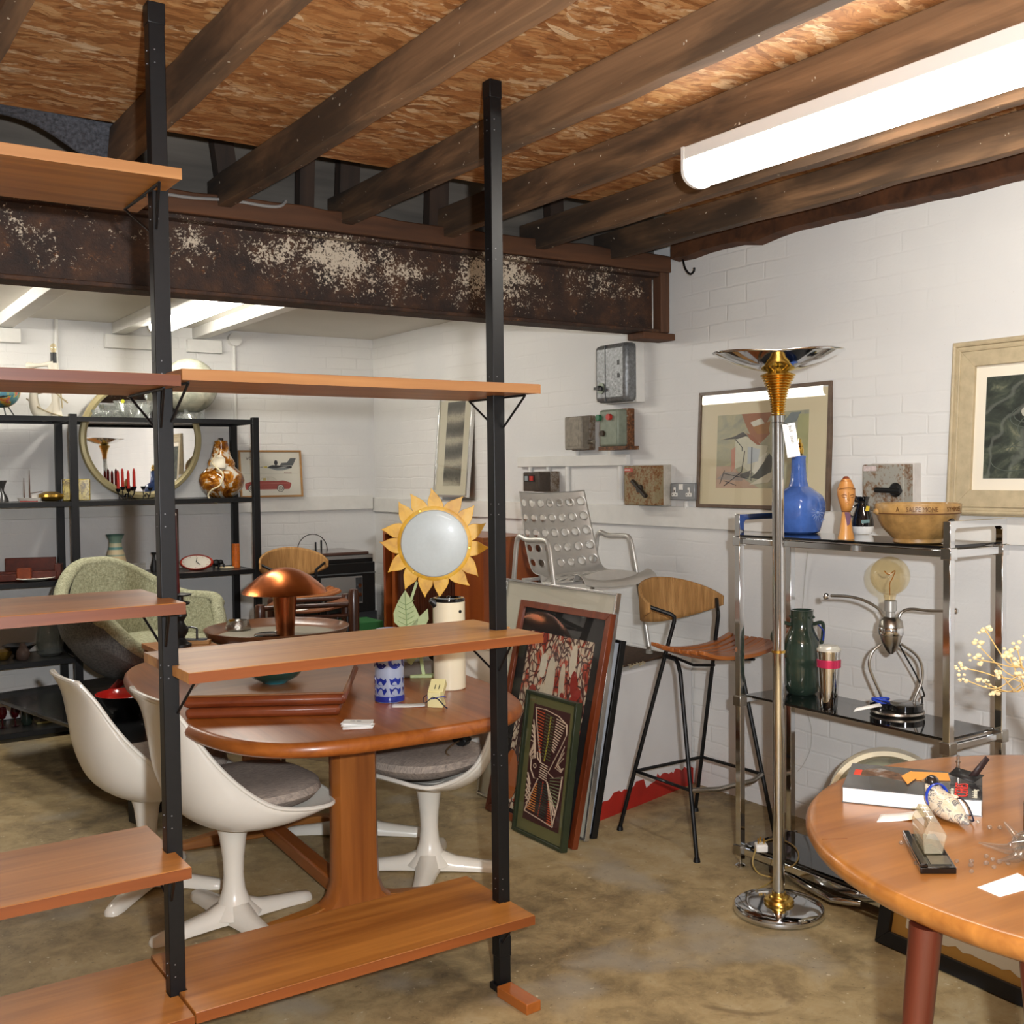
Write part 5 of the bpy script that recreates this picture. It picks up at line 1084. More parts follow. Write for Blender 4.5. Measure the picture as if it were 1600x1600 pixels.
# ---------------------------------------------------------------- on the round table
ZR = .74
def flat(px, py, z=ZR): return RZ(px, py, z)
def quad(pts, z0, z1): # prism over ground quad given by pixels
    P = [flat(*q, ZR) for q in pts]; return [(p.x, p.y) for p in P]
bk = thing('book', 'thick dark art book with red and white title lying on the round table', 'book', flat(1425, 1235))
th = .036; P = [flat(*q, ZR+th) for q in ((1316, 1229), (1535, 1251), (1531, 1211), (1335, 1194))]
P = [Vector((p.x, p.y, 0)) for p in P]; u = (P[1]-P[0]).normalized(); L = (P[1]-P[0]).length; v = Vector((-u.y, u.x, 0)); D = (P[3]-P[0]).dot(v)*1.04
Xb = frame_M((P[0].x, P[0].y, ZR), u, v)
part('pages', MB().b(.0015, L-.002, .001, D-.008, .0022, th-.0022, Xb), M('page_block', '#efece6', .8, bmp=.2, bscale=150), bk)
BC = M('book_cover', '#5c5e5e', .22, 0, .5, var=.55, vscale=6)  # grey and its variation stand in for glare on the dark cover
part('front_cover', MB().b(0, L, 0, D, th-.0022, th, Xb), BC, bk); part('back_cover', MB().b(0, L, 0, D, 0.0003, .0022, Xb), BC, bk); part('spine', MB().b(0, L, D-.008, D, .0022, th-.0022, Xb), BC, bk)
part('black_band', MB().b(L*.77, L, 0, D, th, th+.0003, Xb), M('cover_black', '#1d1e20', .25, 0, .4), bk)
part('photo_figure', MB().prism([(L*a, D*b2) for a, b2 in [(.05, .62), (.14, .82), (.24, .88), (.38, .74), (.46, .66), (.55, .52), (.44, .42), (.30, .52), (.2, .55), (.1, .48)]], th, th+.0003, Xb), noisepaint('cover_photo', [(.3, '#2a2622'), (.5, '#6a4a30'), (.65, '#8a8680')], 25), bk)
part('red_sticker', MB().b(L*.045, L*.10, D*.52, D*.74, th, th+.0006, Xb), M('sticker_red', '#d8442c', .5), bk)
for s_, x, sz, mt in (('CERES', .90, .040, 'title_red'), ('Lebriseling', .965, .016, 'title_cream'), ('Imtrakt der', .80, .013, 'title_cream')):
    text('lettering', s_, sz, Xb @ Matrix.Translation((L*x, .012, th+.0009)) @ Matrix.Rotation(PI/2, 4, 'Z'), M(mt, '#d8392f' if 'red' in mt else '#d9d4bd', .5), bk)
OR = M('orange_paper', '#eda046', .6)
nz = Xb @ Vector((0, 0, th+.001)); zt_ = ZR+th+.0012
def onbook(pts): return [(Xb.inverted() @ flat(px, py, zt_)).to_2d()[:] for px, py in pts]
one('orange_strip', MB().prism(onbook([(1422, 1206), (1481, 1208), (1485, 1220), (1432, 1219)]), th+.0012, th+.0022, Xb), OR, 'long orange paper strip lying across the dark art book', 'paper')
one('orange_note', MB().prism(onbook([(1408, 1214), (1424, 1206), (1432, 1217), (1418, 1227)]), th+.0028, th+.0036, Xb), OR, 'small square orange sticky note on the art book, at the end of the orange strip', 'paper')
sw = thing('swatch_clip', 'folded black bracket with a small metal bolt standing on the art book', 'bracket', flat(1510, 1215, zt_))
ub, vb = u, v; o = flat(1508, 1219, zt_)
part('flap', MB().add([o+ub*-.035+vb*-.005+Vector((0, 0, .012)), o+ub*.018+vb*-.022+Vector((0, 0, .002)), o+ub*.04+vb*.01+Vector((0, 0, .012)), o+ub*-.02+vb*.03+Vector((0, 0, .02))], [(0, 1, 2, 3)]), BLACK, sw, solid=.002)
part('upright', MB().add([o+ub*.005+vb*-.002+Vector((0, 0, .008)), o+ub*.022+vb*.0+Vector((0, 0, .004)), o+ub*.052+vb*.02+Vector((0, 0, .048)), o+ub*.043+vb*.02+Vector((0, 0, .056))], [(0, 1, 2, 3)]), M('dark_red_brown', '#2c1d1c', .5), sw, solid=.002)
q = flat(1497, 1206, zt_); part('bolt', MB().lathe([(0, .008), (.004, .008), (.004, .022), (.006, .023), (.006, .026), (.0035, .027), (.0035, .04), (0, .041)], q, 16), STEEL, sw)
# ceramic bird with ribbon and tag
cb = thing('ceramic_bird', 'small painted ceramic bird with blue ribbon, lying by the art book', 'ornament', flat(1480, 1290)); 
a, b2 = flat(1458, 1272), flat(1517, 1298); ax = (b2-a).normalized(); R = []
sd = Vector((-ax.y, ax.x, 0))
for s, w_, h_, dz in ((-.012, .006, .010, .062), (-.008, .016, .018, .060), (.0, .021, .022, .053), (.012, .024, .024, .040), (.028, .030, .028, .030), (.05, .030, .027, .0285), (.075, .022, .019, .022), (.095, .012, .010, .016), (.108, .005, .005, .013), (.112, .001, .001, .012)):
    R.append([a+ax*s+sd*(w_*math.cos(q))+Vector((0, 0, dz+h_*math.sin(q))) for q in [2*PI*k/20 for k in range(20)]])
part('body', MB().rings(R), noisepaint('bird_glaze', [(.38, '#c9b79a'), (.52, '#d8ccb4'), (.56, '#3c4658'), (.62, '#d0c2a8'), (.75, '#a98a64')], 42, (1, 1, 1), 1.5, .25), cb)
hd = a+ax*-.004+Vector((0, 0, .07)); part('head', MB().sphere(hd, .0155, 20), M('bird_dark', '#26221f', .15, 0, .6, var=.4, vscale=60), cb)
part('beak', MB().tube([hd-ax*.014, hd-ax*.034+Vector((0, 0, -.006))], [.007, .001], 10), M('bird_beak', '#b9a07e', .3), cb)
mb = MB()
for s in (-1, 1):
    c = a+ax*.048+sd*(.016*s)+Vector((0, 0, .0525)); mb.tube([c+ax*(.009*math.cos(q))+sd*(.007*math.sin(q))+Vector((0, 0, -.002*abs(math.sin(q)))) for q in [2*PI*k/16 for k in range(16)]], .0018, 6, True)
part('wing_ring', mb, M('ring_cream', '#e6d4b8', .3), cb)
RIB = M('satin_ribbon', '#2440b0', .25, 0, .4)
mb = MB().tube([a+ax*.010+sd*(.026*math.cos(q))+Vector((0, 0, .044+.026*math.sin(q))) for q in [2*PI*k/24 for k in range(24)]], .0055, 8, True, .4); part('ribbon', mb, RIB, cb)
part('ribbon_end', MB().tube(catmull([a+ax*.01+sd*-.02+Vector((0, 0, .06)), a+ax*.05+sd*.034+Vector((0, 0, .045)), a+ax*.09+sd*.03+Vector((0, 0, .012)), flat(1515, 1283)+Vector((0, 0, .003))], 5), .003, 8, flat=.4), M('navy_ribbon', '#161a30', .4), cb)
P = quad([(1370, 1285), (1445, 1282), (1447, 1271), (1378, 1273)], 0, 0)
mb = MB()
def tagf(u_, v_): p = flat(1370+75*u_+6*v_*(1-u_), 1285-3*u_-12*v_); return Vector((p.x, p.y, ZR+.0008+.010*max(0, u_-.35)**2*2))
mb.grid(tagf, 12, 3); one('price_tag', mb, PAPER, 'white paper tag on blue ribbon lying left of the ceramic bird', 'tag', solid=.0006)
# perspex rocker on black base
pb = thing('desk_ornament', 'clear acrylic block shaped like a tilted bar on a black base', 'ornament', flat(1455, 1345))
c4 = [flat(*q) for q in ((1438, 1366), (1495, 1366), (1448, 1310), (1410, 1312))]; u2 = (c4[1]-c4[0]); w_ = u2.length; u2.normalize(); v2 = Vector((-u2.y, u2.x, 0)); d_ = ((c4[3]-c4[0]).length+(c4[2]-c4[1]).length)/2
ld_ = (c4[3]-c4[0]).normalized(); Xo = Matrix(((u2.x, ld_.x, 0, c4[0].x), (u2.y, ld_.y, 0, c4[0].y), (0, 0, 1, ZR), (0, 0, 0, 1)))
part('base', MB().b(0, w_, 0, d_, 0, .012, Xo).b(0, w_*.22, 0, d_, .0121, .019, Xo), BLACK_GLOSS, pb, bevel=.002)
part('silver_plate', MB().b(w_*.34, w_*.92, d_*.08, d_*.32, .012, .0135, Xo), STEEL, pb)
PX3 = glass('acrylic', '#f3ecd4', .03, .16, .10)
R = []
for yy in (d_*.34, d_*.94): R.append([Xo @ Vector((w_*x, yy, z)) for x, z in ((.30, .014), (.82, .014), (.88, .032), (.95, .05), (.72, .075), (.44, .078), (.26, .05))])
part('acrylic_block', MB().rings(R), PX3, pb, bevel=.002)
mb = MB(); 
for yy in (.5, .66, .8): mb.bar(Xo @ Vector((w_*.44, d_*yy, .0785)), Xo @ Vector((w_*.62, d_*yy, .0775)), .002, .001)
mb.bar(Xo @ Vector((w_*.52, d_*.42, .0785)), Xo @ Vector((w_*.52, d_*.86, .0785)), .002, .001); part('etched_mark', mb, PAPER, pb, stuff=True)
# glass splash sculpture
gs = thing('glass_sculpture', 'clear glass splash sculpture with pointed arms at the right edge of the round table', 'sculpture', flat(1612, 1352))
o = flat(1612, 1348)+Vector((0, 0, .035)); SG = glass('clear_glass_heavy', '#f4f5f3', .03, .02, .16)
tips = [RD(1530, 1317, depth_of(o)-.02), RD(1569, 1284, depth_of(o)+.03), o+Vector((.10, .05, .09)), o+Vector((.12, -.08, .05)), o+Vector((.0, -.13, .03)), RD(1560, 1345, depth_of(o)-.03)]
for tp in tips:
    mid = o.lerp(tp, .5)+Vector((0, 0, -.01)); part('arm', MB().tube(catmull([o, o.lerp(tp, .3)+Vector((0, 0, -.006)), mid, tp], 5), [.018, .018, .017, .016, .015, .014, .013, .012, .011, .010, .0095, .008, .0065, .005, .0035, .002], 14), SG, gs)
part('core', MB().sphere(o+Vector((0, 0, -.004)), .031, 20, 1.2, 1.2, .98), SG, gs)
r = random.Random(11); k = 0
for px, py in ((1516, 1286), (1528, 1287), (1546, 1296), (1562, 1296), (1408, 1320), (1432, 1352), (1495, 1349), (1518, 1349), (1517, 1355), (1541, 1352), (1553, 1358), (1541, 1341), (1551, 1346), (1561, 1350), (1575, 1352), (1518, 1365)):
    mb = MB().sphere(flat(px, py)+Vector((0, 0, .0042)), .0042+r.uniform(0, .0012), 12, 1.2, 1, .9); k += 1
    one('glass_bead', mb, SG, 'tiny loose clear glass bead scattered on the round teak table', 'bead', 'glass beads on the round table')
one('white_card', MB().prism(quad([(1527, 1387), (1562, 1402), (1625, 1385), (1590, 1365)], 0, 0), ZR+.0004, ZR+.0012), PAPER, 'blank white card lying on the round table near the glass sculpture', 'card')
dv = thing('dark_vase', 'dark object barely showing at the right edge on the round table', 'vase', flat(1617, 1300)); part('body', MB().lathe([(0, 0), (.022, 0), (.022, .06), (.012, .09), (.012, .12), (0, .12)], flat(1617, 1300), 28), BLACK_GLOSS, dv)
# dried flowers
df = thing('dried_flowers', 'sprays of pale dried seed flowers reaching in from the right edge', 'dried flowers', flat(1700, 1290)); r = random.Random(3)
o = flat(1700, 1290)+Vector((0, 0, .0)); dpt = depth_of(o)
part('pot', MB().lathe([(0, 0), (.05, 0), (.065, .12), (.06, .12), (.045, .01), (0, .01)], o, 28), M('pot_cream', '#cfc3a8', .4), df)
tips = [(1540, 985), (1528, 1008), (1524, 1030), (1500, 1042), (1502, 1060), (1540, 1068), (1556, 1080), (1588, 1008), (1590, 1035), (1598, 1055), (1565, 1055), (1575, 1020), (1610, 1000), (1620, 1040)]
ST = M('straw_stem', '#c9a868', .7); FL = M('straw_flower', '#e2cf9f', .8, var=.25, vscale=60)
for i, (px, py) in enumerate(tips):
    tp = RD(px, py, dpt+r.uniform(-.05, .12)); kn = RD(1610+r.uniform(-10, 20), 1065+r.uniform(-10, 25), dpt)
    st = part('stem', MB().tube(catmull([o+Vector((r.uniform(-.02, .02), r.uniform(-.02, .02), .02)), kn, kn.lerp(tp, .55)+Vector((0, 0, r.uniform(-.02, .02))), tp], 6), .0013, 5), ST, df)
    mb = MB()
    for j in range(7):
        c = tp+Vector((r.uniform(-.012, .012), r.uniform(-.012, .012), r.uniform(-.01, .01))); mb.sphere(c, r.uniform(.003, .0065), 8, 1, 1, .8)
    part('seed_head', mb, FL, st)
# clear and cream ring shaped mirror behind the table, chrome tube, frame under the table
rm = thing('ring_light_shade', 'cream and clear round plastic ring leaning behind the round table', 'ring', (3.1, 2.38, .1)); c = RX(1388, 1262, 3.08)
rad = (c.z-RX(1365, 1165, 3.08).z)*-1
n = Vector((-.80, -.60, 0)).normalized(); ux = Vector((0, 0, 1)).cross(n)
def rg(R_, d, k=72): return [c+ux*(R_*math.cos(q))+Vector((0, 0, R_*math.sin(q)))+n*d for q in [2*PI*j/k for j in range(k)]]
part('outer_ring', MB().rings([rg(rad, -.03), rg(rad, .03), rg(rad-.016, .03), rg(rad-.04, -.03)], True, False, True), CREAM, rm)
part('clear_disc', MB().rings([rg(rad-.022, -.012), rg(rad-.022, -.004), rg(rad*.62, -.004), rg(rad*.62, -.012)], True, False, True), glass('tinted_disc', '#e6e8da', .03, .08), rm, label='clear inner ring')
pts = catmull([RZ(1215, 1352, .03), RZ(1255, 1375, .03), RZ(1290, 1398, .03), RZ(1325, 1408, .03), RZ(1345, 1404, .03)], 6)
one('chrome_tube', MB().tube([RZ(1225, 1362, .02), RZ(1262, 1385, .02), RZ(1300, 1405, .02), RZ(1345, 1412, .02)], .014, 14), CHROME, 'bent chrome tube lying on the floor beside the floor lamp base', 'tube')
def art_torn(t, X, w, h, fw, z):
    pp = part('ochre_board', MB().b(fw*.9, w-fw*.9, fw*.9, h-fw*.9, z-.003, z, X), M('ochre_mount', '#b98c44', .8), t)
    r = random.Random(8); pts = [(fw+.05, fw+.03)]+[(fw+.05+(w-2*fw-.10)*k/24, fw+.03+r.uniform(-.007, .007)) for k in range(1, 25)]+[(w-fw-.05, h-fw-.05), (fw+.05, h-fw-.05)]
    part('torn_sheet', MB().prism(pts, z, z+.001, X), M('torn_paper', '#ddd6c4', .8), pp)
y1 = RZ(1365, 1472, 0).y; 
picture('framed_print', 'black framed sheet of torn pale paper leaning under the round table', (2.836, y1, .003), (2.80, y1-.80, .003), (2.948, y1-.01, .52), .045, .03, M('black_ebony', '#17181b', .4), 0, None, art_torn, pane=False)
# ---------------------------------------------------------------- on the dining table
ZD = .7302
def dn(px, py, z=ZD): return RZ(px, py, z)
bx = thing('wooden_case', 'low mahogany case with stepped moulded edges on the dining table', 'case', dn(450, 1110))
fr_, fl2 = dn(535, 1119), dn(270, 1126); ux = (fr_-fl2).normalized(); uy = Vector((-ux.y, ux.x, 0)); W_ = .50; Dp = .56
Xc = frame_M(fr_-ux*W_, ux, uy)
part('body', MB().b(.006, W_-.008, .008, Dp, .0, .034, Xc), MAHOG, bx, bevel=.012); part('moulding', MB().b(0, W_+.012, 0, Dp, .036, .070, Xc), MAHOG, bx, bevel=.014); part('lid', MB().b(.008, W_+.004, .008, Dp, .069, .076, Xc), wood('case_lid', '#6a3a1c', '#98683a', 'X', .35, 50, .2), bx, bevel=.003)
p = Xc @ Vector((0, 0, 0)); k = depth_of(dn(428, 1060, ZD+.076))/F_PX; p = dn(430, 1066, ZD+.076)
tb = thing('teal_bowl', 'shallow teal glazed bowl on the mahogany case', 'bowl', p); part('body', MB().lathe([(a*k, b2*k) for a, b2 in [(0, 0), (18, 0), (20, 2), (34, 9), (44, 20), (42.5, 20), (32, 11), (0, 4)]], p, 48), M('teal_glaze', '#2f8290', .25, 0, .4, var=.25, vscale=14), tb); part('foot', MB().lathe([(0, .0), (17*k, 0), (18*k, 1.5*k), (0, 1.6*k)], p, 32), M('teal_dark', '#1d525c', .3), tb)
# blue patterned vase
p = dn(609, 1094); k = depth_of(p)/F_PX; bv = thing('patterned_vase', 'cylindrical blue and grey relief vase on the dining table left of the jug', 'vase', p)
part('body', MB().lathe([(a*k, b2*k) for a, b2 in [(0, 0), (22, 0), (23, 2), (22.5, 30), (22.5, 105), (20, 112), (17, 112), (19, 100), (19, 6), (0, 5)]], p, 48), M('vase_grey', '#9aa3b8', .3, 0, .3), bv)
part('foot_band', MB().lathe([(a*k, b2*k) for a, b2 in [(22, .5), (23.6, 1), (23.6, 9), (22.6, 10)]], p, 48), M('cobalt', '#1f2f84', .2, 0, .4, var=.3, vscale=50), bv)
a0 = math.atan2(-FW.y, -FW.x); mb = MB()
def wrap(pts, r=23.1):
    n = len(pts); vs = [Vector((p.x+rr*k*math.cos(a0+a/23), p.y+rr*k*math.sin(a0+a/23), p.z+z*k)) for rr in (r-1.2, r) for a, z in pts]
    mb.add(vs, [tuple(range(n, 2*n))]+[(i, (i+1) % n, n+(i+1) % n, n+i) for i in range(n)])
def arcp(cx, cz, r0, r1, t0, t1, n=10): return [(cx+r1*math.cos(t0+(t1-t0)*i/n), cz+r1*math.sin(t0+(t1-t0)*i/n)) for i in range(n+1)]+[(cx+r0*math.cos(t1+(t0-t1)*i/n), cz+r0*math.sin(t1+(t0-t1)*i/n)) for i in range(n+1)]
for j in range(6):
    c = j*24.1-36
    for zz in (18, 33): wrap([(c-10, zz+5), (c-8, zz-4), (c-3, zz-6.5), (c+6, zz-5.5), (c+10, zz), (c+9, zz+5), (c+5, zz+2.5), (c, zz+6), (c-5, zz+3)])
    wrap(arcp(c, 64, 6, 11.5, PI*.9, PI*1.85)); wrap([(c+3.6*math.cos(q), 57+4.2*math.sin(q)) for q in [2*PI*i/14 for i in range(14)]]); wrap(arcp(c+12, 68, 4.5, 11, .0, 2.4)); wrap(arcp(c+12, 84, 4, 10, PI, 1.85*PI)); wrap([(c+2.6*math.cos(q), 96+2.6*math.sin(q)) for q in [2*PI*i/12 for i in range(12)]]); wrap(arcp(c, 86, 6, 10, .2, 1.5))
part('relief_pattern', mb, M('cobalt', '#27399c', .2, 0, .4), bv, stuff=True)
# vacuum jug
p = dn(703, 1075); k = depth_of(p)/F_PX; vj = thing('vacuum_jug', 'tall cream cylindrical vacuum jug with black lid on the dining table', 'jug', p)
part('body', MB().lathe([(a*k, b2*k) for a, b2 in [(0, 0), (23.5, 0), (25, 1.5), (25, 136), (24, 137), (0, 137)]], p, 56), CREAM, vj)
part('lid', MB().lathe([(a*k, b2*k) for a, b2 in [(0, 136), (24.6, 136), (25, 139), (24, 142), (20, 142.5), (18, 140), (0, 139.5)]], p, 48).sphere(p+Vector((0, 0, 141*k)), 4*k, 12), BLACK_GLOSS, vj, label='black lid')
sp_ = (-RT*.9-FW*.45); sp_.z = 0; sp_.normalize(); part('spout', MB().tube([p+sp_*22*k+Vector((0, 0, 134*k)), p+sp_*31*k+Vector((0, 0, 140*k))], [8*k, 4*k], 14), BLACK, vj)
hx = (RT*.72-FW*.69); hx.z = 0; hx.normalize(); part('handle_stud', MB().cyl(p+hx*24*k+Vector((0, 0, 122*k)), p+hx*26*k+Vector((0, 0, 122*k)), 2.6*k, n=16), BLACK, vj)
# calendar block
p = dn(681, 1104); k = depth_of(p)/F_PX; ca = thing('desk_calendar', 'small cream perpetual desk calendar showing 11 with ribbon tied round', 'calendar', p)
u = Vector((RT.x, RT.y, 0)).normalized(); u = (u*.96-Vector((FW.x, FW.y, 0)).normalized()*.2).normalized(); Xk = frame_M(p, u, (0, 0, 1)) @ Matrix.Scale(k, 4)
CC = M('calendar_cream', '#e6dba0', .35, 0, .2)
part('stand', MB().prism([(-11, 0), (13, 0), (13, 3), (9, 16), (9, 24), (-11, 24)], -12, 8, Xk), CC, ca, bevel=.001)
Xt2 = Xk @ Matrix.Translation((0, 24, -2)) @ Matrix.Rotation(-.9, 4, 'X'); part('date_block', MB().b(-12, 12, -6, 20, -6, 6, Xt2 @ Matrix.Translation((1, 0, 0))), CC, ca, bevel=.0015)
text('numeral', '11', 13, Xt2 @ Matrix.Translation((-4, -1, 6.3)), M('numeral_black', '#1e1e1e', .5), ca, depth=.05)
mb = MB().tube([Xk @ Vector((14*math.cos(q)+1, 15+2*math.sin(q*2), -2+12*math.sin(q))) for q in [2*PI*i/28 for i in range(28)]], 1.6*k, 8, True, .5)
mb2 = MB().tube(catmull([Xk @ Vector(q) for q in ((-2, 17, 11), (8, 14, 13), (18, 4, 14), (22, 0.8, 12))], 5), 1.5*k, 8, flat=.5).tube(catmull([Xk @ Vector(q) for q in ((-2, 17, 11), (-14, 8, 13), (-16, 16, 12), (-11, 20, 10))], 5), 1.5*k, 8, flat=.5)
part('ribbon', mb, RIB, ca); part('ribbon_bow', mb2, M('navy_ribbon', '#161a30', .4), ca)
def tg2(u_, v_): q = dn(612+52*u_, 1105.5-u_*0-6*v_*(1-u_*.2)); return Vector((q.x, q.y, ZD+.0006+.012*max(0, u_-.4)**2))
one('price_tag', MB().grid(tg2, 12, 3), PAPER, 'white paper tag lying on the dining table beside the calendar', 'tag', solid=.0006)
# business cards: a small fanned stack
for i, (dx, dy, a) in enumerate(((0, 0, .1), (1.5, .4, -.05), (.3, 1.2, .18), (-1, .6, 0), (1, .2, .08), (-.6, 1.4, -.12))):
    c = dn(559+dx*1.2, 1136+dy); Xq = Matrix.Translation((c.x, c.y, ZD+.0012+.0034*i)) @ Matrix.Rotation(-.55+a, 4, 'Z'); mb = MB().b(-.045, .045, -.027, .027, -.0012, .0012, Xq)
    if i < 5: one('business_card', mb, PAPER, 'white business card in the fanned stack on the dining table edge, beneath the top one', 'card', 'stacked business cards')
    else:
        t = thing('business_card', 'white business card with faint lettering, topmost of the stack on the dining table', 'card', (c.x, c.y, ZD+.017), 0, 'stacked business cards'); part('card', mb, PAPER, t); text('lettering', 'bull . tosh', .0085, Xq @ Matrix.Translation((-.022, .003, .0014)), M('ink', '#2b2b2b', .7), t)
# sunflower light
so = dn(662, 1062); dS = depth_of(so)+.02; k = dS/F_PX; sf = thing('sunflower_light', 'large yellow painted sunflower shaped light with frosted round face and green leaves', 'light', so)
fwd = Vector((-FW.x*.97+RT.x*-.1, -FW.y*.97+RT.y*-.1, .05)).normalized(); fc = RD(679, 849, dS); Xs = frame_M(fc, RT, (0, 0, 1)); 
uu = RT.copy(); uu.z = 0; uu.normalize(); Xs = frame_M(fc, uu, (0, 0, 1)) @ Matrix.Scale(k, 4)
YP = noisepaint('petal_gold', [(.3, '#c08a22'), (.5, '#e0ac2c'), (.7, '#e6bd58')], 14, (1, 1, 1), .5, .42)
tipsA = [87+24*k for k in range(15)]
for i, d in enumerate(sorted(tipsA)):
    a = math.radians(d); sk = (-.06, .05)[i % 2] if i % 3 else .07
    P = [(50*math.cos(a+s*.205), 50*math.sin(a+s*.205)) for s in (-1, -.5, 0, .5, 1)]
    def q(r, da): return (r*math.cos(a+da), r*math.sin(a+da))
    P += [q(59, .212), q(66, .185+sk*.3), q(72, .125+sk*.6), q(79, .05+sk), q(86.5, sk*1.5), q(81, -.028+sk*1.1), q(75, -.085+sk*.8), q(69, -.145+sk*.5), q(63, -.185+sk*.2), q(57, -.212)]
    part('petal', MB().prism(P, -3+.6*(i % 2), 1+.6*(i % 2), Xs), YP, sf, bevel=.001)
part('back_plate', MB().lathe([(0, -14), (46, -14), (58, -4), (58, 1.8), (54, 3), (0, 3)], (0, 0, 0), 64, Xs), YP, sf)
part('glass_face', MB().lathe([(0, 3), (51, 3), (52.5, 4.5), (51, 6.5), (40, 8.5), (20, 9.6), (0, 10)], (0, 0, 0), 64, Xs), M('frosted_glass', '#bfc8c8', .35, 0, .2, var=.03, vscale=90), sf, label='frosted round glass face')
for d in (112, 232, 352): 
    a = math.radians(d+1); part('screw', MB().cyl(Xs @ Vector((55*math.cos(a), 55*math.sin(a), 2)), Xs @ Vector((55*math.cos(a), 55*math.sin(a), 8)), 2.2*k, 1.6*k, 14), BRASS, sf)
LG = M('leaf_green', '#a9b886', .5, var=.12, vscale=25); 
def px2(px, py): return ((px-679), -(py-849))
part('stem', MB().bar(Xs @ Vector((*px2(650, 910), -6)), Xs @ Vector((*px2(638, 945), -6)), 7*k, 4*k, uu).bar(Xs @ Vector((*px2(640, 940), -6)), Xs @ Vector((*px2(660, 1062), -6)), 8*k, 5*k, uu), LG, sf)
for P, nm in (([(632, 922), (639, 933), (648, 950), (653, 962), (651, 975), (640, 990), (628, 985), (614, 972), (613, 958), (618, 945), (625, 932)], 0), ([(667, 951), (668, 968), (660, 985), (645, 990), (642, 975), (652, 965)], 1), ([(668, 1018), (672, 1005), (650, 1008), (632, 1020), (633, 1035), (640, 1040), (648, 1030), (660, 1028)], 2)):
    l = part('leaf', MB().prism([px2(*q) for q in P], -3, 1, Xs), LG, sf, bevel=.001)
    if nm == 0:
        mb = MB().tube([Xs @ Vector((*px2(632, 926), 1.2)), Xs @ Vector((*px2(634, 985), 1.2))], .7*k, 6)
        for j in range(5):
            for s in (-1, 1): mb.tube([Xs @ Vector((*px2(633, 945+8*j), 1.2)), Xs @ Vector((*px2(633+s*13, 938+8*j), 1.2))], .5*k, 5)
        part('vein', mb, M('vein_green', '#7f9560', .6), l)
part('foot', MB().b(-22, 22, 0, 5, -16, 10, frame_M(Vector(((Xs @ Vector((*px2(660, 1062), -6))).x, (Xs @ Vector((*px2(660, 1062), -6))).y, ZD)), uu, (0, 0, 1)) @ Matrix.Scale(k, 4)), LG, sf, bevel=.002)
one('grey_case', MB().b(-.10, .07, -.045, .045, 0, .06, Matrix.Translation(dn(655, 1066)+Vector((.05, .13, 0))) @ Matrix.Rotation(-.3, 4, 'Z')), M('grey_brown_case', '#5e554c', .6, var=.15), 'low grey brown case on the dining table behind the blue vase', 'case', bevel=.01)
pts = catmull([dn(700, 1040)+Vector((0, .03, .05)), dn(672, 1036)+Vector((0, .03, .07)), dn(652, 1020)+Vector((0, .03, .10)), dn(648, 1010)+Vector((0, .03, .16))], 6)
one('white_flex', MB().tube(pts, .004, 8), M('flex_white', '#ddd8cc', .5), 'white electric flex trailing from the sunflower light', 'flex')
# ---------------------------------------------------------------- black metal shelving along the back wall
bu = thing('metal_shelving', 'black metal shelving crowded with ornaments along the back wall', 'shelving', (1.45, 6.88, 0))
FY, RYY = 6.68, 7.08; XS = (.32, 1.42, 2.52)
for x in XS:
    for y in (FY, RYY): part('post', MB().b(x-.021, x+.021, y-.021, y+.021, 0, 1.865), BLACK_METAL, bu, bevel=.002)
LV = (1.85, 1.357, .90, .445, .05); PLATE = M('grey_black_plate', '#2b2d2d', .3, 0, .3)
for i in range(2):
    for z in LV:
        a, b2 = XS[i]+.021, XS[i+1]-.021
        s_ = part('shelf_plate', MB().b(a+.012, b2-.012, FY+.002, RYY-.022, z-.012, z-.002), PLATE, bu)
        mb = MB().b(a, b2, FY-.02, FY+.002, z-.028, z).b(a, b2, RYY-.022, RYY, z-.028, z); mb.b(a, a+.014, FY, RYY, z-.028, z-.0005).b(b2-.014, b2, FY, RYY, z-.028, z-.0005); part('shelf_rim', mb, BLACK_METAL, s_)
def on(px, py, z, label, name, cat, group=None):
    p = RZ(px, py, z) if abs(z-H) > .3 else RY(px, py, 6.86); p = RY(px, py, 6.86); p.z = z
    return thing(name, label, cat, p, 0, group), p, depth_of(p)/F_PX
def S(prof, k): return [(a*k, b2*k) for a, b2 in prof]
Z1, Z2, Z3, Z4, Z5 = 1.8505, 1.3575, .9005, .4455, .0505
U = Vector((RT.x, RT.y, 0)).normalized(); FV = Vector((FW.x, FW.y, 0)).normalized()
def K(p, k, x, y, d=0): return p+U*x*k+Vector((0, 0, y*k))+FV*d*k
# top shelf
t, p, k = on(4, 655, Z1, 'small coloured world globe on black wire legs at far left of the metal shelving', 'globe', 'globe')
m, nt, b = newmat('map_globe'); n1 = noise(nt, coords(nt), 18, 4, .6, .5); lk(nt, ramp(nt, n1, [(.40, lin('#4f8296')), (.47, lin('#6f9a8c')), (.5, lin('#c9b03e')), (.56, lin('#c46a3c')), (.62, lin('#b85a72')), (.7, lin('#6fa05a'))]), b.inputs['Base Color']); b.inputs['Roughness'].default_value = .35
part('ball', MB().sphere(K(p, k, 0, 41), 27*k, 32), m, t)
mb = MB()
for q in ((-14, 0, 8), (10, 0, -10), (16, 0, 8), (-6, 0, -12)): mb.tube([K(p, k, q[0]*.35, 19, q[2]*.4), K(p, k, *q)], 1.1*k, 6)
part('wire_stand', mb.tube([K(p, k, 24*math.cos(q), 28+5*math.cos(q), 24*math.sin(q)) for q in [2*PI*i/24 for i in range(24)]], 1.6*k, 6, True), BLACK, t)
t, p, k = on(75, 651, Z1, 'white sculptural lamp with curved branches and a bare bulb on the top shelf', 'sculptural_lamp', 'lamp')
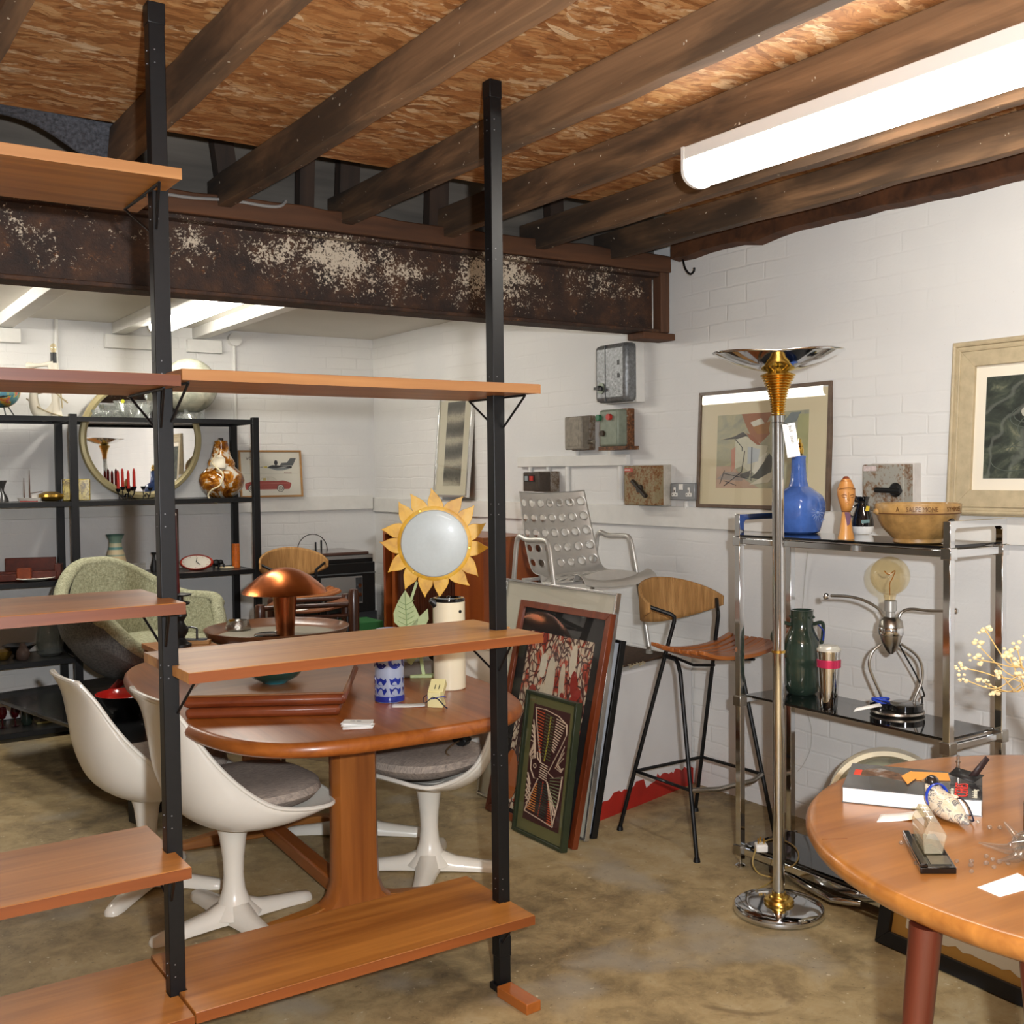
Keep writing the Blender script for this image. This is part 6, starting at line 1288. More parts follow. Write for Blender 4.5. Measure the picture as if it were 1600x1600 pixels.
WS = M('bone_white', '#d9d2c2', .5)
part('trunk', MB().tube(catmull([K(p, k, 14, 0), K(p, k, 13, 25), K(p, k, 12, 50), K(p, k, 10, 84)], 5), [9*k, 8*k, 7.5*k, 7*k, 6.5*k, 6*k, 6*k, 6*k, 6.2*k, 6.4*k, 6.8*k, 7*k, 7*k, 7*k, 7.5*k, 8*k], 12), WS, t)
part('crescent', MB().tube(catmull([K(p, k, -18, 55), K(p, k, -22, 30), K(p, k, -17, 10), K(p, k, -4, 3), K(p, k, 8, 14), K(p, k, 14, 30)], 6), [3*k]+[(4+5*math.sin(PI*i/30))*k for i in range(1, 30)]+[3*k], 12), WS, t)
part('branch', MB().tube(catmull([K(p, k, 12, 84), K(p, k, -8, 82), K(p, k, -30, 80)], 6), [6*k, 5*k, 4.5*k, 4*k, 3.5*k, 3*k, 3*k, 3*k, 3.5*k, 4*k, 5*k, 6*k, 6*k], 10), WS, t)
for pts in ([(-34, 30, 3), (-5, 12, -8), (30, 0, -12)], [(-20, 50, -5), (10, 42, -10), (34, 22, -6)], [(-26, 36, 6), (0, 40, 8), (26, 26, 8)], [(22, 44, -3), (23, 28, -3), (25, 14, -5)]): part('rod', MB().tube(catmull([K(p, k, *q) for q in pts], 5), 1.1*k, 6), M('rod_tan', '#a89a78', .6), t)
part('lamp_holder', MB().lathe(S([(0, 84), (4.5, 84), (4.5, 101), (0, 101)], k), K(p, k, 11, 0), 18), BLACK, t); part('bulb', MB().lathe(S([(0, 101), (3, 101), (4.8, 106), (4.5, 112), (2, 115), (0, 115.5)], k), K(p, k, 11, 0), 18), glass('amber_glass'), t, label='clear bulb')
CUT = glass('cut_glass', '#f0f2f0', .05, .10, .10)
def glass_bowl(px, py, label, r, h, n=16):
    t, p, k = on(px, py, Z1, label, 'glass_bowl', 'bowl', None); R = []
    for f, z, g in ((.55, 0, 0), (.62, .04, 0), (.85, .45, .06), (.96, .8, .08), (1, 1, .09), (.95, 1, .09), (.80, .5, .05), (.5, .08, 0)):
        R.append([p+Vector(((r*f*(1+g*math.cos(n*q)))*k*math.cos(q), (r*f*(1+g*math.cos(n*q)))*k*math.sin(q), h*z*k)) for q in [2*PI*i/96 for i in range(96)]])
    part('body', MB().rings(R), CUT, t); return t, p, k
glass_bowl(164, 653, 'small low cut glass bowl on the top shelf left of the larger one', 19, 13, 18)
t, p, k = glass_bowl(211, 654, 'large fluted glass bowl on the top shelf against the round mirror', 30, 28, 14); part('yellow_sticker', MB().cyl(K(p, k, -8, 26, -29), K(p, k, -8, 26, -30), 3*k, n=12), M('sticker_yellow', '#c8c832', .5), t)
t, p, k = on(297, 653, Z1, 'large pale silvery moon globe on a clear stand on the top shelf', 'globe', 'globe')
part('ball', MB().sphere(K(p, k, 0, 53), 43*k, 40), noisepaint('moon_globe', [(.35, '#a3a594'), (.5, '#bcbca8'), (.65, '#cdccb8')], 16, (1, 1, 1), .8, .25), t); part('seam_ring', MB().tube([K(p, k, 43.2*math.cos(q)*.9+43.2*math.sin(q)*.15, 53+43.2*math.sin(q)*.35+20*math.cos(q)*.0, 43.2*math.sin(q)*.9) for q in [2*PI*i/48 for i in range(48)]], .7*k, 6, True), M('seam_pale', '#b9b8a4', .4), t)
part('stand', MB().lathe(S([(18, 0), (24, 0), (24, 2), (18, 12), (15, 12)], k), p, 32), CUT, t)
for a in (0, 1.6, 3.2, 4.7): part('prong', MB().bar(K(p, k, 19*math.cos(a), 1, 19*math.sin(a)), K(p, k, 20*math.cos(a), 20, 20*math.sin(a)), 6*k, 2*k), CUT, t)
one('dark_box', MB().b(-10*k, 10*k, -6*k, 6*k, 0, 24*k, Matrix.Translation(K(p, k, -31, 0, -4))), M('dark_brown_box2', '#3a3029', .6), 'small dark brown box on the top shelf behind the left pole', 'box')
# round mirror
mc = Vector((1.915, 7.065, 1.735)); t = thing('round_mirror', 'large round mirror with pale gold frame leaning on the back wall behind the shelving', 'mirror', (1.915, 7.065, 1.36)); Xm = frame_M(mc, (1, 0, 0), (0, .0, 1))
part('frame', MB().lathe([(.335, 0), (.375, 0), (.382, .012), (.374, .028), (.355, .034), (.340, .026), (.335, .012)], (0, 0, 0), 80, Xm @ Matrix.Rotation(0, 4, 'X')), M('pale_gold', '#bdb084', .35, .3), t)
mm, nt, b = newmat('mirror_glass'); b.inputs['Metallic'].default_value = 1; b.inputs['Roughness'].default_value = .015; b.inputs['Base Color'].default_value = (.86, .86, .84, 1)
part('glass', MB().lathe([(0, .010), (.338, .010), (.338, .016), (0, .016)], (0, 0, 0), 80, Xm), mm, t, label='mirror glass')
# second shelf
t, p, k = on(2, 779, Z2, 'pewter jug cut off by the left edge of the photo', 'jug', 'jug'); part('body', MB().lathe(S([(0, 0), (11, 0), (10, 6), (6, 14), (4, 18), (5, 24), (9, 34), (8, 34), (0, 20)], k), p, 28), M('pewter', '#5c5c5c', .3, .9), t)
t, p, k = on(45, 778, Z2, 'small white model fishing boat with two masts on the second shelf', 'model_boat', 'model')
part('hull', MB().rings([[K(p, k, x, 0, -w_*.5), K(p, k, x, 0, w_*.5), K(p, k, x+dx, 6, w_), K(p, k, x+dx, 6, -w_)] for x, dx, w_ in ((-15, -3, .6), (-12, -2, 4), (0, 0, 5), (12, 1, 5), (18, 2, 3.5))]), M('boat_white', '#d9d4cc', .5), t); part('keel', MB().b(-13*k, 15*k, -3*k, 3*k, -.0, 1.5*k, Matrix.Translation(p) @ Matrix.Rotation(-.59, 4, 'Z')), M('boat_red', '#a8322a', .5), t)
for x, h_ in ((-7, 37), (2, 49)): part('mast', MB().tube([K(p, k, x, 5), K(p, k, x, h_)], [.9*k, .4*k], 6), M('mast_brown', '#5a3a26', .6), t)
part('cabin', MB().b(-3*k, 5*k, -3*k, 3*k, 6*k, 11*k, Matrix.Translation(K(p, k, 9, 0)) @ Matrix.Rotation(-.59, 4, 'Z')), M('boat_white', '#d9d4cc', .5), t); part('boom', MB().tube([K(p, k, 2, 13), K(p, k, 22, 16)], .5*k, 5), M('mast_brown', '#5a3a26', .6), t)
t, p, k = on(79, 776, Z2, 'flattened round brass pot on the second shelf right of the boat', 'brass_pot', 'pot'); part('body', MB().lathe(S([(0, 0), (10, 0), (17, 3), (20, 7), (18, 11), (11, 14), (8, 15), (0, 15.5)], k), p, 36), M('aged_brass', '#a8843c', .3, .85, var=.2, vscale=30), t)
t, p, k = on(120, 775, Z2, 'square yellow textured glass block vase on the second shelf', 'block_vase', 'vase'); part('body', MB().b(-20*k, 20*k, -9*k, 9*k, 0, 34*k, Matrix.Translation(p) @ Matrix.Rotation(-.25, 4, 'Z')), noisepaint('yellow_glass', [(.38, '#5c4a1c'), (.48, '#9a8436'), (.6, '#b9a552')], 40, (1, 1, 1), 1, .15), t, bevel=.006); part('side_panel', MB().b(-21.5*k, -20.2*k, -9*k, 9*k, 0, 33*k, Matrix.Translation(p) @ Matrix.Rotation(-.25, 4, 'Z')), M('dark_side', '#2c2618', .3), t)
IRON = M('wrought_iron', '#17161a', .5, .4); RED = M('red_candle', '#b3261c', .4)
def candelabra(px, label, xs, lit):
    t, p, k = on(px, 776, Z2, label, 'candelabra', 'candle holder')
    for i, (x, h_) in enumerate(xs):
        part('arm', MB().tube(catmull([K(p, k, x*.1, 9), K(p, k, x*.55, 4, 2), K(p, k, x*.95, 9), K(p, k, x, h_)], 5), .9*k, 6), IRON, t)
        c = part('cup', MB().lathe(S([(0, 0), (2, 0), (3, 1.5), (4.2, 5), (3.6, 5), (1.5, 2), (0, 2)], k), K(p, k, x, h_), 16), IRON, t)
        if lit: part('candle', MB().lathe(S([(0, 2), (2.4, 2), (2.2, 28), (1.4, 32), (.3, 34), (0, 34)], k), K(p, k, x, h_), 14), RED, t, label='red candle')
        part('foot', MB().tube(catmull([K(p, k, x*.5, 7, -1), K(p, k, x*.75, 5, -3), K(p, k, x*.7, .7, -4)], 4), .8*k, 6), IRON, t)
candelabra(198, 'wrought iron candelabra with four red candles on the second shelf', ((-13, 12), (-6, 15), (3, 12), (12, 15)), True)
candelabra(229, 'empty wrought iron candle holder on the second shelf beside the red candles', ((-5, 15), (6, 13)), False)
t, p, k = on(347, 780, Z2, 'amber and clear glass lamp base with cream flex on the second shelf', 'glass_lamp_base', 'lamp')
AMB = noisepaint('amber_streaked', [(.36, '#5a2c0c'), (.45, '#8f5416'), (.50, '#b7791f'), (.54, '#cfc6b4'), (.70, '#ddd8cc')], 7, (1, 1, 1), 2.2, .06)
part('body', MB().lathe(S([(0, 0), (16, 0), (24, 5), (32, 15), (35, 26), (32, 36), (25, 43), (20, 48), (21, 53), (19, 58), (15, 64), (12, 76), (10, 88), (8, 88), (0, 84)], k), p, 48), AMB, t)
part('lamp_holder', MB().lathe(S([(0, 84), (4, 84), (4, 92), (0, 93)], k), p, 16), BLACK, t)
part('flex', MB().tube(catmull([K(p, k, -2, 90, -3), K(p, k, -1, 70, -14), K(p, k, -8, 56, -24), K(p, k, 2, 46, -34), K(p, k, 12, 36, -37), K(p, k, 8, 20, -38), K(p, k, -6, 12, -36), K(p, k, -12, 3, -34), K(p, k, -6, -5, -34), K(p, k, 2, -8, -34)], 6), 1.3*k, 8), M('flex_cream', '#d9caa4', .5), t)
part('paper_label', MB().add([K(p, k, -7, 62, -20), K(p, k, 12, 60, -22), K(p, k, 14, 46, -30), K(p, k, -4, 46, -32)], [(0, 1, 2, 3)]).add([K(p, k, 4, 67, -20), K(p, k, 12, 60, -21), K(p, k, -7, 62, -19)], [(0, 1, 2)]), M('tag_cream', '#e3dac4', .7), t, solid=.0008)
# third shelf
t, p, k = on(42, 912, Z3, 'pair of brown leather covered model sofas on the third shelf at left', 'model_sofa', 'model'); LE = M('brown_leather', '#552012', .45, 0, .1, var=.3, vscale=25)
Xf = Matrix.Translation(p) @ Matrix.Rotation(-.35, 4, 'Z') @ Matrix.Scale(k, 4)
part('back', MB().b(-32, 42, 6, 14, 0, 34, Xf), LE, t, bevel=.004); part('seat', MB().b(-46, 46, -12, 6, 0, 14, Xf), LE, t, bevel=.004); part('arm', MB().b(42, 52, -10, 12, 0, 24, Xf), LE, t, bevel=.004); part('arm', MB().b(-10, 10, -24, -10, 0, 20, Xf), M('tan_leather', '#7a3414', .4, 0, .1, var=.3, vscale=25), t, bevel=.004); part('front_seat', MB().b(-50, -10, -24, -12, 0, 11, Xf), LE, t, bevel=.004)
t, p, k = on(70, 906, Z3, 'long shallow cream dish on the third shelf in front of the model sofas', 'dish', 'dish'); p = p-FV*.12; place(t, p); part('body', MB().lathe(S([(0, 0), (14, 0), (28, 4), (27, 5), (12, 2), (0, 2)], k), p, 36, None, 1, .6), M('dish_cream', '#ddd6c6', .3, 0, .2), t)
t, p, k = on(133, 886, Z3, 'small black teapot on the third shelf behind the green armchair', 'teapot', 'teapot'); part('body', MB().sphere(K(p, k, 0, 9), 11*k, 20, 1, 1, .8), BLACK, t); part('lid', MB().lathe(S([(0, 16), (7, 17), (5, 22), (8.5, 26), (0, 26)], k), p, 20), BLACK, t); part('handle', MB().tube([K(p, k, 11+5*math.cos(q), 18+7*math.sin(q)) for q in [PI*1.2*i/10-.6 for i in range(11)]], 1.6*k, 8), BLACK, t)
t, p, k = on(181, 878, Z3, 'waisted pottery vase with green and ochre bands on the third shelf', 'striped_vase', 'vase')
m, nt, b = newmat('banded_pottery'); sp = nd(nt, 'ShaderNodeSeparateXYZ'); lk(nt, coords(nt), sp.inputs[0]); zf = math_(nt, 'MULTIPLY', sp.outputs[2], 1/(63*k)); lk(nt, ramp(nt, zf, [(0, lin('#3a2c22')), (.06, lin('#c9a06a')), (.25, lin('#cfa873')), (.30, lin('#c9b48c')), (.46, lin('#8d9a86')), (.5, lin('#c9b894')), (.62, lin('#5a8a86')), (.68, lin('#b9b394')), (.78, lin('#6f8a7c')), (.95, lin('#4c6a60'))], 'CONSTANT'), b.inputs['Base Color']); b.inputs['Roughness'].default_value = .4
part('body', MB().lathe(S([(0, 0), (14, 0), (17, 6), (17, 16), (14, 30), (9.5, 45), (9.5, 54), (14, 63), (12, 63), (7, 54), (0, 45)], k), p, 36), m, t)
mb = MB(); a0 = math.atan2(-FW.y, -FW.x)
for j in (-.45, .35): mb.tube([p+Vector((16.9*k*math.cos(a0+j+q*.1), 16.9*k*math.sin(a0+j+q*.1), (21+h_)*k)) for q, h_ in ((-3, 0), (-1, 2), (1, .5), (2.5, 4))], 1.2*k, 6)
part('painted_deer', mb, M('deer_brown', '#33221a', .5), t)
t, p, k = on(212, 880, Z3, 'plain clear glass trough on the third shelf beside the striped vase', 'glass_trough', 'vase'); part('body', MB().b(-14*k, 14*k, -5*k, 5*k, 0, 16*k, Matrix.Translation(p)), CUT, t)
t, p, k = on(241, 886, Z3, 'slender black vase half hidden by the left shelving pole', 'black_vase', 'vase'); part('body', MB().lathe(S([(0, 0), (5, 0), (6, 8), (2.5, 20), (2.2, 26), (4.5, 31), (0, 30)], k), p, 20), BLACK, t)
t, p, k = on(273, 889, Z3, 'tall dark carved wooden panel standing on the third shelf beside the pole', 'wood_carving', 'carving'); part('board', MB().b(-7*k, 7*k, -2*k, 2*k, 0, 97*k, Matrix.Translation(p)), DARKWOOD, t, bevel=.003)
mb = MB(); [mb.sphere(K(p, k, -3+2*(i % 3), 12+8*i, -2.6), 1.8*k, 8) for i in range(10)]; part('carving', mb, DARKWOOD, t)
t, p, k = on(309, 888, Z3, 'oval red rimmed retro wall clock lying back on the third shelf', 'oval_clock', 'clock')
Xk = frame_M(K(p, k, 0, 12, -6), U, (FV.x*.35, FV.y*.35, 1)) @ Matrix.Scale(k, 4)
def ov(a, b2, z, n=48): return [Xk @ Vector((a*math.cos(q), b2*math.sin(q), z)) for q in [2*PI*i/n for i in range(n)]]
part('case', MB().rings([ov(24, 11, -4), ov(26, 12.5, -2), ov(26, 12.5, 1), ov(24, 11.2, 3), ov(22.5, 10.3, 1.5)]), M('clock_red', '#b23420', .3, 0, .3), t); part('dial', MB().rings([ov(22.8, 10.4, .8), ov(22.8, 10.4, 1.6)]), M('dial_cream', '#e3dccb', .5), t)
part('hand', MB().bar(Xk @ Vector((0, 0, 2.4)), Xk @ Vector((1, 7, 2.4)), 1*k, .4*k).bar(Xk @ Vector((0, 0, 2.4)), Xk @ Vector((7, -4, 2.4)), 1*k, .4*k), BLACK, t)
mb = MB()
for i in range(12):
    q = 2*PI*i/12; mb.bar(Xk @ Vector((19*math.cos(q), 8.6*math.sin(q), 2)), Xk @ Vector((21*math.cos(q), 9.6*math.sin(q), 2)), .8*k, .4*k)
part('hour_mark', mb, M('mark_red', '#a8402c', .5), t, stuff=True); part('stand', MB().b(-12, 12, -4, 4, -12, -9, frame_M(K(p, k, 0, 12, 0), U, FV) @ Matrix.Scale(k, 4)) if 0 else MB().lathe(S([(0, 0), (14, 0), (12, 3), (0, 3)], k), p, 28, None, 1, .5), M('clock_red', '#b23420'), t)
t, p, k = on(338, 882, Z3, 'small black elephant figure on the third shelf beside the oval clock', 'elephant_figure', 'ornament'); part('body', MB().sphere(K(p, k, 0, 9), 7*k, 16, 1, .7, .75).sphere(K(p, k, 7, 10), 4*k, 12), BLACK, t); part('trunk', MB().tube(catmull([K(p, k, 9, 10), K(p, k, 12, 6), K(p, k, 12, 2)], 4), 1.2*k, 8), BLACK, t)
for x in (-4, 4): part('leg', MB().cyl(K(p, k, x, 0), K(p, k, x, 6), 2*k, n=10), BLACK, t)
t, p, k = on(350, 889, Z3, 'coil of white flex lying on the third shelf', 'white_flex', 'flex'); part('coil', MB().tube(catmull([K(p, k, x, 1.3, d) for x, d in ((-18, 0), (-8, 6), (4, 2), (-4, -8), (6, -10), (16, -4), (10, 6), (0, 8), (-10, -4), (2, -6), (14, 2))], 5), 1.0*k, 6), M('flex_cream', '#d9caa4', .5), t)
t, p, k = on(369, 884, Z3, 'orange textured cylinder candle at the right end of the third shelf', 'orange_candle', 'candle'); part('body', MB().lathe(S([(0, 0), (6, 0), (6.2, 18), (6, 37), (0, 37)], k), p, 24), M('orange_wax', '#c9651a', .5, var=.3, vscale=60, bmp=.5, bscale=90), t); part('wick', MB().cyl(K(p, k, 0, 37), K(p, k, 0, 39), .5*k, n=6), BLACK, t)
# fourth and fifth shelf at left
t, p, k = on(4, 1032, Z4, 'brass bowl cut off at the left edge on the fourth shelf', 'brass_bowl', 'bowl'); part('body', MB().lathe(S([(0, 0), (8, 0), (14, 8), (17, 14), (16, 14), (0, 3)], k), p, 28), M('aged_brass', '#a8843c'), t)
t, p, k = on(30, 1024, Z4, 'wide black footed bowl on the fourth shelf at left', 'black_bowl', 'bowl'); part('body', MB().lathe(S([(0, 0), (10, 0), (7, 5), (14, 11), (25, 20), (24, 21), (10, 14), (0, 12)], k), p, 36), BLACK_GLOSS, t)
t, p, k = on(48, 1030, Z4, 'small smoky brown glass bottle on the fourth shelf left of the large glass vase', 'glass_bottle', 'bottle'); p = p-FV*.1; place(t, p); part('body', MB().lathe(S([(0, 0), (7, 0), (10, 6), (9.5, 14), (5, 22), (3, 26), (0, 26)], k), p, 28), glass('brown_glass', '#8a7268', .05, .25), t)
t, p, k = on(78, 1024, Z4, 'large clear glass vase on the fourth shelf beside the green armchair', 'glass_vase', 'vase'); part('body', MB().lathe(S([(0, 0), (14, 0), (19, 5), (20.5, 18), (18, 36), (15, 50), (14, 50), (16.5, 36), (18.5, 18), (15, 4), (0, 3)], k), p, 40), glass('vase_glass', '#d5d8d4', .03, .08), t)
for i, px in enumerate((5, 25)):
    t, p, k = on(px, 1166, Z5, ('red wine glass at the far left of the bottom shelf', 'red wine glass on the bottom shelf beside the tall green vase')[i], 'wine_glass', 'glass', 'red wine glasses'); part('bowl', MB().lathe(S([(0, 12), (4, 14), (7, 22), (5.5, 31), (5, 31), (6, 22), (0, 14)], k), p, 24), glass('ruby_glass', '#7a2226', .05, .3), t); part('stem', MB().lathe(S([(0, 0), (6, 0), (1.2, 1.5), (1, 12), (0, 12)], k), p, 20), glass('ruby_glass'), t)
t, p, k = on(43, 1163, Z5, 'tall dark green glass vase on the bottom shelf at left', 'green_vase', 'vase'); part('body', MB().lathe(S([(0, 0), (7, 0), (9, 6), (7.5, 24), (6.5, 40), (8, 48), (7, 48), (0, 40)], k), p, 28), M('bottle_green', '#2a352c', .15, 0, .5), t)
t, p, k = on(80, 1156, Z5, 'flat yellow edged box on the bottom shelf under the low table', 'flat_box', 'box'); part('body', MB().b(-22*k, 22*k, -10*k, 10*k, 0, 3*k, Matrix.Translation(p)), M('box_yellow', '#8f8048', .6), t); part('lid', MB().b(-16*k, 14*k, -8*k, 8*k, 3*k, 9*k, Matrix.Translation(p)), M('box_dark', '#2c251e', .6), t)
# ---------------------------------------------------------------- low black table with lacquer bowl
a, b2 = RZ(18, 1100, .35), RZ(207, 1166, .35); dd = (b2-a); Lt_ = dd.length; dd.normalize(); nn = Vector((-dd.y, dd.x, 0)); nn = nn if nn.x > 0 else -nn
lt = thing('low_table', 'low black table that the green armchair stands on, beyond the white chairs', 'table', a+dd*Lt_/2); Xl = Matrix(((dd.x, nn.x, 0, a.x), (dd.y, nn.y, 0, a.y), (0, 0, 1, 0), (0, 0, 0, 1)))
part('top', MB().prism([(-.35, 0), (Lt_, 0), (Lt_, .5), (Lt_-.4, .62), (-.35, .86)], .33, .35, Xl), M('black_lacquer', '#191a1b', .2, 0, .4), lt, bevel=.004)
for x, y in ((.05, .34), (-.25, .78), (Lt_-.06, .04), (Lt_-.06, .42)): part('leg', MB().b(x-.035, x+.035, y-.02, y+.02, 0, .33, Xl), BLACK, lt, bevel=.004)
part('end_panel', MB().b(Lt_-.05, Lt_-.02, .03, .43, .03, .33, Xl), BLACK, lt)
q = RZ(196, 1118, .351); t = thing('lacquer_bowl', 'red and black lacquer bowl on the low black table behind the white chair', 'bowl', (q.x, q.y, .351)); q = Vector((q.x, q.y, .351)); part('outside', MB().lathe([(0, 0), (.06, 0), (.07, .015), (.12, .07), (.135, .11), (.131, .11), (.10, .06), (0, .03)], q, 44), BLACK_GLOSS, t); part('lining', MB().lathe([(.0, .035), (.10, .064), (.13, .1102), (.1335, .1115), (.136, .1105), (.1302, .107), (.10, .062), (0, .033)], q, 44), M('red_lacquer', '#b5201a', .15, 0, .6), t, label='glossy red lining')
q = RZ(120, 1120, .351); t = thing('glass_paperweight', 'small glass paperweight on the low black table beside the white chair back', 'ornament', (q.x, q.y, .351)); q = RZ(120, 1137, .351); place(t, q); part('body', MB().lathe([(0, 0), (.02, 0), (.022, .03), (.016, .05), (0, .054)], q, 24), glass('brown_glass'), t)
# ---------------------------------------------------------------- green armchair
am = thing('armchair', 'tub armchair in pale green tweed with dark grey shell', 'armchair', (1.585, 5.86, 0)); place(am, (1.585, 5.86, 0), math.radians(-64)); Xa = WM[am.name]   # local +x is the front
def tweed(name, cols):
    m, nt, b = newmat(name); v = coords(nt, (1, 1, 1)); n1 = noise(nt, coords(nt, (300, 60, 60)), 1, 3, .6); n2 = noise(nt, coords(nt, (60, 300, 60)), 1, 3, .6); n4 = noise(nt, coords(nt, (60, 60, 300)), 1, 3, .6)
    f = math_(nt, 'MULTIPLY', math_(nt, 'ADD', math_(nt, 'ADD', n1, n2), n4), .333); c = ramp(nt, f, [(.38, lin(cols[0])), (.5, lin(cols[1])), (.62, lin(cols[2]))]); lk(nt, c, b.inputs['Base Color']); b.inputs['Roughness'].default_value = .95; bump(nt, b, f, .6, .004); return m
TG = tweed('green_tweed', ('#74745a', '#9a9a7e', '#b9b99e')); TD = tweed('grey_tweed', ('#3a3a3a', '#585856', '#706f6a'))
def rimz(ph):   # ph: angle from the back; returns rim height above the shell bottom
    c = math.cos(ph); a = abs(ph)
    s = max(0, min(1, (a-.12)/1.28)); s = s*s*(3-2*s); z = .585*(1-s)+.375*s
    s2_ = max(0, min(1, (a-1.75)/.75)); s2_ = s2_*s2_*(3-2*s2_); return z*(1-s2_)+.165*s2_
def rimr(ph): a = abs(ph); return .40+.03*math.sin(a)**2-.03*max(0, (a-2.2))
def av(ph, r, z): return Xa @ Vector((-r*math.cos(ph), r*math.sin(ph), .44+z))
def outer(u, v):
    ph = (2*u-1)*PI; z = rimz(ph)*v; r = (.14+(rimr(ph)-.14)*min(1, v/.62*1.0)**.55 if v < .62 else rimr(ph)+.035*(v-.62)/.38*(1 if abs(ph) < 1.9 else 0)); return av(ph, r, z)
mb = MB().grid(outer, 72, 18); mb.lathe([(0, 0), (.14, 0), (.14, .004), (0, .004)], (0, 0, 0), 36, Xa @ Matrix.Translation((0, 0, .44))); part('shell', mb, TD, am, label='dark grey outer shell')
def inner(u, v):
    ph = (2*u-1)*PI; R1 = rimr(ph)-.055+.03*(rimz(ph)-.3); zt_ = rimz(ph)-.0; zb_ = .15; R0_ = rimr(ph)-.10
    z = zb_+(zt_-zb_)*v; return av(ph, R0_+(R1-R0_)*v, z)
part('lining', MB().grid(inner, 72, 12), TG, am)
rim = [(outer(i/96, 1)+inner(i/96, 1))/2 for i in range(96)]; part('rim_roll', MB().tube(rim, .036, 12, True), TG, am)
R = []
for s, z in ((.9, .10), (1, .13), (1, .17), (.93, .195), (.7, .208), (.3, .212), (.02, .212)): R.append([Xa @ Vector((.03+.33*s*p_[0],   .31*s*p_[1], .44+z)) for p_ in supell(1, 1, 2.8, 48)])
part('seat_cushion', MB().rings(R), TG, am)
for a in (.8, 2.35, 3.93, 5.5): part('leg', MB().tube([Xa @ Vector((.10*math.cos(a), .10*math.sin(a), .44)), Xa @ Vector((.20*math.cos(a), .20*math.sin(a), .3505))], [.024, .016], 12), M('leg_red', '#9a1d18', .3), am)
# ---------------------------------------------------------------- round tray table, copper lamp and neighbours
tc_ = Vector((2.0, 5.05, 0)); tt_ = thing('tray_table', 'round tray topped table with dark rim behind the dining table', 'table', tc_)
part('tray', MB().lathe([(0, .70), (.30, .70), (.33, .715), (.345, .745), (.35, .755), (.343, .757), (.335, .75), (.318, .728), (.29, .718), (0, .716)], tc_, 80), wood('tray_wood', '#4a2a18', '#8a5a3a', 'X', .3, 40, .3), tt_)
part('tray_lining', MB().lathe([(0, .7165), (.285, .7175), (.285, .7195), (0, .7195)], tc_, 64), M('lining_grey', '#8f8878', .5), tt_)
part('pedestal', MB().lathe([(0, 0), (.13, 0), (.13, .02), (.03, .05), (.025, .35), (.03, .66), (.12, .70), (0, .70)], tc_, 36), DARKWOOD, tt_)
p = RZ(446, 996, .72); k = depth_of(p)/F_PX; cl_ = thing('copper_lamp', 'mushroom shaped copper table lamp on the tray table', 'lamp', p)
CO = M('brushed_copper', '#c8703c', .26, 1, var=.08, vscale=40)
zs = (996-925)*k
part('stem', MB().lathe([(0, 0), (14*k, 0), (15*k, 20*k), (20*k, zs+14*k), (0, zs+14*k)], p, 40), M('copper_stem', '#a8643c', .25, 1), cl_)
part('shade', MB().lathe(S([(64, -1), (66, 0), (62, 6), (52, 15), (40, 25), (26, 33), (13, 37.5), (0, 39), (0, 37.5), (13, 36), (26, 31.5), (40, 23.5), (52, 13.5), (62, 4)], k), p+Vector((0, 0, zs)), 64), CO, cl_)
p = RZ(372, 984, .72); k = depth_of(p)/F_PX; sv = thing('silver_ashtray', 'round silver ashtray with embossed sides on the tray table', 'ashtray', p)
part('body', MB().lathe(S([(0, 0), (19, 0), (20, 3), (17, 13), (16, 15), (13, 15), (12, 8), (0, 5)], k), p, 40), M('old_silver', '#a8a298', .25, .95, bmp=.8, bscale=70), sv); part('rest', MB().b(-4*k, 4*k, -3*k, 3*k, 14*k, 18*k, Matrix.Translation(K(p, k, -7, 0, -10))), BRASS, sv)
p = RZ(424, 995, .72); q = thing('dark_ring', 'dark round ring shaped dish on the tray table left of the copper lamp', 'dish', p); part('body', MB().lathe([(.07, 0), (.078, .0), (.082, .012), (.076, .016), (.07, .012)], p, 40), BLACK_GLOSS, q); part('inside', MB().lathe([(0, 0), (.07, 0), (.07, .004), (0, .004)], p, 36), M('inside_grey', '#8b8f8a', .3), q)
sd_ = thing('side_table', 'small wooden side table mostly hidden behind the shelving, beside the armchair', 'table', (1.49, 4.92, 0)); part('top', MB().b(1.36, 1.635, 4.78, 5.10, .705, .73), TEAK, sd_, bevel=.003)
for x in (1.38, 1.615):
    for y in (4.80, 5.08): part('leg', MB().b(x-.012, x+.012, y-.012, y+.012, .3505, .705), TEAK_Z, sd_)
p = RZ(283, 1010, .7302); k = depth_of(p)/F_PX; ch_ = thing('candlestick', 'black turned candlestick holding a tall maroon candle beside the left pole', 'candlestick', p)
part('holder', MB().lathe(S([(0, 0), (16, 0), (16, 4), (9, 8), (6, 14), (11, 22), (12, 28), (6, 36), (5, 40), (10, 48), (9, 56), (4, 62), (14, 66), (15, 69), (5, 72), (5, 78), (17, 80), (18, 82), (5, 84), (0, 84)], k), p, 32), BLACK, ch_)
part('candle', MB().lathe(S([(0, 82), (7, 82), (6, 120), (4, 200), (3.6, 206), (0, 208)], k), K(p, k, -7, 0), 20), M('maroon_wax', '#54141c', .3, 0, .4), ch_, label='maroon candle'); part('candle_tip', MB().sphere(K(p, k, -7, 206), 4.2*k, 12), M('tip_cream', '#d9c4b4', .4), ch_)
p = RZ(304, 1006, .7302); k = depth_of(p)/F_PX; t = thing('wooden_tray', 'small pale wooden tray under a grey shoe shaped dish beside the candlestick', 'tray', p); part('base', MB().b(-24*k, 24*k, -10*k, 10*k, 0, 6*k, Matrix.Translation(p) @ Matrix.Rotation(-.5, 4, 'Z')), wood('pale_oak', '#94683a', '#b98c54'), t, bevel=.002)
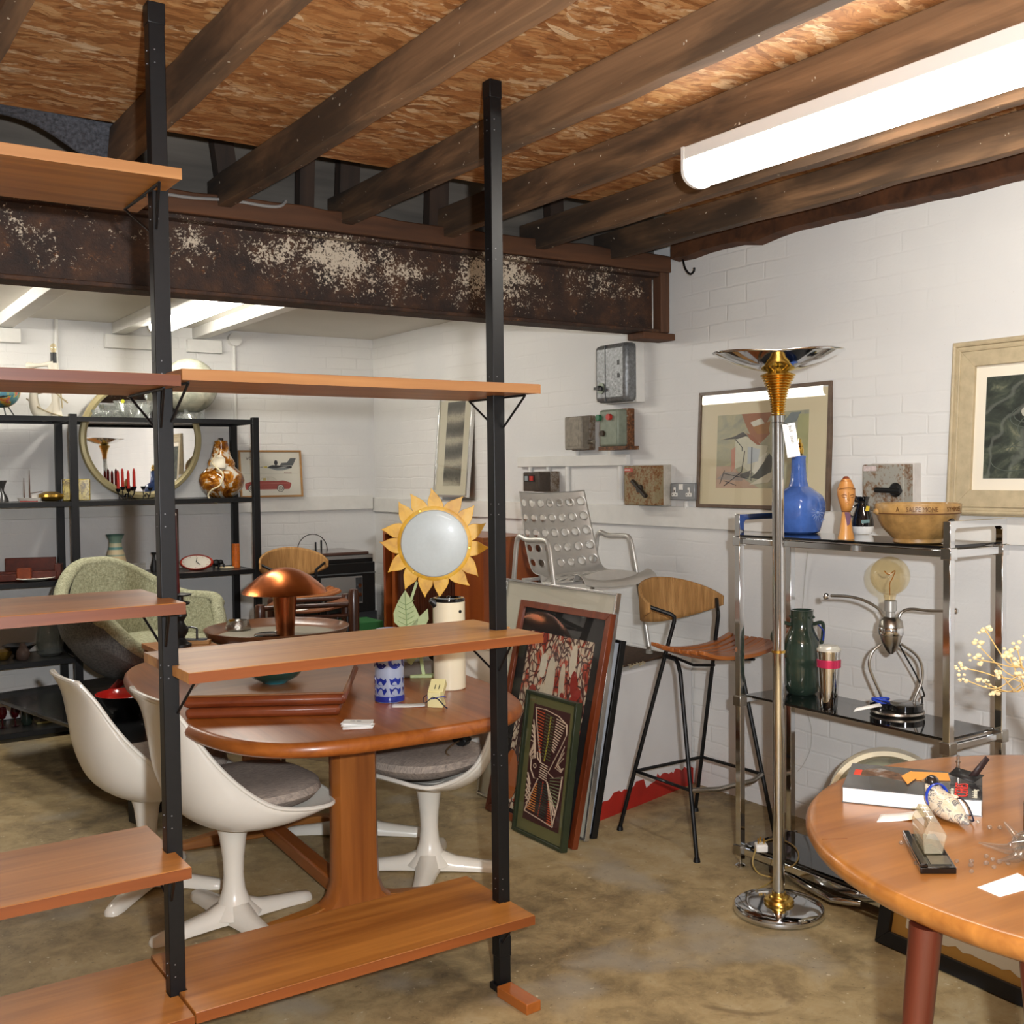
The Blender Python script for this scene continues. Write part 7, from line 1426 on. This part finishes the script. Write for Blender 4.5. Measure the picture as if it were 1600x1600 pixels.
p2 = p+Vector((0, 0, 6.2*k)); t = thing('shoe_ornament', 'grey metal ornament shaped like a backless shoe on the small wooden tray', 'ornament', p2); GM = M('grey_metal', '#55585c', .3, .7)
part('sole', MB().rings([[K(p2, k, x, 1+.5*abs(x)/10-.4, -w_), K(p2, k, x, .0, -w_), K(p2, k, x, .0, w_), K(p2, k, x, 1+.5*abs(x)/10+.6, w_)] for x, w_ in ((-20, 1), (-14, 5), (0, 6), (14, 6), (20, 2))]), GM, t); part('strap', MB().tube(catmull([K(p2, k, -22, 14), K(p2, k, -8, 20), K(p2, k, 4, 18)], 5), 1.4*k, 8), GM, t); part('post', MB().b(-1.5*k, 1.5*k, -1*k, 1*k, 1*k, 18*k, Matrix.Translation(K(p2, k, 4, 0))), GM, t)
# ---------------------------------------------------------------- corner: stereo, stool-chair, cupboard
def fr(px, py, y=6.60): return RY(px, py, y)
a, b2 = fr(497, 883), fr(587, 945); x0, x1 = 2.80, b2.x
st_ = thing('speaker_cabinet', 'dark grey cabinet under the radio in the far corner', 'cabinet', ((x0+x1)/2, 6.8, 0)); zr = fr(540, 958).z; part('body', MB().b(x0+.03, x1+.02, 6.62, 7.10, 0, zr-.002), M('charcoal_box', '#35373a', .6), st_, bevel=.004); part('shadow_gap', MB().b(x0+.032, x1+.018, 6.617, 6.625, zr*.55, zr*.555), BLACK, st_)
rd = thing('radio_cabinet', 'black radio with silver tuning panel standing in the far corner', 'radio', ((x0+x1)/2, 6.8, zr)); zt_ = fr(540, 880).z
part('case', MB().b(x0, x1, 6.60, 7.10, zr, zt_), BLACK, rd, bevel=.006); part('grille_panel', MB().b(x0+.12, x1-.10, 6.592, 6.602, zr+.06, zt_-.09), M('radio_silver', '#a3a4a2', .35, .5), rd); part('dial_strip', MB().b(x1-.15, x1-.105, 6.588, 6.6, zr+.07, zt_-.10), M('dial_dark', '#3d3e40', .4), rd)
for z in (.12, .18): part('knob', MB().cyl((x1-.128, 6.59, zr+z), (x1-.128, 6.572, zr+z), .014, n=16), CHROME, rd)
part('top_edge', MB().b(x0+.05, x1, 6.594, 6.604, zt_-.075, zt_-.068), M('edge_grey', '#55585a', .4), rd)
tt2 = thing('turntable', 'record turntable with brown lid on top of the black radio', 'turntable', ((x0+x1)/2, 6.8, zt_)); part('plinth', MB().b(x0-.03, x1-.005, 6.62, 7.08, zt_, zt_+.05), BLACK, tt2, bevel=.003); part('trim_strip', MB().b(x0-.028, x1-.008, 6.615, 6.622, zt_+.026, zt_+.048), M('radio_silver', '#a3a4a2'), tt2)
part('lid', MB().b(x0-.01, x1-.03, 6.63, 7.06, zt_+.05, zt_+.07), M('lid_brown', '#5a443c', .2, 0, .5), tt2, bevel=.004); part('spindle', MB().cyl((x0+.22, 6.9, zt_+.07), (x0+.22, 6.9, zt_+.13), .006, n=10), BLACK, tt2); part('spindle', MB().cyl((x0+.27, 6.92, zt_+.07), (x0+.27, 6.92, zt_+.14), .006, n=10), BLACK, tt2)
part('hoop', MB().tube([(x0+.23+.11*math.cos(q), 6.98, zt_+.07+.11*math.sin(q)) for q in [PI*i/16 for i in range(17)]], .003, 6), BLACK, tt2)
# green topped crate
g = RY(578, 972, 6.25); one('green_crate', MB().b(g.x-.16, g.x+.10, 6.26, 6.5, 0, g.z), M('green_paint', '#2f6e3a', .6), 'low green box on the floor between radio and cupboard', 'box', bevel=.004)
# cupboard with sliding tambour front
cu_ = thing('cupboard', 'teak cupboard with dark slatted front behind the sunflower light', 'cupboard', (3.39, 5.65, 0)); X0, X1, Y0, Y1, ZA, ZBt = 3.2, 3.57, 5.05, 6.25, .44, 1.14
part('top', MB().b(X0, X1, Y0, Y1, ZBt-.025, ZBt), TEAK_Y, cu_); part('bottom', MB().b(X0, X1, Y0, Y1, ZA, ZA+.03), TEAK_Y, cu_); part('back', MB().b(X1-.012, X1, Y0, Y1, ZA+.03, ZBt-.025), MAHOG, cu_)
CUP = wood('cupboard_teak', '#7a3412', '#a8571f', 'Z', .35, 50, .2)
for y0_, y1_ in ((Y0, Y0+.028), (Y1-.028, Y1)): part('side', MB().b(X0, X1-.012, y0_, y1_, ZA+.03, ZBt-.025), CUP, cu_)
part('door', MB().b(X0+.006, X0+.024, Y0+.03, Y0+.32, ZA+.032, ZBt-.027), CUP, cu_, label='plain sliding door')
mb = MB(); n = 26
for i in range(n): y = Y0+.33+(Y1-Y0-.37)*i/n; mb.b(X0+.045, X0+.058, y, y+.028, ZA+.032, ZBt-.027)
part('tambour', mb, wood('tambour_dark', '#2e140a', '#5a2a14', 'Z', .35, 50, .2), cu_, label='dark slatted inside'); part('inner_post', MB().b(X0+.03, X0+.06, Y1-.10, Y1-.06, ZA+.03, ZBt-.025), CUP, cu_)
for x in (X0+.04, X1-.06):
    for y in (Y0+.06, Y1-.06): part('leg', MB().tube([(x, y, 0), (x, y, ZA)], [.012, .018], 12), DARKWOOD, cu_)
# dark stool with turned posts and leather seat
dp = 5.95; so_ = RD(478, 960, dp); wl = thing('safari_stool', 'dark wooden stool with turned posts and a brown leather seat by the copper lamp', 'stool', (so_.x, so_.y, 0))
c = Vector((so_.x, so_.y, 0)); kk = dp/F_PX; zs_ = 1.5-(952-746)*kk; 
def sp3(px, d, z): q = RD(px, 900, dp+d); return Vector((q.x, q.y, z))
for px, d, top in ((405, -.10, .80), (552, -.10, .88), (425, .22, .80), (540, .22, .82)):
    b0 = sp3(px, d, 0); part('post', MB().lathe([(0, 0), (.016, 0), (.022, .1), (.026, .4), (.029, zs_-.04), (.029, top-.02), (.022, top), (0, top+.004)], b0, 18), DARKWOOD, wl)
q = [sp3(408, -.09, zs_), sp3(550, -.09, zs_+.02), sp3(538, .22, zs_+.02), sp3(427, .22, zs_)]
def seatf(u, v): a_ = q[0].lerp(q[1], u); b_ = q[3].lerp(q[2], u); r_ = a_.lerp(b_, v); return r_+Vector((0, 0, -.035*math.sin(PI*u)))
part('seat', MB().grid(seatf, 14, 8), M('seat_leather', '#7a4420', .5, var=.2, vscale=20), wl, solid=.008); part('rail', MB().tube([q[0], q[1]], .014, 10), DARKWOOD, wl); part('rail', MB().tube([q[3], q[2]], .014, 10), DARKWOOD, wl)
for j in range(9): u_ = (j+.5)/9; a_ = q[0].lerp(q[1], u_); part('spindle', MB().cyl(a_+Vector((0, 0, -.06)), a_+Vector((0, 0, -.30)), .007, n=8), BLACK, wl)
part('lower_rail', MB().tube([q[0]+Vector((0, 0, -.06)), q[1]+Vector((0, 0, -.06))], .010, 8).tube([q[0]+Vector((0, 0, -.30)), q[1]+Vector((0, 0, -.30))], .010, 8), DARKWOOD, wl)
c_ = seatf(.42, .25)+Vector((0, 0, .006)); one('white_card', MB().b(-.04, .04, -.02, .02, 0, .0012, Matrix.Translation(c_) @ Matrix.Rotation(.4, 4, 'Z')), PAPER, 'small white card lying on the brown leather stool seat', 'card')
